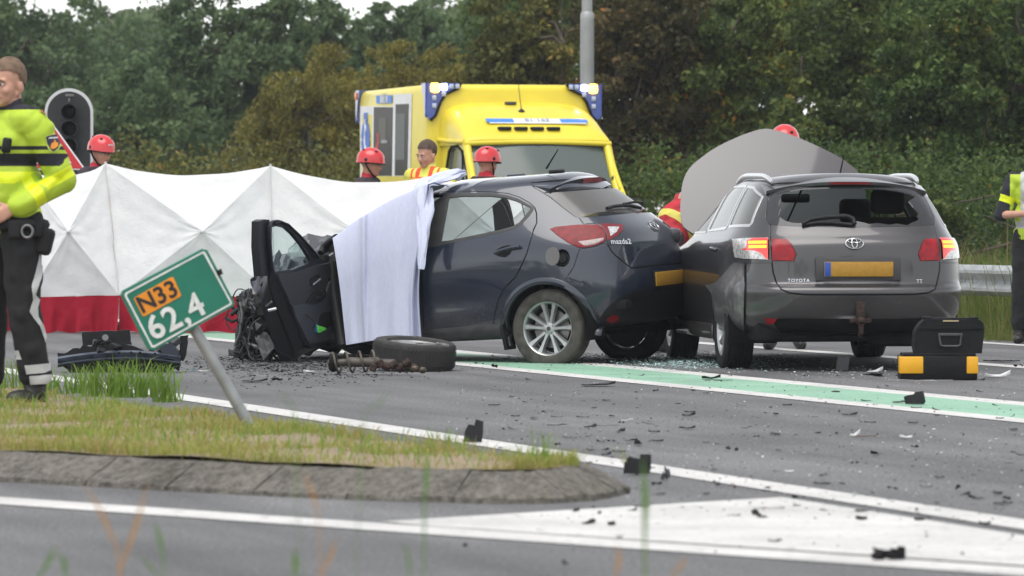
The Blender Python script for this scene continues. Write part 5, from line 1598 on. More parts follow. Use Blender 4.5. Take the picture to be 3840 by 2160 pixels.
# ------------------------------------------------------------------ crushed nose of the hatchback
rw = random.Random(21)
CRUMP = mat('crumpled_metal', (.05, .05, .055), .45, .5, var=.5, vscale=12, bump=.4, bscale=18)
BRT = mat('torn_bright_metal', (.30, .29, .28), .4, .7, var=.4, vscale=20)
def crumple(name, P, m_, parent, amp, seed, n=(10, 8)):
    """a quad sheet P[4] with creases"""
    r = np.random.default_rng(seed); a, b_, c_, d_ = [np.array(p) for p in P]
    nu, nv = n
    nrm = np.cross(b_ - a, d_ - a); nrm /= np.linalg.norm(nrm)
    rows = []
    ph = r.uniform(0, 6, 6)
    for i in range(nv + 1):
        row = []
        for j in range(nu + 1):
            s_, t = j / nu, i / nv
            p = (a * (1 - s_) + b_ * s_) * (1 - t) + (d_ * (1 - s_) + c_ * s_) * t
            k = abs(math.sin(7 * s_ + 3 * t + ph[0])) + abs(math.sin(5 * t - 4 * s_ + ph[1])) + .5 * abs(math.sin(13 * s_ + ph[2]))
            row.append(tuple(p + nrm * (k - 1.2) * amp + r.normal(0, amp * .18, 3)))
        rows.append(row)
    b = MB(); b.grid(rows); return b.build(name, m_, parent, smooth=20)
Yn = 38.6
HOODM = mat('crumpled_bonnet', (.030, .032, .042), .35, .4, .5, coat=.6, var=.3, vscale=5)
crumple('bonnet', [at(935, 1060, 38.9), at(1240, 960, 38.7), at(1250, 890, 39.3), at(1000, 985, 39.5)], HOODM, mz_root, .035, 1, (16, 8))
crumple('bonnet', [at(930, 1075, 38.7), at(1010, 1150, 38.5), at(1100, 960, 38.9), at(985, 965, 39.3)], HOODM, mz_root, .05, 2, (12, 8))
crumple('bonnet', [at(1105, 880, 39.4), at(1255, 880, 39.2), at(1255, 1000, 38.8), at(1140, 985, 38.9)], mat('bonnet_sky_sheen', (.06, .06, .068), .3, .4, .5, coat=.8), mz_root, .02, 3, (12, 8))  # paler copy of the bonnet colour, sky reflection painted into it
crumple('wing', [at(1190, 960, 38.5), at(1250, 890, 38.6), at(1262, 1100, 38.5), at(1215, 1150, 38.4)], BLK, mz_root, .02, 4)
crumple('windscreen_remains', [at(1035, 1010, 38.95), at(1168, 1000, 38.8), at(1165, 905, 39.15), at(1115, 905, 39.2)], glass_mat('crazed_glass', (.6, .68, .66), (.30, .34, .33), .45, .35), mz_root, .03, 5)
for k in range(70):
    px = rw.uniform(885, 1060); t = rw.random()
    py = 1100 + (1360 - 1100) * t + rw.uniform(-15, 10)
    lo = 900 - 30 * t; px = max(px, lo + rw.uniform(0, 30))
    p = at(px, min(py, 1352), 38.1 + rw.uniform(-.25, .5))
    kind = rw.random()
    m_ = rw.choice([BLK, BLK, UNDER, BLKR, CRUMP, UNDER, BLK])
    if k % 9 == 0: m_ = BRT
    if kind < .45:
        b = MB(); b.box(p, (rw.uniform(.03, .16), rw.uniform(.03, .12), rw.uniform(.02, .14)), (rw.uniform(0, 3), rw.uniform(0, 3), rw.uniform(0, 3)), .006, 1)
        nm = 'engine_part'
    elif kind < .8:
        b = MB(); q = p + Vector((rw.uniform(-.22, .22), rw.uniform(-.1, .1), rw.uniform(-.2, .2))); q.z = max(q.z, .02)
        md = p.lerp(q, .5) + Vector((rw.uniform(-.06, .06), 0, rw.uniform(-.06, .06)))
        b.tube([p, md, q], rw.uniform(.006, .02), 6); nm = 'torn_pipe'
    else:
        q = [p + Vector((rw.uniform(-.13, .13), rw.uniform(-.05, .05), rw.uniform(-.13, .13))) for _ in range(4)]
        for w_ in q: w_.z = max(w_.z, .01)
        crumple('torn_panel', q, m_, mz_root, .015, 300 + k, (4, 4)); continue
    b.v = [(x, y, max(z, .006)) for x, y, z in b.v]
    b.build(nm, m_, mz_root, smooth=30)
crumple('front_panel', [at(895, 1110, 38.3), at(935, 1080, 38.4), at(960, 1330, 38.2), at(890, 1340, 38.1)], BLK, mz_root, .04, 8)
crumple('front_panel', [at(940, 1120, 38.9), at(1060, 1120, 38.8), at(1060, 1345, 38.7), at(940, 1345, 38.8)], UNDER, mz_root, .06, 9)
for q in (((880, 1300), (905, 1190)), ((900, 1130), (905, 1230)), ((868, 1330), (890, 1270)), ((945, 1350), (1000, 1310))):
    b = MB(); b.tube([at(*q[0], 38.0), at((q[0][0] + q[1][0]) / 2 + 8, (q[0][1] + q[1][1]) / 2, 38.0), at(*q[1], 38.05)], .012, 6); b.build('torn_strut', BRT if q[0][0] == 900 else GREYP, mz_root)
crumple('inner_wing', [at(955, 1262, 37.9), at(1000, 1240, 37.9), at(1030, 1300, 37.8), at(985, 1350, 37.8)], GREYP, mz_root, .015, 11, (6, 6))
rwr = random.Random(5)
for k in range(26):                      # hoses and loose wires hanging out of the nose
    a = at(rwr.uniform(890, 1060), rwr.uniform(1085, 1230), 38.0 + rwr.uniform(-.15, .3)); q = a + Vector((rwr.uniform(-.25, .25), rwr.uniform(-.15, .1), -rwr.uniform(.1, .5))); q.z = max(q.z, .015)
    m1 = a.lerp(q, .33) + Vector((rwr.uniform(-.12, .12), 0, rwr.uniform(-.02, .12))); m2 = a.lerp(q, .66) + Vector((rwr.uniform(-.12, .12), 0, rwr.uniform(-.1, .08))); m2.z = max(m2.z, .015)
    b = MB(); b.tube([Vector(p) for p in smoothpts([tuple(a), tuple(m1), tuple(m2), tuple(q)], 5, False)], rwr.choice([.004, .006, .011]), 6)
    b.v = [(x, y, max(z, .006)) for x, y, z in b.v]; b.build('loose_hose', rwr.choice([BLKR, BLK, GREYP, CRUMP]), mz_root, 60)
for k, (x0, y0, x1, y1) in enumerate(((900, 1090, 960, 1180), (960, 1100, 1040, 1170), (905, 1200, 950, 1290), (985, 1190, 1050, 1300), (890, 1290, 960, 1350))):
    crumple('torn_sheet_metal', [at(x0, y1, 38.0), at(x1, y1 - 12, 37.95), at(x1 - 8, y0, 38.1), at(x0 + 10, y0 + 8, 38.15)], [CRUMP, BLK, HOODM, GREYP, BLK][k], mz_root, .035, 600 + k, (9, 9))
# door frame side of the opening
b = MB(); b.tube([at(1243, 985, 38.35), at(1250, 1080, 38.3), at(1268, 1200, 38.2), at(1285, 1300, 38.1)], [.05, .05, .05, .05], 8); b.build('front_pillar', BLK, mz_root, 60)
b = MB(); b.tube([at(1203, 950, 38.5), at(1215, 925, 38.55), at(1245, 900, 38.5), at(1262, 890, 38.4)], .03, 8); b.build('scuttle', BLK, mz_root, 60)

# ------------------------------------------------------------------ light blue sheet hung over the car's side
SHEET_M = None
def sheet_mat():
    m, nt, b = node_mat('sheet_cotton')
    tc = nt.nodes.new('ShaderNodeTexCoord')
    mp = nt.nodes.new('ShaderNodeMapping'); mp.inputs['Scale'].default_value = (1, 1, .25)
    nt.links.new(tc.outputs['Object'], mp.inputs['Vector'])
    n1 = noise_node(nt, 70, 4, .7, mp.outputs[0]); n2 = noise_node(nt, 3, 3, .5, tc.outputs['Object'])
    c1 = ramp(nt, n1.outputs['Fac'], [(.3, (.48, .505, .64)), (.55, (.52, .545, .67)), (.75, (.56, .58, .70))])
    nt.links.new(c1.outputs[0], b.inputs['Base Color']); b.inputs['Roughness'].default_value = .9
    b.inputs['Specular IOR Level'].default_value = .15
    return m
SHEET = sheet_mat()
sd_p = MZ_M @ Vector((1.5, .93, 0)); sd_n = MZ_L.copy()
tl = [(1247,893),(1290,862),(1330,830),(1380,800),(1430,770),(1490,738),(1530,722),(1560,706),(1600,690),(1612,700)]
bl_ = [(1298,1294),(1330,1288),(1355,1284),(1385,1279),(1420,1276),(1455,1290),(1490,1280),(1530,1272),(1556,1284),(1582,1281)]
le = [(1247,893),(1258,960),(1275,1080),(1288,1200),(1298,1294)]; re_ = [(1612,700),(1606,780),(1592,900),(1575,1010),(1572,1130),(1582,1281)]
def lin(P, t):
    P = [np.array(p, float) for p in P]; k = t * (len(P) - 1); i = min(int(k), len(P) - 2); return P[i] + (P[i + 1] - P[i]) * (k - i)
sheet_t = thing('bed_sheet', 'light blue cotton sheet hung over the open side of the hatchback', 'sheet', (sd_p.x, sd_p.y, 0))
tls, bls = smoothpts(tl, 4, False), smoothpts(bl_, 4, False); les, res_ = smoothpts(le, 4, False), smoothpts(re_, 4, False)
rows = []
NU, NV = 90, 60
for i in range(-9, NV + 1):
    v = max(0, i) / NV; row = []
    for j in range(NU + 1):
        u = j / NU
        T, B_, L_, R_ = lin(tls, u), lin(bls, u), lin(les, v), lin(res_, v)
        c00, c10, c01, c11 = lin(tls, 0), lin(tls, 1), lin(bls, 0), lin(bls, 1)
        p = (1 - v) * T + v * B_ + (1 - u) * L_ + u * R_ - ((1 - u) * (1 - v) * c00 + u * (1 - v) * c10 + (1 - u) * v * c01 + u * v * c11)
        f = (.006 * math.sin(u * 23 + 1.6 * math.sin(v * 3 + 2 * u)) + .014 * math.sin(u * 8 + 1.4 + .9 * v) + .003 * math.sin(u * 47 + 4 * v) + .006 * math.sin(5 * v + 4 * u + math.sin(7 * u))) * (.35 + v * .8)
        f += .055 * math.exp(-((u - .30 + .02 * v) / .025) ** 2) * (.3 + .7 * (1 - v))
        f += .06 * math.exp(-((u - .90 + .06 * v) / .03) ** 2) + .05 * math.exp(-((u - .975) / .02) ** 2) - .03 * math.exp(-((u - .94 + .03 * v) / .018) ** 2)
        tum = .22 * max(0, (.45 - v)) ** 1.5          # leans in towards the roof
        w_ = on_plane(p[0], p[1], sd_p + sd_n * (f - tum), sd_n)
        if i < 0:
            k = -i / 9
            w_ = w_ - sd_n * (.34 * k) + Vector((0, 0, .015 * math.sin(min(1, k * 2) * math.pi / 2) - .12 * k * k * (1 - .9 * u)))
            w_ += Vector((0, 0, .006 * math.sin(u * 40 + k * 9)))
        row.append(tuple(w_))
    rows.append(row)
b = MB(); b.grid(rows); b.build('hanging_sheet', SHEET, sheet_t, smooth=180)
# the bunched end lying on the roof
def bunch(name, path, rad, seed, flat=.6, n=22):
    r = np.random.default_rng(seed); rows = []
    P = [Vector(p) for p in smoothpts([tuple(p) for p in path], 8, False)]
    ph = r.uniform(0, 6, 4)
    for i, p in enumerate(P):
        t = (P[min(i + 1, len(P) - 1)] - P[max(0, i - 1)]).normalized(); s_ = t.cross(Vector((0, 0, 1))).normalized(); u_ = s_.cross(t)
        k = i / (len(P) - 1); R_ = np.interp(k, np.linspace(0, 1, len(rad)), rad)
        row = []
        for q in range(n):
            a = 2 * math.pi * q / n
            rr_ = R_ * (1 + .22 * math.sin(3 * a + ph[0] + 5 * k) + .14 * math.sin(7 * a + ph[1] - 9 * k) + .08 * math.sin(13 * a + ph[2] + 17 * k))
            row.append(tuple(p + s_ * math.cos(a) * rr_ + u_ * math.sin(a) * rr_ * flat))
        rows.append(row)
    b = MB(); b.grid(rows, closed=True); b.add(rows[0], [tuple(range(n))]); b.add(rows[-1], [tuple(range(n))])
    return b.build(name, SHEET, sheet_t, smooth=70)
bunch('bunched_sheet', [at(1580, 760, 37.85), at(1585, 712, 37.9), at(1600, 690, 38.0), at(1650, 672, 38.1), at(1700, 655, 38.25), at(1738, 648, 38.35)], [.03, .06, .075, .06, .065, .035], 4, .55)
bunch('bunched_sheet', [at(1590, 705, 37.82), at(1596, 790, 37.72), at(1588, 900, 37.62), at(1578, 1010, 37.55)], [.05, .06, .04, .02], 5, .6)
bunch('bunched_sheet', [at(1565, 712, 37.95), at(1610, 690, 38.05), at(1660, 655, 38.2), at(1725, 640, 38.3)], [.03, .05, .05, .03], 6, .5)

# ------------------------------------------------------------------ torn-off wheel with its strut
tw = thing('torn_off_wheel', 'detached car wheel lying flat on the road before the hatchback', 'wheel', gnd(1552, 1395))
wc = gnd(1552, 1392); 
tilt = Matrix.Translation((wc.x, wc.y + .1, .128)) @ Matrix.Rotation(R(4.5), 4, 'Y') @ Matrix.Rotation(R(5), 4, 'X')
rt, rr, h = .31, .205, .095
prof = [(rr, -h * .8), (rr * 1.05, -h), (.26, -h * 1.08), (rt * .95, -h), (rt * .985, -h * .82), (rt, -h * .6), (rt, h * .6), (rt * .985, h * .82), (rt * .95, h), (.26, h * 1.08), (rr * 1.05, h), (rr, h * .8)]
b = MB(); b.lathe(prof, 72, tilt); b.build('tyre', mat('torn_tyre', (.030, .028, .026), .85, var=.35, vscale=10), tw, smooth=40)
for k in range(66):                       # tread blocks: chevron bars
    a = 2 * math.pi * k / 66
    b_ = MB(); rows = []
    for q in np.linspace(-1, 1, 7):
        aa = a + .11 * abs(q); zz = q * h * .88
        rr_ = rt + .006 if abs(q) < .8 else rt - .002
        rows.append([tilt @ Vector((rr_ * math.cos(aa + d) , rr_ * math.sin(aa + d), zz)) for d in (-.024, .024)])
    if k == 0: tr = MB()
    tr.grid(rows)
tr.build('tread', mat('torn_tread', (.022, .021, .020), .8), tw, smooth=0)
b = MB(); b.lathe([(rr, h * .8), (rr * .93, h * .6), (rr * .9, -h * .2), (.06, -h * .1), (.001, -h * .05)], 40, tilt); b.build('rim', RIM_D, tw)
st = MB(); s0_, s1_ = at(1230, 1362, 34.9), at(1420, 1352, 34.9)
st.tube([s0_, s1_], .028, 10); st.tube([at(1300, 1357, 34.9), at(1480, 1362, 34.85)], [.038, .03], 10); st.build('damper', mat('damper_dusty', (.08, .07, .06), .6, .4, var=.3), tw, 60)
sp_ = MB(); pts = []
for k in range(0, 130):
    t = k / 129; a = 2 * math.pi * 3.6 * t
    c_ = s0_.lerp(s1_, t * .95 + .02); pts.append(c_ + Vector((.0, math.cos(a) * .075, math.sin(a) * .075)))
pts = [Vector((p.x, p.y, max(p.z, .012))) for p in pts]
sp_.tube(pts, .0085, 6); sp_.build('coil_spring', mat('spring_rust', (.09, .075, .06), .6, .4, var=.3), tw, 60)
b = MB(); b.lathe([(.001, -.03), (.06, -.03), (.075, 0), (.06, .03), (.001, .03)], 18, Matrix.Translation(at(1250, 1358, 34.9)) @ Matrix.Rotation(R(90), 4, 'Y')); b.build('strut_mount', BLKR, tw)
b = MB()
for k in range(7):
    p = at(1400 + 25 * k, 1370 + rw.uniform(-10, 12), 34.75); b.box(p, (.06, .05, .05), (rw.random() * 3, rw.random() * 3, 0), .01, 1)
b.v = [(x, y, max(z, .004)) for x, y, z in b.v]; b.build('knuckle', RUST, tw)
for px, py in ((1585, 1388), (1556, 1382)):
    b = MB(); b.ell(at(px, py, 34.55), (.03, .025, .025), None, 10, 6); b.build('ball_joint', mat('oily_brass', (.07, .055, .04), .5, .5, var=.5, vscale=60), tw)
# broken bits on top of the tyre
b = MB(); b.box(at(1600, 1288, 35.0), (.16, .05, .012), (0, .05, .2), .003); b.box(at(1660, 1292, 35.0), (.09, .04, .02), (0, .2, .5), .003); b.build('brake_pipe', BRT, tw)
# ================================================================== white privacy screen
def fabric_mat(name, col, trans=.25, vs=3.0):
    m, nt, b = node_mat(name)
    tc = nt.nodes.new('ShaderNodeTexCoord')
    n1 = noise_node(nt, vs, 5, .6, tc.outputs['Object']); n2 = noise_node(nt, 9, 5, .65, tc.outputs['Object'])
    c = ramp(nt, n1.outputs['Fac'], [(.3, tuple(x * .90 for x in col)), (.6, col)])
    nt.links.new(c.outputs[0], b.inputs['Base Color']); b.inputs['Roughness'].default_value = .75
    b.inputs['Specular IOR Level'].default_value = .2
    bp = nt.nodes.new('ShaderNodeBump'); bp.inputs['Strength'].default_value = .35; bp.inputs['Distance'].default_value = .05
    nt.links.new(n2.outputs['Fac'], bp.inputs['Height']); nt.links.new(bp.outputs[0], b.inputs['Normal'])
    td = nt.nodes.new('ShaderNodeBsdfTranslucent'); nt.links.new(c.outputs[0], td.inputs[0])
    mx = nt.nodes.new('ShaderNodeMixShader'); mx.inputs[0].default_value = trans
    nt.links.new(b.outputs[0], mx.inputs[1]); nt.links.new(td.outputs[0], mx.inputs[2])
    nt.links.new(mx.outputs[0], nt.nodes['Material Output'].inputs[0])
    return m
SCR_W = fabric_mat('screen_white', (.90, .90, .90), .4); SCR_R = fabric_mat('screen_red', (.30, .008, .024), .2, 6)
YS = 47.0
tops = [atd(-330, 425, YS + .6), atd(60, 424, YS + .35), atd(265, 411, YS + .1), atd(680, 417, YS + .1), atd(1095, 444, YS + .1), atd(1400, 450, YS + .1)]
hubs = [atd(-130, 585, YS - .2), atd(172, 582, YS - .28), atd(510, 582, YS - .34), atd(890, 580, YS - .3), atd(1250, 585, YS - .3)]
bots = [atd(-330, 748, YS + .3), atd(70, 748, YS), atd(300, 743, YS - .12), atd(690, 747, YS - .12), atd(1100, 750, YS - .1), atd(1400, 752, YS - .1)]
scr = thing('privacy_screen', 'white folding privacy screen with red foot strip across the road', 'screen', (tops[2].x, YS, 0))
def tri_patch(A, B_, C, n, sagAB=0.0, bulge=0.0, seed=0):
    """triangle A-B-C as rows from edge AB to C"""
    nrm = (B_ - A).cross(C - A).normalized()
    if nrm.y > 0: nrm = -nrm
    rows = []; r = np.random.default_rng(seed); ph = r.uniform(0, 6, 4)
    for i in range(n + 1):
        t = i / n; row = []
        for j in range(n + 1):
            s_ = j / n
            p = A.lerp(B_, s_).lerp(C, t)
            w_ = 4 * s_ * (1 - s_) * (1 - t)
            p = p + Vector((0, 0, -sagAB * w_)) - nrm * bulge * 4 * s_ * (1 - s_) * (1 - t) * (t * 1.5 + .25)
            p = p + nrm * (.006 * math.sin(9 * s_ + 14 * t + ph[0]) + .004 * math.sin(21 * s_ - 8 * t + ph[1])) * min(1, 6 * s_ * (1 - s_) * 2)
            row.append(tuple(p))
        rows.append(row)
    return rows
CREASE = mat('screen_pole', (.60, .60, .60), .5)
for k in range(5):
    A, B_, C, D, E_ = tops[k], tops[k + 1], hubs[k], bots[k], bots[k + 1]
    for nm, tr_ in (('panel', tri_patch(A, B_, C, 16, .10, .03, k)), ('panel', tri_patch(A, D, C, 16, 0, .05, k + 10)), ('panel', tri_patch(B_, E_, C, 16, 0, .05, k + 20)), ('panel', tri_patch(D, E_, C, 16, 0, .04, k + 30))):
        b = MB(); b.grid(tr_); b.build(nm, SCR_W, scr, smooth=180)
    b = MB(); rows = []
    for i in range(41):
        s_ = i / 40; p = D.lerp(E_, s_); q = Vector((p.x + .01 * math.sin(s_ * 30), p.y - .06 + .05 * math.sin(s_ * 17 + k) + .02 * math.sin(s_ * 43), .012 + .01 * math.sin(s_ * 23)))
        rows.append([tuple(p.lerp(q, t) + Vector((0, .018 * math.sin(s_ * 31 + t * 5 + k) * t, 0))) for t in np.linspace(0, 1, 7)])
    b.grid(rows); b.build('foot_strip', SCR_R, scr, smooth=180)
    b = MB()
    for a_, c_ in ((A, C), (B_, C), (D, C), (E_, C)): b.tube([a_ + Vector((0, .03, 0)), c_ + Vector((0, .03, 0))], .007, 6)
    b.build('crossed_pole', CREASE, scr, 60)
    b = MB(); b.ell(C + Vector((0, -.012, 0)), (.022, .02, .022), None, 10, 6); b.build('hub', CREASE, scr, 60)
for k in range(6):
    b = MB(); b.tube([(tops[k].x, tops[k].y + .03, 0), tuple(tops[k] + Vector((0, .02, .02)))], .011, 6); b.build('upright_pole', CREASE, scr, 60)
    b = MB(); pts_ = [tops[k] + Vector((0, -.006, 0)), tops[k].lerp(bots[k], .5) + Vector((.0, -.02, 0)), bots[k] + Vector((0, -.008, 0))]
    b.tube(pts_, .005, 5); b.build('seam', mat('screen_seam', (.55, .55, .54), .7), scr, 60)

# ================================================================== ambulance
AF = Vector((math.sin(R(15)), -math.cos(R(15)), 0)); AR = Vector((-math.cos(R(15)), -math.sin(R(15)), 0))
a_c = atd(1075, 212, 61.6); a_o = Vector((a_c.x, a_c.y, 0)) - AR * 1.15
AM = Matrix(((AF.x, AR.x, 0, a_o.x), (AF.y, AR.y, 0, a_o.y), (0, 0, 1, 0), (0, 0, 0, 1)))    # local: a forward, r to its right side, z up
amb = thing('ambulance', 'yellow box-bodied ambulance with lit blue corner lights', 'ambulance', matrix=AM)
YEL = mat('ambulance_yellow', (.68, .555, .04), .35, 0, .4, coat=.15, var=.05, vscale=2)
AWH = mat('ambulance_white', (.72, .72, .72), .4, var=.05); ABL = mat('emergency_blue', (.045, .08, .33), .15, 0, .5, coat=1.0)
ADK = mat('ambulance_dark_glass', (.020, .017, .015), .35, 0, .15); AWS = glass_mat('ambulance_windscreen', (.45, .52, .52), (.15, .18, .17), .60, .12)
def amb_build(b, name, m_, parent=None, smooth=40):
    b.v = [tuple(AM @ Vector(p)) for p in b.v]; return b.build(name, m_, parent or amb, smooth)
b = MB(); b.box((-1.95, 0, 1.67), (3.9, 2.3, 2.36), None, .09, 4); boxo = amb_build(b, 'box_body', YEL, None, 50)
b = MB(); b.box((-1.95, 0, .45), (3.9, 2.1, .3), None, .05); amb_build(b, 'chassis', BLK)
# cab as cross-sections running forward
def cab_sec(a, hw, z0, z1, rnd, n=28, low=.9):
    out = []
    for k in range(n + 1):
        t = math.pi * k / n
        c_, s_ = math.cos(t), math.sin(t)
        e = 2.0 / rnd
        out.append((a - .10 * (abs(c_) ** 4) * 0, hw * math.copysign(abs(c_) ** e, c_), z0 + (z1 - z0) * abs(s_) ** e))
    return out
b = MB(); secs = [cab_sec(a, hw, z0, z1, rn) for a, hw, z0, z1, rn in ((-.02, .99, 2.05, 2.62, 5), (.15, .99, 2.05, 2.61, 5), (.40, .985, 2.05, 2.56, 5), (.70, .975, 2.05, 2.46, 4.5), (.95, .965, 2.06, 2.335, 4), (1.12, .96, 2.07, 2.23, 4), (1.20, .955, 2.08, 2.155, 4), (1.22, .94, 2.085, 2.12, 4))]
b.grid(secs); b.add(secs[-1], [tuple(range(29))]); amb_build(b, 'roof_fairing', YEL, None, 60)
b = MB(); b.tube([(1.20, r_, 2.085 - .02 * (r_ / .96) ** 2) for r_ in np.linspace(-.965, .965, 15)], .035, 8); b.tube([(1.19, .965, 2.085), (.5, .985, 2.10), (0, 1.0, 2.13)], .03, 8); amb_build(b, 'fairing_lip', YEL, None, 60)
# pillars, doors and bonnet
for s_ in (1, -1):
    b = MB(); b.tube([(1.16, s_ * .925, 2.06), (1.45, s_ * .935, 1.65), (1.84, s_ * .95, 1.20)], [.055, .055, .06], 10); amb_build(b, 'windscreen_pillar', YEL, None, 60)
    ctr = [(0, 2.07), (1.15, 2.07), (1.60, 1.60), (2.05, 1.20), (2.2, .95), (2.2, .45), (0, .45)]
    win = [(.38, 1.98), (1.02, 1.98), (1.42, 1.58), (1.50, 1.22), (.38, 1.22)]
    b = MB(); b.plate(ctr, [smoothpts(win, 3)], lambda p: Vector((p[0], s_ * (1.0 - .06 * max(0, p[1] - 1.2)), p[1])), (0, -s_ * .05, 0)); do = amb_build(b, 'cab_door', YEL)
    b = MB(); b.plate(smoothpts(win, 3), [], lambda p: Vector((p[0], s_ * (.975 - .06 * max(0, p[1] - 1.2)), p[1])), (0, -s_ * .008, 0)); amb_build(b, 'side_window', AWS, do)
    b = MB(); b.tube([(p[0], s_ * (1.003 - .06 * max(0, p[1] - 1.2)), p[1]) for p in smoothpts(win, 3) + [win[0]]], .018, 6); amb_build(b, 'window_seal', BLKR, do)
    b = MB(); b.tube([(1.18, s_ * .985, 1.98), (1.22, s_ * .985, 1.22)], .014, 6); amb_build(b, 'quarter_light_bar', BLKR, do)
    b = MB(); b.box((1.75, s_ * 1.14, 1.22), (.12, .20, .30), None, .05); b.tube([(1.6, s_ * .98, 1.30), (1.72, s_ * 1.12, 1.34)], .03, 6); amb_build(b, 'wing_mirror', BLK)
b = MB(); g = []
for t in np.linspace(0, 1, 9):
    a = 1.20 + .62 * t; z = 2.07 - .86 * t
    g.append([(a - .10 * (r_ / .93) ** 2 + .03 * math.sin(math.pi * t), r_, z) for r_ in np.linspace(-.92 - .02 * t, .92 + .02 * t, 13)])
b.grid(g); amb_build(b, 'windscreen', AWS, None, 180)
b = MB(); b.tube([(1.20 - .10 * (r_ / .93) ** 2, r_, 2.052) for r_ in np.linspace(-.93, .93, 13)], .03, 6); amb_build(b, 'windscreen_band', BLKR, None, 60)
b = MB(); b.box((2.35, 0, .82), (.75, 1.9, .72), None, .16, 3); amb_build(b, 'bonnet', YEL, None, 50)
b = MB(); b.box((.95, 0, 1.15), (1.9, 1.85, .5), None, .05); amb_build(b, 'cab_floor', BLK)
b = MB()
for r_ in (-.5, .5): b.box((.75, r_, 1.55), (.16, .5, .7), (0, -.15, 0), .06); b.box((.68, r_, 1.98), (.1, .26, .2), (0, -.1, 0), .04)
amb_build(b, 'seat', SEATM)
b = MB(); b.box((1.24, 0, 1.93), (.03, .26, .09), None, .02); b.box((1.22, 0, 2.0), (.02, .05, .10), None, .005); amb_build(b, 'rear_view_mirror', BLK)
for wx in (-2.7, 1.9):
    for s_ in (1, -1):
        b = MB(); Mw = Matrix.Translation((wx, s_ * .95, .36)) @ Matrix.Rotation(math.pi / 2, 4, 'X')
        b.lathe([(.001, -.09), (.22, -.09), (.24, -.11), (.34, -.10), (.36, -.06), (.36, .06), (.34, .10), (.24, .11), (.22, .09), (.001, .09)], 28, Mw); amb_build(b, 'wheel', TYRE_D)
# fairing marker slots, number strip, aerial
for k in range(4):
    px = 1280 + (1550 + 163 * k) / 2.477; py = 280 + (488 + 3 * k) / 2.477
    p = AM.inverted() @ at(px, py, 60.55)
    b = MB(); b.box((1.10, p.y, 2.26), (.10, .17, .045), None, .015); amb_build(b, 'marker_light', BLK)
sn = Vector((.55, 0, .84)).normalized()
b = MB(); b.box((.93, -.06, 2.358), (.15, 1.28, .012), (0, R(25), 0), .004); amb_build(b, 'number_strip', AWH)
for r_ in (-.55, .43):
    b = MB(); b.box((.935, r_, 2.364), (.105, .36, .012), (0, R(25), 0), .003); amb_build(b, 'blue_block', mat('label_blue', (.04, .20, .62), .4))
mt = Matrix.Translation((.94, -.06, 2.372)) @ Matrix(((0, -.42, .91, 0), (-1, 0, 0, 0), (0, .91, .42, 0), (0, 0, 0, 1))).to_4x4()
mt = Matrix.Translation((.945, -.06, 2.375)) @ Matrix((( 0, -.9063, .4226, 0), (-1, 0, 0, 0), (0, .4226, .9063, 0), (0, 0, 0, 1)))
text_mesh('01 163', .12, .002, 'number_lettering', mat('label_grey', (.30, .34, .42), .5), amb, AM @ mt, bold=True)
b = MB(); b.lathe([(.05, 0), (.045, .03), (.015, .06), (.001, .06)], 14, Matrix.Translation((.62, .06, 2.46))); b.tube([(.62, .06, 2.5), (.45, .08, 3.05)], [.006, .003], 6); amb_build(b, 'aerial', BLK, None, 60)
b = MB(); b.box((.3, .12, 2.60), (.1, .14, .04), None, .01); amb_build(b, 'roof_sensor', GREYP)
# corner light clusters
ORG = mat('amber_lamp', (1.0, .42, .04), .3, emit=9.0); WLT = mat('white_lamp', (.95, .97, 1.0), .3, emit=5.0); LWH = mat('lamp_lens_pale', (.45, .50, .62), .2, .2)
def cluster(s_, front=True):
    a0 = .0 if front else -3.9; d = 1 if front else -1
    b = MB()
    fr = [(.0, .02), (.44, .02), (.40, -.05), (.24, -.12), (.17, -.22), (.10, -.40), (.03, -.46), (-.03, -.38)]
    b.prism([(a0 + d * .035, s_ * (1.15 - x), 2.84 + z) for x, z in fr], (-d * .09, 0, 0))
    sdp = [(.0, .02), (.22, .02), (.20, -.06), (.12, -.16), (.08, -.30), (.02, -.42)]
    b.prism([(a0 + d * .035 - d * x, s_ * 1.185, 2.84 + z) for x, z in sdp], (0, -s_ * .09, 0))
    o = amb_build(b, 'corner_light', ABL, None, 30)
    b = MB(); e = [(a0 + d * .03, s_ * (1.15 - x), 2.84 + z) for x, z in fr[1:7]]; b.tube(e, .02, 6); amb_build(b, 'light_gasket', BLKR, o, 60)
    if front:
        b = MB(); b.box((a0 + .045, s_ * 1.06, 2.80), (.03, .11, .12), None, .03); amb_build(b, 'amber_light', ORG, o, 60)
        b = MB(); b.box((a0 + .045, s_ * .94, 2.81), (.03, .085, .085), None, .02); amb_build(b, 'white_light', WLT, o, 60)
        b = MB()
        for x, z in ((.84, 2.82), (.76, 2.82), (1.07, 2.67), (1.07, 2.57), (.94, 2.72)): b.box((a0 + .045, s_ * x, z), (.02, .055, .06), None, .006)
        amb_build(b, 'led_cell', LWH, o)
    else:
        b = MB(); b.box((a0 + .02, s_ * 1.195, 2.78), (.09, .02, .10), None, .01); amb_build(b, 'amber_light', mat('amber_lens', (.75, .30, .12), .3), o)
for s_ in (1, -1): cluster(s_, True); cluster(s_, False)
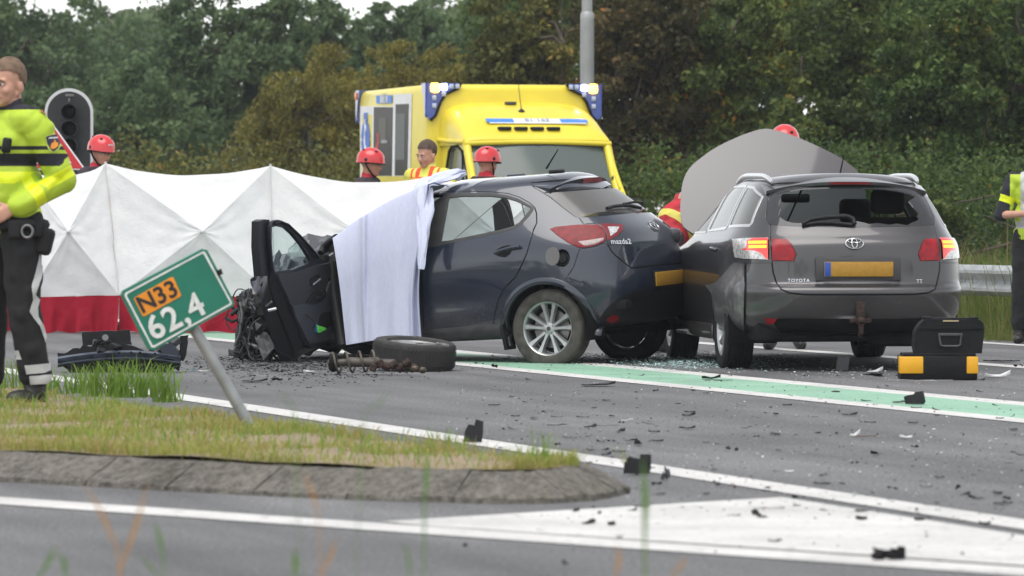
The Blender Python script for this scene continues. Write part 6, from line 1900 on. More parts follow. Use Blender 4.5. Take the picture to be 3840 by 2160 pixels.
# right side: sliding door with white frame and dark windows, traced on the side plane
sp0 = AM @ Vector((0, 1.152, 0)); z3 = lambda pts: [(1280 + x / 2.477, 280 + y / 2.477) for x, y in pts]
def sidep(p, off=0.0): return on_plane(p[0], p[1], sp0, AR) + AR * off
def side_plate(name, pts, m_, off, th=.01, parent=None, holes=()):
    b = MB(); b.plate(z3(pts), [z3(h) for h in holes], lambda p: sidep(p, off), -AR * th); return b.build(name, m_, parent or amb, smooth=0)
sdoor = side_plate('side_door_frame', [(184, 292), (490, 296), (492, 182), (660, 176), (640, 1000), (480, 1010), (184, 1000)], AWH, .012)
side_plate('door_panel', [(204, 372), (294, 372), (288, 1000), (204, 1000)], YEL, .016, .006, sdoor)
side_plate('window', [(312, 302), (488, 302), (478, 940), (306, 940)], ADK, .016, .006, sdoor)
side_plate('window', [(514, 276), (636, 270), (622, 938), (506, 938)], ADK, .016, .006, sdoor)
side_plate('window_blind', [(522, 360), (604, 360), (598, 790), (516, 790)], mat('blind_grey', (.10, .11, .10), .5), .019, .003, sdoor)
side_plate('window_blind', [(362, 400), (430, 400), (424, 640), (358, 640)], mat('blind_brown', (.09, .085, .07), .5), .019, .003, sdoor)
side_plate('lower_panel', [(306, 944), (622, 944), (618, 1040), (306, 1040)], YEL, .018, .006, sdoor)
side_plate('label_plate', [(332, 193), (478, 190), (476, 262), (332, 266)], mat('label_blue', (.04, .20, .62), .4), .014, .006)
lp = side_plate('label_field', [(372, 196), (437, 195), (436, 260), (372, 262)], AWH, .017, .004)
sv = AF; 
def side_text(body, px, py, size, m_, name, off=.02):
    p = sidep(z3([(px, py)])[0], off); rt = AF; up = Vector((0, 0, 1))
    return text_mesh(body, size, .001, name, m_, amb, Matrix(((rt.x, up.x, AR.x, p.x), (rt.y, up.y, AR.y, p.y), (rt.z, up.z, AR.z, p.z), (0, 0, 0, 1))), bold=True)
side_text('118', 404, 228, .20, mat('label_grey', (.30, .34, .42), .5), 'number_lettering')
star = []
for px_, py_ in (): pass
def side_star():
    c_ = sidep(z3([(240, 600)])[0], .022); b = MB()
    for k in range(3):
        a = k * math.pi / 3; d = Vector((0, 0, 1)) * math.cos(a) + AF * 1.0 * math.sin(a); e = Vector((0, 0, 1)) * -math.sin(a) + AF * math.cos(a)
        L, W = (.36, .11) if k == 0 else (.25, .10)
        b.prism([c_ + d * L + e * W, c_ + d * L - e * W, c_ - d * L - e * W, c_ - d * L + e * W], AR * (.002 + .001 * k))
    o = b.build('star_emblem', mat('star_blue', (.03, .13, .50), .4), amb, smooth=0)
    b = MB(); b.tube([c_ + AR * .008 + Vector((0, 0, .27)), c_ + AR * .008 - Vector((0, 0, .27))], .012, 6)
    b.tube([c_ + AR * .009 + AF * .05 * math.sin(k * .9) + Vector((0, 0, .2 - .04 * k)) for k in range(11)], .010, 6); b.build('staff_emblem', AWH, o, 60)
side_star()
side_plate('red_logo', [(338, 545), (365, 540), (372, 600), (352, 690), (322, 690), (345, 610)], mat('logo_red', (.42, .03, .03), .5), .019, .002, sdoor)
side_text('Ambulance', 412, 618, .075, mat('letter_grey', (.45, .45, .45), .5), 'window_lettering', .022)

# ================================================================== traffic light and warning triangle behind the screen
YT = 55.0
tl = thing('traffic_light', 'black traffic light with white rounded border behind the screen', 'traffic light', (atd(173, 600, YT).x, YT, 0))
def rnd_top(x0, x1, y0, y1, n=20):
    r = (x1 - x0) / 2; cx = (x0 + x1) / 2
    return [(cx - r * math.cos(math.pi * k / n), y0 + r - r * math.sin(math.pi * k / n)) for k in range(n + 1)] + [(x1, y1), (x0, y1)]
b = MB(); b.plate(rnd_top(112, 234, 222, 470), [], lambda p: atd(p[0], p[1], YT), (0, .03, 0)); b.build('white_border', mat('border_white', (.55, .55, .55), .5), tl, smooth=30)
b = MB(); b.plate(rnd_top(119, 227, 230, 466), [], lambda p: atd(p[0], p[1], YT - .012), (0, .03, 0)); b.build('backboard', mat('backboard_black', (.010, .011, .013), .5, var=.2), tl, smooth=30)
for k, yy in enumerate((282, 324, 368)):
    p = atd(176, yy, YT - .03)
    b = MB(); b.lathe([(.001, .0), (.075, .0), (.09, .01), (.095, .16), (.088, .16), (.082, .02)], 24, Matrix.Translation(p) @ Matrix.Rotation(R(90), 4, 'X')); b.build('lamp_hood', MATS['backboard_black'], tl, 60)
    b = MB(); b.ell(p + Vector((0, -.01, 0)), (.076, .02, .076), None, 18, 8); b.build('lamp_lens', mat('lens_dark', (.012, .008, .008), .5, 0, .15), tl, 60)
b = MB(); b.tube([(atd(176, 400, YT).x, YT + .08, 0), (atd(176, 400, YT).x, YT + .08, 2.2)], .05, 12); b.build('post', STEEL, tl, 60)
b = MB(); b.box(atd(175, 240, YT - .02), (.10, .02, .03), None, .004); b.box(atd(174, 252, YT - .02), (.02, .02, .05), None, .003); b.build('camera_mark', mat('mark_grey', (.12, .12, .12), .5), tl)
YW = 52.0
wt = thing('warning_triangle', 'red and white triangular warning sign beside the police officer', 'road sign', (atd(150, 600, YW).x, YW, 0))
tri_o = [atd(130, 312, YW), atd(211, 425, YW), atd(49, 425, YW)]
def tri_in(k, y): 
    c_ = (tri_o[0] + tri_o[1] + tri_o[2]) / 3; return [c_ + (p - c_) * k + Vector((0, y, 0)) for p in tri_o]
b = MB(); b.prism(tri_in(1.06, 0), (0, .02, 0)); b.build('white_edge', AWH, wt, smooth=0)
b = MB(); b.prism(tri_in(.98, -.006), (0, .006, 0)); b.build('red_border', mat('sign_red', (.50, .02, .03), .4), wt, smooth=0)
b = MB(); b.prism(tri_in(.62, -.011), (0, .005, 0)); b.build('white_field', AWH, wt, smooth=0)
b = MB(); b.tube([(atd(120, 500, YW).x, YW + .04, 0), (atd(120, 500, YW).x, YW + .04, 2.0)], .03, 10); b.build('post', STEEL, wt, 60)

# ================================================================== lamp post behind the ambulance
YL = 68.0
lpz = thing('lamp_post', 'grey steel lamp post rising behind the ambulance', 'lamp post', (atd(1477, 300, YL).x, YL, 0))
x_ = atd(1477, 300, YL).x
b = MB(); b.tube([(x_, YL, -.1), (x_, YL, 3.0), (x_, YL, 3.95)], [.105, .10, .098], 20); b.tube([(x_, YL, 3.95), (x_, YL, 4.02), (x_, YL, 4.05)], [.098, .095, .075], 20, cap=False); b.tube([(x_, YL, 4.05), (x_ - .03, YL, 7.5)], [.075, .055], 20); b.build('mast', mat('mast_grey', (.30, .31, .31), .5, .3, var=.12, vscale=2), lpz, 60)
b = MB(); b.tube([(x_ - .03, YL, 7.5), (x_ - .3, YL - .3, 7.8), (x_ - 1.0, YL - .8, 7.9)], .04, 10); b.build('arm', STEEL, lpz, 60)
b = MB(); b.box((x_ - 1.2, YL - .95, 7.9), (.6, .25, .12), (0, 0, .6), .04); b.build('lamp_head', STEEL, lpz, 60)

# ================================================================== leaning milepost sign
YP = gd(635, 1090, .10).y
ms = thing('milepost_sign', 'green N33 milepost sign leaning on a bent grey post', 'road sign', gd(635, 1090, .10))
b = MB(); b.tube([atd(640, 1098, YP), atd(632, 1080, YP), atd(600, 1022, YP), atd(545, 925, YP), atd(486, 822, YP)], .0285, 16); b.build('post', mat('post_grey', (.26, .27, .27), .5, .4, var=.15, vscale=8), ms, 60)
qx = lambda p: (p[0] / 1.61, 800 / DK * 1 + p[1] / 1.61)
z2 = lambda pts: [(x / 1.61 , 800 + y / 1.61) for x, y in pts]      # zoom of [0,800,900,1700] at 1.61
cor = z2([(742, 468), (1222, 215), (1252, 222), (1418, 540), (1408, 562), (930, 826), (898, 822), (733, 492)])
yp = YP - .05
b = MB(); b.prism([at(x, y, yp) for x, y in cor], (-.01, .035, 0)); b.build('sign_plate', mat('sign_green', (.006, .15, .095), .4, var=.08, vscale=6), ms, smooth=0)
ou = z2([(756, 480), (1228, 228), (1240, 236), (1402, 542), (1396, 552), (928, 812), (914, 808), (750, 494)])
inn = z2([(770, 486), (1222, 243), (1232, 250), (1390, 540), (1385, 546), (930, 798), (920, 795), (766, 498)])
b = MB(); b.plate(ou, [inn], lambda p: at(p[0], p[1], yp - .003), (0, .002, 0)); b.build('white_border', mat('sign_white', (.62, .64, .62), .5, var=.12, vscale=20), ms, smooth=0)
bk = z2([(812, 508), (1034, 384), (1048, 388), (1094, 492), (1090, 502), (872, 622), (860, 618), (808, 518)])
b = MB(); b.plate(bk, [], lambda p: at(p[0], p[1], yp - .003), (0, .002, 0)); b.build('orange_field', mat('sign_orange', (.72, .25, .01), .5, var=.06), ms, smooth=0)
ex = (at(*z2([(1222, 215)])[0], yp) - at(*z2([(742, 468)])[0], yp)).normalized(); ey = Vector((-ex.z, 0, ex.x))
def sign_text(body, zx, zy, size, m_, nm, sp=1.0):
    p = at(*z2([(zx, zy)])[0], yp - .0045)
    return text_mesh(body, size, .0012, nm, m_, ms, Matrix(((ex.x, ey.x, 0, p.x), (0, 0, -1, p.y), (ex.z, ey.z, 0, p.z), (0, 0, 0, 1))), bold=True, spacing=sp)
SWH = MATS['sign_white']
sign_text('N33', 952, 506, .118, mat('sign_black', (.012, .012, .012), .5), 'road_number', 1.02)
sign_text('62,4', 1062, 628, .165, SWH, 'distance_number', 1.08)
b = MB(); b.tube([at(*z2([(1320, 340)])[0], yp + .0), at(*z2([(1332, 372)])[0], yp)], .014, 8); b.build('clamp', BLK, ms, 60)
# ================================================================== people
def capsule(b, p0, p1, r0, r1, n=14):
    p0, p1 = Vector(p0), Vector(p1); d = p1 - p0; L = d.length
    t = d.normalized() if L > 1e-6 else Vector((0, 0, 1))
    pts = []; rs = []
    for a in (.05, .35, .65, .9): pts.append(p0 - t * r0 * math.cos(a * math.pi / 2)); rs.append(r0 * math.sin(a * math.pi / 2))
    pts.append(p0); rs.append(r0); pts.append(p1); rs.append(r1)
    for a in (.9, .65, .35, .05): pts.append(p1 + t * r1 * math.cos(a * math.pi / 2)); rs.append(r1 * math.sin(a * math.pi / 2))
    b.tube(pts, rs, n)
def blob(parts, voxel=.010, smooth=6, fold=0.0, seed=0):
    """many capsules and ellipsoids melted into one continuous skin"""
    b = MB()
    for q in parts:
        if q[0] == 'c': capsule(b, *q[1:])
        else: b.ell(q[1], q[2], q[3] if len(q) > 3 else None, 20, 14)
    me = bpy.data.meshes.new('tmp'); me.from_pydata(b.v, [], b.f)
    bm = bmesh.new(); bm.from_mesh(me); bmesh.ops.recalc_face_normals(bm, faces=bm.faces[:]); bm.to_mesh(me); bm.free()
    o = bpy.data.objects.new('tmp', me); COL.objects.link(o)
    m = o.modifiers.new('r', 'REMESH'); m.mode = 'VOXEL'; m.voxel_size = voxel
    s_ = o.modifiers.new('s', 'SMOOTH'); s_.factor = .5; s_.iterations = smooth
    dg = bpy.context.evaluated_depsgraph_get()
    r = bpy.data.meshes.new_from_object(o.evaluated_get(dg))
    bpy.data.objects.remove(o); bpy.data.meshes.remove(me)
    if fold:
        n = len(r.vertices); co = np.empty(n * 3); no = np.empty(n * 3)
        r.vertices.foreach_get('co', co); r.vertices.foreach_get('normal', no); co = co.reshape(-1, 3); no = no.reshape(-1, 3)
        x, y, z = co.T; s = seed * 1.7
        f = np.sin(38 * z + 9 * x + 7 * np.sin(9 * y + s) + s) * .5 + np.sin(23 * z - 17 * y + 5 * np.sin(7 * x) + 2 * s) * .6 + np.sin(61 * z + 31 * x + 19 * y + s) * .25
        f = np.maximum(f, -.2) - .2
        co += no * (f * fold)[:, None]
        r.vertices.foreach_set('co', co.ravel()); r.update()
    return r
def put(me, name, mats_, parent, bands=(), local=True):
    """link a body or garment; bands = (point, normal, half width, condition, slot) are cut into the mesh cleanly"""
    bm = bmesh.new(); bm.from_mesh(me)
    for c_, n_, w_, cond, slot in bands:
        n_ = Vector(n_).normalized(); c_ = Vector(c_)
        for s_ in (-1, 1):
            bmesh.ops.bisect_plane(bm, geom=bm.verts[:] + bm.edges[:] + bm.faces[:], plane_co=c_ + n_ * w_ * s_, plane_no=n_)
    for f in bm.faces: f.smooth = True
    bm.faces.ensure_lookup_table()
    for c_, n_, w_, cond, slot in bands:
        n_ = Vector(n_).normalized(); c_ = Vector(c_)
        for f in bm.faces:
            p = f.calc_center_median()
            if abs((p - c_).dot(n_)) < w_ and (cond is None or cond(p)): f.material_index = slot
    me.materials.clear()
    for m_ in mats_: me.materials.append(m_)
    bm.to_mesh(me); bm.free()
    me.name = name
    o = bpy.data.objects.new(name, me); COL.objects.link(o); o.parent = parent
    ROOTM[o.name] = ROOTM[parent.name]
    return o
def seg_cond(a, b_, r):
    a, b_ = Vector(a), Vector(b_)
    def f(p):
        d = b_ - a; t = max(-.1, min(1.1, (p - a).dot(d) / d.length_squared)); return (a + d * t - p).length < r
    return f
SKIN = mat('skin', (.50, .27, .19), .55, 0, .4, var=.10, vscale=18)
SKIN2 = mat('skin_tan', (.42, .21, .14), .55, 0, .4, var=.10, vscale=18)
LIPS = mat('lips', (.34, .12, .10), .5)
EYEW = mat('eye_white', (.55, .52, .50), .3); EYED = mat('eye_dark', (.03, .022, .018), .2)
HAIRB = mat('hair_brown', (.07, .045, .03), .8, var=.25, vscale=30, bump=.25, bscale=140)
HAIRS = mat('hair_sandy', (.15, .095, .06), .8, var=.25, vscale=30, bump=.25, bscale=160)
HIVIS = mat('hivis_yellow', (.40, .54, .03), .7, var=.10, vscale=5, bump=.15, bscale=22)
HIBAND = mat('hivis_band', (.68, .78, .005), .5, var=.08, vscale=9)
NAVYC = mat('cloth_navy', (.012, .013, .020), .85, var=.2)
BLKC = mat('cloth_black', (.010, .010, .011), .9, var=.25, vscale=9, bump=.2, bscale=30)
BOOT = mat('boot_leather', (.012, .011, .010), .5, var=.3)
REFL = mat('reflective_grey', (.42, .43, .42), .5, var=.1)
FRED = mat('fire_jacket_red', (.40, .014, .025), .75, var=.15, vscale=7, bump=.15, bscale=25)
FDRK = mat('fire_jacket_dark', (.03, .022, .028), .8, var=.2)
FYEL = mat('fire_band_yellow', (.62, .55, .10), .6)
HELM = mat('helmet_red', (.55, .018, .022), .28, 0, .5, coat=.5)
GLOV = mat('glove_navy', (.025, .035, .07), .8, var=.3, vscale=20)
def hand_parts(w_, d, up, s=1.0, curl=.5, side=1):
    """palm and five fingers from the wrist w_ along d; up = back of the hand"""
    w_, d, up = Vector(w_), Vector(d).normalized(), Vector(up); up = (up - d * up.dot(d)).normalized(); sd = d.cross(up) * side
    out = []
    c_ = w_ + d * .045 * s
    for k in (-1, 0, 1): out.append(('c', w_ + sd * .012 * k * s, w_ + d * .085 * s + sd * .022 * k * s, .017 * s, .016 * s))
    for k, L in zip((-1.5, -.5, .5, 1.5), (.070, .080, .076, .060)):
        a = w_ + d * .09 * s + sd * .0175 * k * s
        d1 = (d * math.cos(curl * .7) - up * math.sin(curl * .7)); d2 = (d * math.cos(curl * 1.7) - up * math.sin(curl * 1.7))
        m_ = a + d1 * L * .5 * s; e = m_ + d2 * L * .5 * s
        out += [('c', a, m_, .0095 * s, .0088 * s), ('c', m_, e, .0088 * s, .0075 * s)]
    t0 = w_ + d * .03 * s + sd * .028 * s; t1 = t0 + (d * .6 + sd * .75 - up * .25).normalized() * .042 * s; t2 = t1 + (d * .9 + sd * .2 - up * .4).normalized() * .032 * s
    out += [('c', t0, t1, .012 * s, .0105 * s), ('c', t1, t2, .0105 * s, .0085 * s)]
    return out
def head_parts(H, hd):
    """H: 4x4 of the head (x forward, z up, origin at the base of the skull)"""
    q = lambda p: H @ Vector(p)
    R3 = H.to_3x3()
    P = [('e', q((-.012, 0, .105)), (.098, .078, .092), R3), ('e', q((.030, 0, .045)), (.066, .064, .088), R3), ('e', q((.040, 0, -.005)), (.050, .050, .040), R3),
         ('e', q((.072, 0, -.028)), (.022, .026, .020), R3), ('c', q((.092, 0, .072)), q((.112, 0, .034)), .008, .0125), ('e', q((.104, 0, .030)), (.012, .018, .009), R3),
         ('c', q((.082, -.040, .084)), q((.088, 0, .080)), .011, .010), ('c', q((.082, .040, .084)), q((.088, 0, .080)), .011, .010),
         ('e', q((.066, .040, .035)), (.022, .020, .022), R3), ('e', q((.066, -.040, .035)), (.022, .020, .022), R3),
         ('c', q((.086, -.020, .004)), q((.086, .020, .004)), .008, .008)]
    for s_ in (1, -1): P += [('e', q((-.008, s_ * .080, .050)), (.022, .010, .032), R3), ('c', q((.0, s_ * .076, .028)), q((.004, s_ * .072, .012)), .009, .007)]
    return P
def person(name, label, loc, yaw, h=1.80, group=None, head_yaw=0, head_pitch=0, lean=0, arms=None, legs=None, outfit='fire', voxel=.0095, hair=HAIRB, skin=SKIN, glove=True, bulk=1.0):
    """local frame: x forward, y left, z up. arms: {side: (elbow, wrist)}, legs: {side: (knee, ankle)}"""
    k = h / 1.80
    M = Matrix.Translation(Vector(loc)) @ Matrix.Rotation(yaw, 4, 'Z') @ Matrix.Scale(k, 4)
    root = bpy.data.objects.new(name, None); COL.objects.link(root); root.matrix_basis = M; ROOTM[root.name] = M.copy()
    tag(root, label, 'person', group)
    cl, sl = math.cos(lean), math.sin(lean)
    pel = Vector((0, 0, .96))
    def T(p):                                # bend the trunk forwards about the hips
        v = Vector(p) - pel; return pel + Vector((v.x * cl + v.z * sl, v.y, -v.x * sl + v.z * cl))
    sh = {s_: T((-.01, s_ * .185, 1.435)) for s_ in (1, -1)}
    arms = arms or {}
    legs = legs or {}
    A = {}
    for s_ in (1, -1):
        e, w_ = arms.get(s_, ((-.04, s_ * .25, 1.16), (.06, s_ * .25, .90)))
        A[s_] = (sh[s_], Vector(e), Vector(w_))
    L = {}
    for s_ in (1, -1):
        kn, an = legs.get(s_, ((.03, s_ * .11, .50), (-.01, s_ * .115, .09)))
        L[s_] = (Vector((0, s_ * .095, .92)), Vector(kn), Vector(an))
    nk = T((0, 0, 1.49)); hb = T((.012, 0, 1.575))
    Hm = Matrix.Translation(hb) @ Matrix.Rotation(lean * .35 + head_pitch, 4, 'Y') @ Matrix.Rotation(head_yaw, 4, 'Z')
    # --- body, one skin
    P = head_parts(Hm, None)
    P += [('c', T((-.012, 0, 1.44)), hb + Vector((-.01, 0, .03)), .066, .058), ('e', T((0, 0, 1.30)), (.105, .155, .19)), ('e', T((0, 0, 1.08)), (.10, .140, .18)), ('e', (0, 0, .95), (.105, .155, .13))]
    for s_ in (1, -1):
        a, e, w_ = A[s_]
        P += [('c', a, e, .052, .042), ('c', e, w_, .040, .028)]
        d = (w_ - e).normalized()
        P += hand_parts(w_, d, Vector((0, s_ * 1.0, .25)) if abs(d.y) < .7 else Vector((1, 0, .5)), 1.0, .55, s_)
        hp, kn, an = L[s_]
        P += [('c', hp, kn, .078, .052), ('c', kn, an, .050, .036), ('c', an, an + Vector((.10, s_ * .015, -.050)), .030, .022)]
    body = put(blob(P, voxel, 3), 'body', [skin], root)
    # --- face details
    q = lambda p: Hm @ Vector(p); R3 = Hm.to_3x3()
    for s_ in (1, -1):
        b = MB(); b.ell(q((.0875, s_ * .031, .066)), (.008, .013, .0065), R3, 10, 6); eo = b.build('eye', EYEW, body, 60, local=True)
        b = MB(); b.ell(q((.0935, s_ * .030, .066)), (.004, .006, .006), R3, 8, 6); b.build('iris', EYED, eo, 60, local=True)
        b = MB(); b.tube([q((.088, s_ * .050, .083)), q((.0985, s_ * .032, .089)), q((.099, s_ * .014, .085))], [.003, .0055, .004], 6); b.build('eyebrow', hair, body, 60, local=True)
    b = MB(); b.tube([q((.086, -.024, .002)), q((.0955, 0, .005)), q((.086, .024, .002))], [.003, .0075, .003], 8); b.build('lips', LIPS, body, 60, local=True)
    # --- clothes
    k_ = bulk
    J = [('e', T((0, 0, 1.33)), (.135 * k_, .185 * k_, .17)), ('e', T((.0, 0, 1.12)), (.140 * k_, .180 * k_, .20)), ('e', T((0, 0, .97)), (.145 * k_, .180 * k_, .12)), ('c', T((0, .10, 1.44)), T((0, -.10, 1.44)), .085 * k_, .085 * k_)]
    for s_ in (1, -1):
        a, e, w_ = A[s_]; w2 = e.lerp(w_, .93)
        if outfit == 'vest': w2 = None
        J += [('c', T((0, s_ * .12, 1.43)), a, .085 * k_, .082 * k_), ('c', a, e, .080 * k_, .066 * k_)] + ([('c', e, w2, .064 * k_, .052 * k_)] if w2 else [])
    J += [('c', T((-.015, 0, 1.45)), T((-.005, 0, 1.525)), .085, .072)]
    arm_c = {s_: seg_cond(A[s_][0], A[s_][1], .12 * bulk) for s_ in (1, -1)}; fore_c = {s_: seg_cond(A[s_][1], A[s_][2], .10 * bulk) for s_ in (1, -1)}
    notarm = lambda p: not any((fore_c[s_](p) for s_ in (1, -1)))
    bands = []; zn = (T((0, 0, 2)) - T((0, 0, 1))).normalized()
    if outfit == 'police':
        mats_ = [HIVIS, HIBAND, NAVYC]
        bands = [(T((0, 0, 1.255)), zn, .032, notarm, 2), (T((0, 0, 1.315)), zn, .010, notarm, 2), (T((0, 0, 1.165)), zn, .030, notarm, 1), (T((0, 0, .975)), zn, .03, lambda p: notarm(p), 1), (T((0, 0, 1.56)), zn, .05, lambda p: notarm(p), 2)]
        for s_ in (1, -1):
            a, e, w_ = A[s_]; d = (e - a).normalized(); d2 = (w_ - e).normalized()
            bands += [(a.lerp(e, .92), d, .028, (lambda c_: (lambda p: c_(p)))(arm_c[s_]), 1), (e.lerp(w_, .55), d2, .030, (lambda c_: (lambda p: c_(p)))(fore_c[s_]), 1)]
    elif outfit == 'fire':
        mats_ = [FRED, FYEL, FDRK]
        bands = [(T((0, 0, 1.10)), zn, .03, notarm, 1), (T((0, 0, 1.47)), zn, .045, lambda p: notarm(p), 2)]
        for s_ in (1, -1):
            a, e, w_ = A[s_]; d2 = (w_ - e).normalized(); d = (e - a).normalized()
            bands += [(e.lerp(w_, .70), d2, .035, (lambda c_: (lambda p: c_(p)))(fore_c[s_]), 1), (a.lerp(e, .72), d, .03, (lambda c_: (lambda p: c_(p)))(arm_c[s_]), 1)]
    elif outfit == 'medic':
        mats_ = [mat('medic_yellow', (.62, .62, .10), .75, var=.1), mat('medic_red', (.72, .07, .02), .7, var=.1), mat('medic_band', (.75, .62, .12), .5)]
        inner = lambda p: abs(p.y) < .155 and p.z > .9
        bands = [(T((0, 0, 1.26)), (0, 0, 1), .27, inner, 1), (T((0, 0, 1.395)), (0, 0, 1), .02, inner, 2), (T((0, 0, 1.22)), (0, 0, 1), .03, inner, 2), (T((0, 0, 1.49)), (0, 0, 1), .06, lambda p: abs(p.y) < .05 and p.x > 0, 0)]
        for s_ in (1, -1): bands.append((T((0, s_ * .115, 1.3)), (0, 1, 0), .018, lambda p: p.z > 1.42, 2))
    else:
        mats_ = [NAVYC, HIBAND, REFL, HIVIS]
        inner = lambda p: abs(p.y) < .215 and p.z > .92
        bands = [(T((0, 0, 1.20)), (0, 0, 1), .30, inner, 3), (T((0, 0, 1.05)), (0, 0, 1), .03, inner, 2)]
        for s_ in (1, -1):
            bands.append((T((0, s_ * .10, 1.3)), (0, 1, 0), .022, lambda p: p.z > 1.05, 2))
            a, e, w_ = A[s_]; bands.append((a.lerp(e, .55), (e - a).normalized(), .03, (lambda c_: (lambda p: c_(p)))(arm_c[s_]), 1))
    jk = put(blob(J, voxel, 5, .010, len(label)), 'jacket', mats_, root, bands)
    TR = [('e', (0, 0, .96), (.128, .170, .10))]
    for s_ in (1, -1):
        hp, kn, an = L[s_]; TR += [('c', hp + Vector((0, 0, .02)), kn, .104 * k_, .080 * k_), ('c', kn, an + Vector((0, 0, .07)), .080 * k_, .076 * k_)]
    tro = put(blob(TR, voxel, 5, .007, len(label) + 3), 'trousers', [BLKC if outfit != 'fire' else FDRK], root)
    for s_ in (1, -1):
        hp, kn, an = L[s_]
        B_ = [('c', an + Vector((0, 0, .12)), an + Vector((0, 0, -.02)), .062, .058), ('c', an + Vector((-.02, 0, -.045)), an + Vector((.14, s_ * .02, -.052)), .046, .040), ('e', an + Vector((.10, s_ * .012, -.045)), (.085, .05, .042))]
        bo_ = blob(B_, voxel * .9, 3)
        n = len(bo_.vertices); co = np.empty(n * 3); bo_.vertices.foreach_get('co', co); co = co.reshape(-1, 3); co[:, 2] = np.maximum(co[:, 2], an.z - .088); bo_.vertices.foreach_set('co', co.ravel())
        put(bo_, 'boot', [BOOT], root)
    # --- hair or helmet
    if outfit == 'fire':
        b = MB(); rows = []
        for i in range(11):
            th = (math.pi * .56) * i / 10; row = []
            for j in range(28):
                a = 2 * math.pi * j / 28
                r_ = (.142, .118, .118); low = .0
                x = r_[0] * math.sin(th) * math.cos(a); y = r_[1] * math.sin(th) * math.sin(a); z = r_[2] * math.cos(th)
                if i == 10: z -= .012 + .018 * max(0, -math.cos(a)); x *= 1.03 + .05 * max(0, math.cos(a)); y *= 1.03
                row.append(Hm @ Vector((x - .004, y, z + .118)))
            rows.append(row)
        b.grid(rows, closed=True)
        b.add(rows[0], [tuple(range(28))])
        inn = [[Hm @ ((Hm.inverted() @ Vector(p)) * .96 + Vector((0, 0, .003))) for p in rows[-1]], [Hm @ Vector((0, 0, .15))] * 28]
        b.grid([rows[-1], inn[0]], closed=True)
        ho = b.build('helmet', HELM, root, 60, local=True)
        b = MB(); b.tube([p for p in rows[-1]] + [rows[-1][0]], .006, 6); b.build('helmet_rim', BLKR, ho, 60, local=True)
        for s_ in (1, -1):
            b = MB(); b.ell(q((-.02, s_ * .108, .11)), (.026, .012, .026), R3, 14, 8); b.build('ear_knob', BLK, ho, 60, local=True)
            b = MB(); b.tube([q((-.04, s_ * .100, .09)), q((.005, s_ * .086, .02)), q((.045, s_ * .055, -.035)), q((.062, 0, -.055))], .0085, 6); b.build('chin_strap', BLKR, ho, 60, local=True)
        for x, y, z in ((.055, .055, .205), (.06, -.06, .200), (-.07, .05, .205), (-.07, -.05, .205)):
            b = MB(); b.ell(q((x, y, z)), (.018, .018, .010), R3, 10, 6); b.build('helmet_vent', BLK, ho, 60, local=True)
        b = MB(); b.box(q((.125, 0, .150)), (.012, .05, .025), Hm.to_3x3(), .003); b.build('helmet_badge', REFL, ho, local=True)
    else:
        cut = lambda p: (p.z > .118 + .30 * max(0, p.x - .0) ) or (p.x < -.005 and p.z > .050 + .35 * max(0, p.x + .09)) or (p.x < -.055 and p.z > .01)
        hb_ = MB(); hb_.ell((-.014, 0, .107), (.1035, .0835, .1005), None, 40, 30)
        keepf = []
        for f in hb_.f:
            c_ = sum((Vector(hb_.v[i]) for i in f), Vector()) / len(f)
            if cut(c_): keepf.append(f)
        rr_ = random.Random(5)
        hb_.f = keepf; hb_.v = [tuple(Hm @ (Vector(p) + Vector((p[0] * .02 * rr_.random(), p[1] * .02 * rr_.random(), .004 * rr_.random())))) for p in hb_.v]
        hb_.build('hair', hair, root, 80, local=True)
    if glove and outfit == 'fire':
        for s_ in (1, -1):
            a, e, w_ = A[s_]; d = (w_ - e).normalized()
            G = hand_parts(w_, d, Vector((0, s_ * 1.0, .25)) if abs(d.y) < .7 else Vector((1, 0, .5)), 1.0, .55, s_)
            G = [(g[0], g[1], g[2], g[3] + .004, g[4] + .004) for g in G] + [('c', e.lerp(w_, .85), w_, .046, .038)]
            put(blob(G, .006, 2), 'glove', [GLOV], root)
    return root, dict(jacket=jk, trousers=tro, body=body, M=M, H=Hm, A=A, L=L, T=T)
def bvh_of(o, M):
    me = o.data
    return BVHTree.FromPolygons([M @ v.co for v in me.vertices], [tuple(p.vertices) for p in me.polygons])
def decal(bvh, poly, off, name, m_, parent, step=6, fallback=None):
    """a cloth patch traced in the photograph and laid on the garment's surface"""
    tri, pp = tri_poly(densify(poly, step), (), step)
    vs = []; mp = {}
    for i, p in enumerate(pp):
        loc, n_, idx, d = bvh.ray_cast(C_POS, ray(*p).normalized())
        if loc is not None: mp[i] = len(vs); vs.append(loc + n_ * off)
    fs = [tuple(mp[i] for i in t) for t in tri if all(i in mp for i in t)]
    fs = [t for t in fs if max((vs[t[0]] - vs[t[1]]).length, (vs[t[1]] - vs[t[2]]).length, (vs[t[2]] - vs[t[0]]).length) < .08]
    b = MB(); b.add(vs, fs)
    return b.build(name, m_, parent, smooth=60) if fs else None

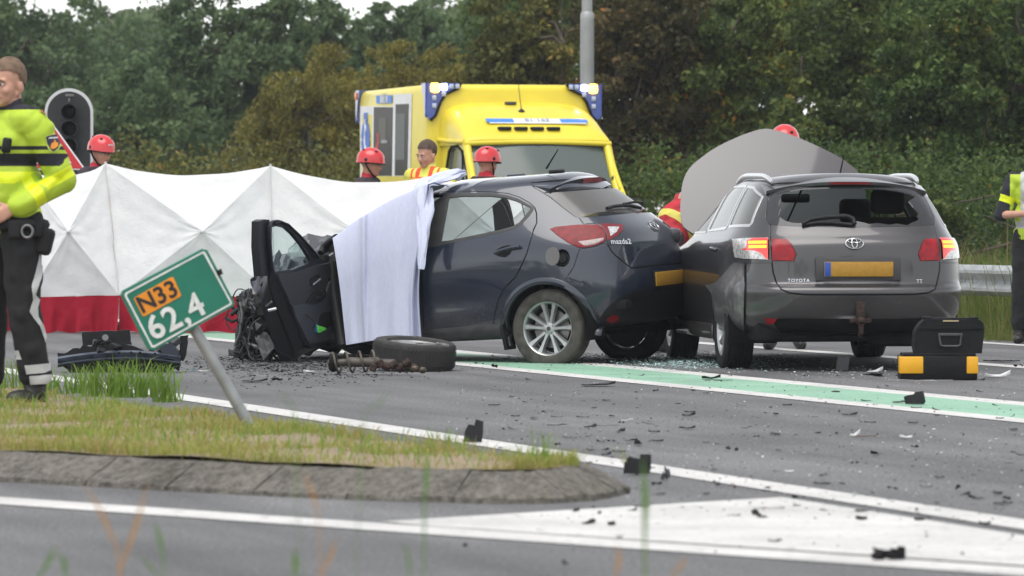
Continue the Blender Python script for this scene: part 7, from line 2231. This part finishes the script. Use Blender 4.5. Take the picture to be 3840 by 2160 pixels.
# --- the police officer on the island
po_l = gd(26, 1020, .115)
off_r, off = person('person', 'police officer in yellow hi-vis jacket standing on the island, facing left', po_l, R(222), 1.95, head_yaw=R(16), head_pitch=R(2), bulk=1.09, outfit='police', voxel=.0078, hair=HAIRS, glove=False,
    arms={1: ((-.14, .27, 1.15), (.10, .17, 1.01)), -1: ((-.02, -.30, 1.16), (.20, -.10, 1.05))}, legs={1: ((.0, .12, .50), (-.06, .13, .09)), -1: ((.05, -.10, .50), (.05, -.12, .09))})
zo = lambda pts: [(x / 2.069, 200 + y / 2.069) for x, y in pts]           # zoom of [0,200,320,900]
zt = lambda pts: [(x / 2.0406, 850 + y / 2.0406) for x, y in pts]         # zoom of [0,850,320,1560]
jb = bvh_of(off['jacket'], off['M']); tbv = bvh_of(off['trousers'], off['M'])
sh_o = [(345, 640), (375, 628), (430, 622), (470, 632), (474, 700), (455, 745), (415, 775), (378, 750), (355, 705)]
pa = decal(jb, zo(sh_o), .004, 'sleeve_patch_border', mat('patch_green', (.45, .55, .10), .7), off_r, 4)
sh_i = [(354, 648), (380, 637), (430, 632), (463, 640), (465, 698), (448, 736), (414, 764), (386, 742), (364, 700)]
decal(jb, zo(sh_i), .006, 'sleeve_patch', mat('patch_navy', (.02, .022, .05), .7), pa or off_r, 4)
decal(jb, zo([(388, 735), (395, 700), (412, 690), (415, 668), (430, 690), (445, 700), (446, 722), (428, 738), (408, 745)]), .008, 'sleeve_flame', mat('patch_orange', (.70, .25, .03), .7), pa or off_r, 3)
decal(jb, zo([(372, 653), (455, 652), (455, 662), (372, 664)]), .008, 'sleeve_lettering', mat('patch_white', (.6, .6, .6), .7), pa or off_r, 3)
decal(jb, zo([(300, 450), (360, 440), (410, 470), (400, 482), (340, 480)]), .008, 'shoulder_mark', mat('rank_brown', (.30, .13, .03), .7), off_r, 4)
# belt and kit
b = MB(); M_ = off['M']
belt = [(.158 * math.cos(a), .20 * math.sin(a), .925) for a in np.linspace(0, 2 * math.pi, 33)]
b.tube(belt, .030, 8, flat=1.0, cap=False); bel = b.build('belt', BLKC, off_r, 60, local=True)
hc = at(102, 868, po_l.y - .22)
b = MB(); b.tube([hc + Vector((.030 * math.cos(a), 0, .034 * math.sin(a))) for a in np.linspace(0, 2 * math.pi, 25)], .008, 8); b.build('handcuff', mat('cuff_steel', (.20, .20, .20), .4, .7), off_r, 60)
for q_ in ((55, 860, .20, (.07, .06, .10)), (140, 850, .16, (.05, .05, .12))):
    b = MB(); b.box(at(q_[0], q_[1], po_l.y - q_[2]), q_[3], None, .012); b.build('belt_pouch', BLKC, off_r, 60)
b = MB(); b.box(at(168, 905, po_l.y - .10), (.09, .12, .15), (0, .25, 0), .025); b.box(at(176, 925, po_l.y - .09), (.05, .09, .10), (0, .3, 0), .02); b.build('holster', BLKC, off_r, 60)
b = MB(); b.box(at(25, 545, po_l.y - .26), (.05, .04, .085), (0, .15, 0), .012); b.build('radio', BLK, off_r, 60)
b = MB(); b.tube([at(20, 565, po_l.y - .27), at(8, 590, po_l.y - .27), at(-4, 610, po_l.y - .26)], .006, 6); b.build('radio_cord', BLK, off_r, 60)
st_l = [(303, 125), (290, 250), (240, 460), (250, 560), (222, 650), (255, 700), (300, 760), (340, 880), (375, 990), (390, 1090)]
st_r = [(415, 1095), (400, 1000), (365, 900), (330, 760), (290, 690), (285, 620), (300, 560), (268, 520), (310, 400), (335, 280), (348, 190)]
decal(tbv, zt(st_l + st_r), .006, 'trouser_stripe', REFL, off_r, 6)
for nm, pts in (('leg_band', [(72, 950), (150, 945), (172, 1015), (80, 1022)]), ('leg_band', [(190, 1062), (375, 1045), (380, 1100), (340, 1118), (205, 1128)]), ('leg_band', [(228, 1142), (390, 1132), (402, 1195), (235, 1205)])):
    decal(tbv, zt(pts), .008, nm, REFL, off_r, 6)

# --- rescuers behind the screen
FG = 'rescue crew in red helmets'
def stand(dx, Y): return Vector((atd(dx, 600, Y).x, Y, 0))
person('person', 'red-helmeted rescuer holding the screen top, next to the traffic light', stand(250, 47.9), R(-35), 1.96, FG, head_yaw=R(-12), head_pitch=R(8), voxel=.012, skin=SKIN2,
       arms={1: ((.14, .26, 1.22), (.28, .10, 1.40)), -1: ((.05, -.27, 1.20), (.25, -.16, 1.05))})
person('person', 'red-helmeted rescuer seen from the side before the ambulance door, facing right', stand(928, 48.6), R(-18), 1.84, FG, head_yaw=R(5), head_pitch=R(6), voxel=.012, skin=SKIN2)
person('person', 'bare-headed medic in red and yellow vest standing before the ambulance', stand(1078, 48.5), R(-122), 1.95, None, head_yaw=R(-12), head_pitch=R(14), outfit='medic', voxel=.011, glove=False)
person('person', 'red-helmeted rescuer in front of the ambulance windscreen, looking away', stand(1222, 47.6), R(28), 1.84, FG, head_yaw=R(15), head_pitch=R(6), voxel=.012, skin=SKIN2)
# --- crew at the estate car
person('person', 'rescuer in red jacket bent over between the two cars', Vector((atd(1672, 600, 40.6).x, 40.6, 0)), R(40), 1.84, FG, lean=R(52), head_pitch=R(10), voxel=.012,
       arms={1: ((.62, .22, .95), (.80, .18, .80)), -1: ((.45, -.34, .98), (.60, -.40, .85))}, legs={1: ((.08, .13, .50), (-.02, .14, .09)), -1: ((.0, -.14, .50), (-.12, -.15, .09))})
person('person', 'red-helmeted rescuer hidden behind the raised bonnet of the grey car', Vector((atd(1975, 600, 41.4).x, 41.4, 0)), R(-95), 1.95, FG, head_pitch=R(22), lean=R(6), voxel=.012)
# --- second officer at the right edge
pr_l = Vector((atd(2602, 600, 43.2).x, 43.2, 0))
person('person', 'police officer in short sleeves and yellow vest at the right edge, arms folded', pr_l, R(-96), 1.84, outfit='vest', voxel=.010, hair=HAIRB, glove=False,
       arms={1: ((.06, .30, 1.16), (.26, .06, 1.10)), -1: ((.02, -.29, 1.14), (.25, -.08, 1.15))}, legs={1: ((.03, .12, .50), (-.02, .13, .09)), -1: ((.02, -.12, .50), (-.02, -.13, .09))})
# ================================================================== tool boxes by the estate car
YB = gd(2361, 957).y
tbx = atd(2361, 957, YB)
YPL = mat('toolbox_yellow', (.72, .36, .01), .45, var=.06)
TBK = mat('toolbox_black', (.008, .008, .009), .5, spec=.2, var=.2, vscale=20, bump=.1, bscale=90)
lowb = thing('tool_box', 'low black tool box with yellow corner panels, under the black case', 'tool box', (tbx.x, YB, 0))
def dbox(x0, y0, x1, y1, Y, dep, bev=.008):
    a, c_ = atd(x0, y0, Y), atd(x1, y1, Y); b = MB()
    b.box(((a.x + c_.x) / 2, Y + dep / 2, (a.z + c_.z) / 2), (abs(c_.x - a.x), dep, abs(a.z - c_.z)), None, bev); return b
dbox(2266, 895, 2459, 956, YB, .30, .012).build('box_shell', TBK, lowb, 40)
dbox(2263, 897, 2323, 940, YB - .008, .12, .008).build('yellow_corner', YPL, lowb, 40)
dbox(2432, 897, 2461, 940, YB - .008, .12, .008).build('yellow_corner', YPL, lowb, 40)
dbox(2272, 889, 2455, 896, YB + .01, .28, .004).build('box_lid', TBK, lowb, 40)
upb = thing('tool_case', 'black hard case with front handle standing on the yellow-cornered box', 'tool case', (atd(2388, 893, YB).x, YB, atd(2388, 889, YB).z))
def prof_case():
    b = MB(); Y0 = YB + .015
    pts = [(2304, 889), (2300, 868), (2303, 835), (2310, 822), (2318, 812), (2330, 803), (2465, 805), (2474, 814), (2476, 830), (2473, 862), (2470, 889)]
    b.prism([atd(x, y, Y0) for x, y in pts], (0, .26, 0)); return b
prof_case().build('case_shell', TBK, upb, 30)
dbox(2312, 822, 2470, 830, YB + .006, .02, .003).build('lid_seam', BLKR, upb)
dbox(2322, 796, 2345, 804, YB + .06, .06, .004).build('latch', BLK, upb); dbox(2440, 797, 2462, 806, YB + .06, .06, .004).build('latch', BLK, upb)
dbox(2335, 799, 2450, 805, YB + .08, .05, .003).build('top_handle', BLK, upb)
dbox(2372, 806, 2412, 809, YB + .012, .01, .001).build('name_strip', mat('strip_pale', (.45, .35, .2), .5), upb)
b = MB(); b.tube([atd(x, y, YB - .01) for x, y in ((2362, 842), (2366, 868), (2374, 871), (2408, 871), (2416, 868), (2419, 842))], .0085, 8); b.build('front_handle', GREYP, upb, 60)
dbox(2360, 838, 2422, 845, YB + .0, .02, .003).build('handle_mount', GREYP, upb)

# ================================================================== torn-off front bumper on the left
bw = thing('bumper_wreck', 'torn-off front bumper and radiator panel lying behind the grass tufts', 'bumper', gd(310, 940))
YBW = gd(310, 938).y
BEAM = mat('bumper_beam_blue', (.085, .10, .13), .4, .5, var=.3, vscale=10)
b = MB(); rows = []
for k in range(25):
    t = k / 24; x = 145 + 310 * t; yt = 908 - 34 * math.sin(math.pi * (.1 + .62 * t)) + 12 * t; 
    rows.append([tuple(atd(x, yt, YBW + .05)), tuple(atd(x, yt + 5, YBW)), tuple(atd(x, yt + 15, YBW + .03)), tuple(atd(x, yt + 20, YBW)), tuple(atd(x, yt + 27, YBW + .04))])
b.grid(rows); b.build('bumper_beam', BEAM, bw, 40)
for x, y in ((232, 898), (262, 896), (300, 888), (330, 887), (352, 887), (390, 890), (280, 893)):
    q = MB(); q.lathe([(.001, 0), (.010, 0)], 10, Matrix.Translation(atd(x, y, YBW - .012)) @ Matrix.Rotation(R(90), 4, 'X')); q.build('bolt_hole', SEAM, bw)
rr2 = random.Random(77)
def ragged(name, pts, Y, th, m_, parent, jit=.01):
    b = MB(); P = densify(pts, 9)
    b.prism([atd(x, y, Y) + Vector((rr2.uniform(-jit, jit), 0, rr2.uniform(-jit, jit))) for x, y in P], (0, th, 0)); return b.build(name, m_, parent, smooth=0)
ragged('radiator_panel', [(206, 836), (300, 832), (326, 828), (330, 868), (262, 862), (262, 872), (208, 866)], YBW + .25, .05, BLK, bw, .004)
q = MB(); q.lathe([(.001, 0), (.024, 0)], 14, Matrix.Translation(atd(265, 849, YBW + .24)) @ Matrix.Rotation(R(90), 4, 'X')); q.build('round_hole', mat('road_seen_through', (.20, .20, .20), .8), bw)
ragged('lower_grille', [(140, 890), (190, 878), (210, 868), (330, 866), (360, 880), (430, 872), (455, 885), (440, 905), (330, 900), (200, 905), (150, 908)], YBW + .15, .10, BLK, bw, .015)
ragged('bumper_skin', [(150, 912), (250, 905), (330, 908), (440, 905), (452, 930), (400, 936), (300, 934), (180, 940)], YBW + .02, .12, UNDER, bw, .012)
ragged('headlamp_shell', [(400, 872), (432, 862), (447, 880), (450, 918), (420, 912)], YBW + .02, .10, mat('lamp_shell', (.03, .035, .05), .3, .2), bw, .01)
ragged('side_flap', [(452, 845), (473, 842), (470, 880), (462, 908), (450, 905)], YBW + .1, .04, BLK, bw, .004)
for k in range(16):
    x = rr2.uniform(230, 440); y = rr2.uniform(852, 905); p = atd(x, y, YBW + rr2.uniform(.0, .25))
    q = MB(); q.box(p, (rr2.uniform(.02, .12), rr2.uniform(.02, .08), rr2.uniform(.01, .05)), (rr2.uniform(0, 3), rr2.uniform(-.4, .4), rr2.uniform(0, 3)), .003, 1); q.v = [(x_, y_, max(z_, .003)) for x_, y_, z_ in q.v]
    q.build('broken_bracket', rr2.choice([BLK, GREYP, UNDER, BLK]), bw)

# ================================================================== debris
DBK = [mat('debris_black', (.008, .008, .009), .55, spec=.2, var=.3), mat('debris_charcoal', (.018, .018, .020), .5, spec=.25, var=.3), mat('debris_grey', (.055, .055, .058), .5, var=.3)]
DWH = mat('debris_white', (.62, .62, .60), .4, var=.2); DBR = mat('debris_brown', (.09, .035, .02), .6); DSI = mat('debris_silver', (.5, .5, .5), .3, .7)
def shard(kind, w, h, seed):
    """broken plastic: an irregular bent plate, a bar or a chunk; local, base at z = 0"""
    r = random.Random(seed); b = MB()
    if kind == 'plate':                         # lies on the road, curved with ragged outline
        n = 11; top = []
        for k in range(n):
            a = 2 * math.pi * k / n; q = r.uniform(.6, 1.05)
            top.append(Vector((w * .5 * q * math.cos(a), w * .33 * q * math.sin(a), 0)))
        ka, kb = r.uniform(0, 1), r.uniform(-.3, .35)
        for p in top: p.z = h * max(.12, .22 + (ka if p.x > 0 else kb) * abs(p.x / (w * .5)) ** 1.3 + r.uniform(-.1, .12))
        c_ = Vector((0, 0, h * .22))
        vs = top + [c_] + [p - Vector((0, 0, min(p.z * .5, .02) + .002)) for p in top] + [Vector((0, 0, .0))]
        fs = []
        for k in range(n):
            k2 = (k + 1) % n; fs += [(k, k2, n), (k2 + n + 1, k + n + 1, 2 * n + 1), (k, k + n + 1, k2 + n + 1, k2)]
        b.add(vs, fs)
    elif kind == 'bar':
        pts = [Vector((w * (t - .5), r.uniform(-.1, .1) * w, h * .4 + h * .5 * r.random() * (t > .6))) for t in (0, .25, .5, .75, 1)]
        b.tube(pts, [h * .22 * r.uniform(.6, 1.3) for _ in pts], 6, flat=.6)
    elif kind == 'fin':                         # stands up
        prof = [(-.5, 0), (-.46, .55), (-.30, .72 + .2 * r.random()), (.05, .78), (.12, 1.0), (.48, .95), (.5, .5), (.42, 0)]
        prof = [(x + r.uniform(-.07, .07), max(0, z + r.uniform(-.1, .06))) for x, z in prof]
        b.prism([Vector((x * w, 0, z * h)) for x, z in prof], (w * .05, .018, 0))
        b.prism([Vector((x * w * .7 + .1 * w, .02, z * h * .45)) for x, z in prof], (w * .05, w * .35, 0))
        b.v = [(x + .25 * w * r.uniform(-.1, .1), y + z * .25 * w, z) for x, y, z in b.v]
    else:
        for k in range(3):                      # splintered wedges
            c_ = Vector((r.uniform(-.32, .32) * w, r.uniform(-.1, .1) * w, h * r.uniform(.15, .45))); bm = bmesh.new()
            for q in range(9):
                u_ = Vector((r.gauss(0, 1), r.gauss(0, 1), r.gauss(0, 1))).normalized() * r.uniform(.5, 1.0)
                bm.verts.new(c_ + Vector((u_.x * w * r.uniform(.14, .34), u_.y * w * .14, u_.z * h * r.uniform(.25, .6))))
            hl = bmesh.ops.convex_hull(bm, input=bm.verts[:]); bmesh.ops.delete(bm, geom=[g for g in hl['geom_interior'] if isinstance(g, bmesh.types.BMVert)], context='VERTS'); bm.verts.index_update()
            b.add([v.co for v in bm.verts], [[v.index for v in f.verts] for f in bm.faces]); bm.free()
    b.v = [(x, y, max(z, .0015)) for x, y, z in b.v]
    return b
def piece_at(dx, dy, wpx, hpx, kind, m_, label, seed, name='debris_piece'):
    p = gd(dx, dy); s_ = FPX / DK / p.y
    b = shard(kind, wpx / s_, hpx / s_, seed)
    o = b.build(name, m_, None, smooth=25); o.location = (p.x, p.y, .006); o.rotation_euler = (0, 0, random.Random(seed).uniform(-.3, .3))
    tag(o, label, 'debris', 'larger car fragments on the road')
K, C_, G_ = DBK
big = [(1192, 1116, 50, 56, 'fin', C_, 'dark upright plastic fragment beside the island edge line'),
       (1603, 1196, 66, 52, 'fin', C_, 'large dark shard at the nose of the island'),
       (1668, 1212, 44, 58, 'chunk', G_, 'broken grey lamp chunk right of the island nose'),
       (1650, 1226, 30, 20, 'chunk', K, 'small black chunk below the grey lamp chunk'),
       (2216, 1414, 118, 48, 'chunk', K, 'long black fragment near the bottom edge on the white triangle'),
       (2256, 1412, 44, 32, 'fin', K, 'pointed black fin standing at the end of the long black fragment'),
       (2298, 1020, 50, 34, 'fin', C_, 'dark grey shell fragment standing on the green strip'),
       (2262, 1016, 40, 18, 'plate', G_, 'grey broken flap beside the shell on the green strip'),
       (1505, 972, 98, 20, 'plate', C_, 'curved dark trim shell on the near white line of the green strip'),
       (1790, 956, 66, 18, 'plate', K, 'curved black strip lying on the green strip behind the cars'),
       (1808, 962, 70, 8, 'bar', G_, 'thin grey trim strip on the far half of the green strip'),
       (1247, 928, 32, 16, 'chunk', K, 'black clip fragment on the white line by the hatchback wheel'),
       (2137, 1046, 48, 11, 'plate', K, 'flat black plate on the road below the green strip'),
       (1732, 1081, 48, 12, 'plate', K, 'black curled plate in the middle of the near lane'),
       (1520, 1076, 78, 6, 'bar', G_, 'long thin grey rod in the near lane'),
       (1562, 1068, 18, 10, 'chunk', K, 'small black block at the end of the grey rod'),
       (1578, 1064, 28, 10, 'bar', DWH, 'small bent white strip next to the grey rod'),
       (1402, 1075, 52, 8, 'bar', K, 'short black bar in the near lane'),
       (1241, 1022, 34, 10, 'plate', K, 'small flat black plate between tyre and island'),
       (1950, 938, 0, 0, None, None, None)]
big = [q for q in big if q[4]]
big += [(2120, 934, 36, 40, 'fin', G_, 'crumpled grey fragment under the rear of the estate car'),
        (2200, 950, 84, 18, 'chunk', K, 'flat black tray fragment before the tool box'),
        (2200, 938, 44, 16, 'plate', DWH, 'white broken lamp housing on the black tray before the tool box'),
        (2310, 961, 170, 6, 'bar', DSI, 'long pale chrome strip in front of the tool box'),
        (2510, 950, 70, 16, 'plate', DWH, 'white translucent plastic shell right of the tool box'),
        (2520, 911, 108, 12, 'plate', K, 'long flat black bumper piece right of the tool box'),
        (2560, 925, 28, 10, 'chunk', K, 'small black bit at the right edge beyond the tool box'),
        (2410, 1236, 28, 20, 'chunk', K, 'small black cube on the road at the right'),
        (2478, 1322, 34, 14, 'plate', K, 'dark oval fragment touching the lower white line at the right'),
        (2298, 1130, 34, 12, 'chunk', K, 'black clip in the right of the near lane'),
        (2280, 1104, 42, 14, 'plate', DWH, 'glittering white lamp splinter in the right of the near lane'),
        (2150, 1100, 30, 16, 'plate', DWH, 'broken clear lens pieces left of the glittering splinter'),
        (2178, 1104, 60, 10, 'bar', DBR, 'thin reddish wire fragment in the near lane'),
        (1855, 1138, 20, 16, 'chunk', K, 'black wedge fragment in the middle of the near lane'),
        (1985, 1190, 30, 9, 'plate', DWH, 'white oval sliver on the lower near lane'),
        (1850, 1232, 18, 18, 'chunk', DBR, 'rust-brown splinter near the lower white line'),
        (1806, 1226, 16, 12, 'chunk', K, 'black pebble-like bit near the lower white line'),
        (1940, 1285, 70, 8, 'bar', DBR, 'brown wire lying across the white triangle'),
        (1850, 1300, 32, 7, 'plate', K, 'small dark flake on the white triangle'),
        (1950, 1366, 36, 9, 'plate', K, 'dark flake at the lower side of the white triangle'),
        (1161, 1380, 34, 16, 'chunk', K, 'black lump on the near lane below the long white line'),
        (1422, 1425, 30, 16, 'chunk', K, 'black lump at the bottom edge of the near lane'),
        (1556, 1360, 18, 12, 'chunk', DBR, 'brown crumb between the two lower white lines'),
        (640, 962, 66, 10, 'plate', K, 'flat black fragment left of the torn-off wheel'),
        (706, 960, 52, 14, 'chunk', K, 'black bracket near the open car door'),
        (510, 936, 30, 8, 'plate', DWH, 'white scrap between bumper wreck and sign post'),
        (484, 935, 20, 7, 'plate', mat('debris_cyan', (.05, .35, .42), .5), 'light blue scrap right of the bumper wreck'),
        (780, 938, 34, 10, 'plate', DWH, 'white chip beside the strut spring'),
        (1640, 890, 130, 5, 'bar', K, 'thin black strip on the road under the two cars'),
        (1710, 898, 84, 18, 'chunk', K, 'dark rubble between the touching cars')]
for i, q in enumerate(big): piece_at(*q, 900 + i)
# many small shards: nothing tells them apart
rs = random.Random(99)
protos = [shard(rs.choice(['plate', 'plate', 'bar', 'chunk']), .06, .018, 2000 + k).build('shard_mesh', DBK[k % 3], None, smooth=25) for k in range(14)]
pm = [o.data for o in protos]
for o in protos: bpy.data.objects.remove(o)
def scatter(n, fx, fy, smin, smax, lab, grp, mats_=None):
    k = 0
    while k < n:
        x, y = fx(), fy(); p = gd(x, y)
        v = p.x * RNRM.x + p.y * RNRM.y
        if v < 6.5 and x < 1620 and y < 1275: continue
        if 1270 < x < 1500 and 880 < y < 925: continue
        o = bpy.data.objects.new('plastic_shard', pm[rs.randrange(len(pm))]); COL.objects.link(o)
        s_ = rs.uniform(smin, smax); o.scale = (s_, s_ * rs.uniform(.6, 1), s_ * rs.uniform(.7, 1.2)); o.location = (p.x, p.y, .005); o.rotation_euler = (0, 0, rs.uniform(0, 6.28))
        tag(o, lab, 'debris', grp); k += 1
lab = 'small dark plastic shard scattered on the asphalt among many others'
scatter(165, lambda: rs.uniform(1250, 2570), lambda: 945 + 380 * rs.random() ** 1.2, .45, 1.6, lab, 'small shards scattered on the road')
lab2 = 'small dark shard in the dense litter before the crushed car front'
scatter(80, lambda: rs.gauss(760, 140), lambda: min(1000, 905 + abs(rs.gauss(0, 34))), .4, 1.3, lab2, 'shards before the crushed front')
lab3 = 'small dark shard lying on the white triangle marking or the lines beside it'
scatter(26, lambda: rs.uniform(1300, 2560), lambda: rs.uniform(1270, 1420), .2, .5, lab3, 'shards on the painted triangle')
# glass crumbs and grit, uncountable
def crumbs(name, n, pts, size, m_, label, seed):
    r = np.random.default_rng(seed); P = np.array(pts); n = len(P)
    a = r.normal(size=(n, 4, 3)) * np.array([1, 1, .55]) * (size * r.uniform(.4, 1.4, n))[:, None, None]
    V = P[:, None, :] + a; V[:, :, 2] = np.abs(a[:, :, 2]) + .004
    F = (np.arange(n)[:, None, None] * 4 + np.array([[0, 1, 2], [0, 2, 3], [0, 3, 1], [1, 3, 2]])).reshape(-1, 3)
    me = bpy.data.meshes.new(name); me.from_pydata(V.reshape(-1, 3).tolist(), [], F.tolist()); me.materials.append(m_)
    o = bpy.data.objects.new(name, me); COL.objects.link(o); stuff(o, label, 'debris')
GCR = mat('glass_crumbs', (.42, .60, .58), .1, .1, .8); GWH = mat('glass_crumbs_white', (.75, .76, .75), .15, .1, .8)
def gpts(n, fx, fy): return [tuple(gd(fx(), fy())) for _ in range(n)]
crumbs('glass_crumbs', 0, gpts(2600, lambda: rs.gauss(1740, 110), lambda: rs.gauss(913, 9)), .008, GCR, 'heap of greenish safety glass crumbs between the cars', 1)
crumbs('glass_crumbs', 0, gpts(1300, lambda: rs.uniform(1100, 2576), lambda: 925 + 330 * rs.random()), .0036, GWH, 'fine glass splinters glinting over the near lane', 2)
crumbs('dark_grit', 0, gpts(3200, lambda: rs.gauss(1640, 170), lambda: rs.gauss(904, 7)), .007, DBK[0], 'dark grit under the cars', 3)
crumbs('dark_grit', 0, gpts(2600, lambda: rs.gauss(760, 150), lambda: 900 + abs(rs.gauss(0, 26))), .009, DBK[0], 'dark grit before the crushed car front', 4)
crumbs('dark_grit', 0, gpts(1500, lambda: rs.uniform(1150, 2576), lambda: 930 + 380 * rs.random()), .005, DBK[1], 'dark specks over the near lane', 5)
crumbs('glass_crumbs', 0, gpts(500, lambda: rs.gauss(2200, 160), lambda: rs.gauss(935, 10)), .006, GWH, 'white lamp splinters before the estate car', 6)
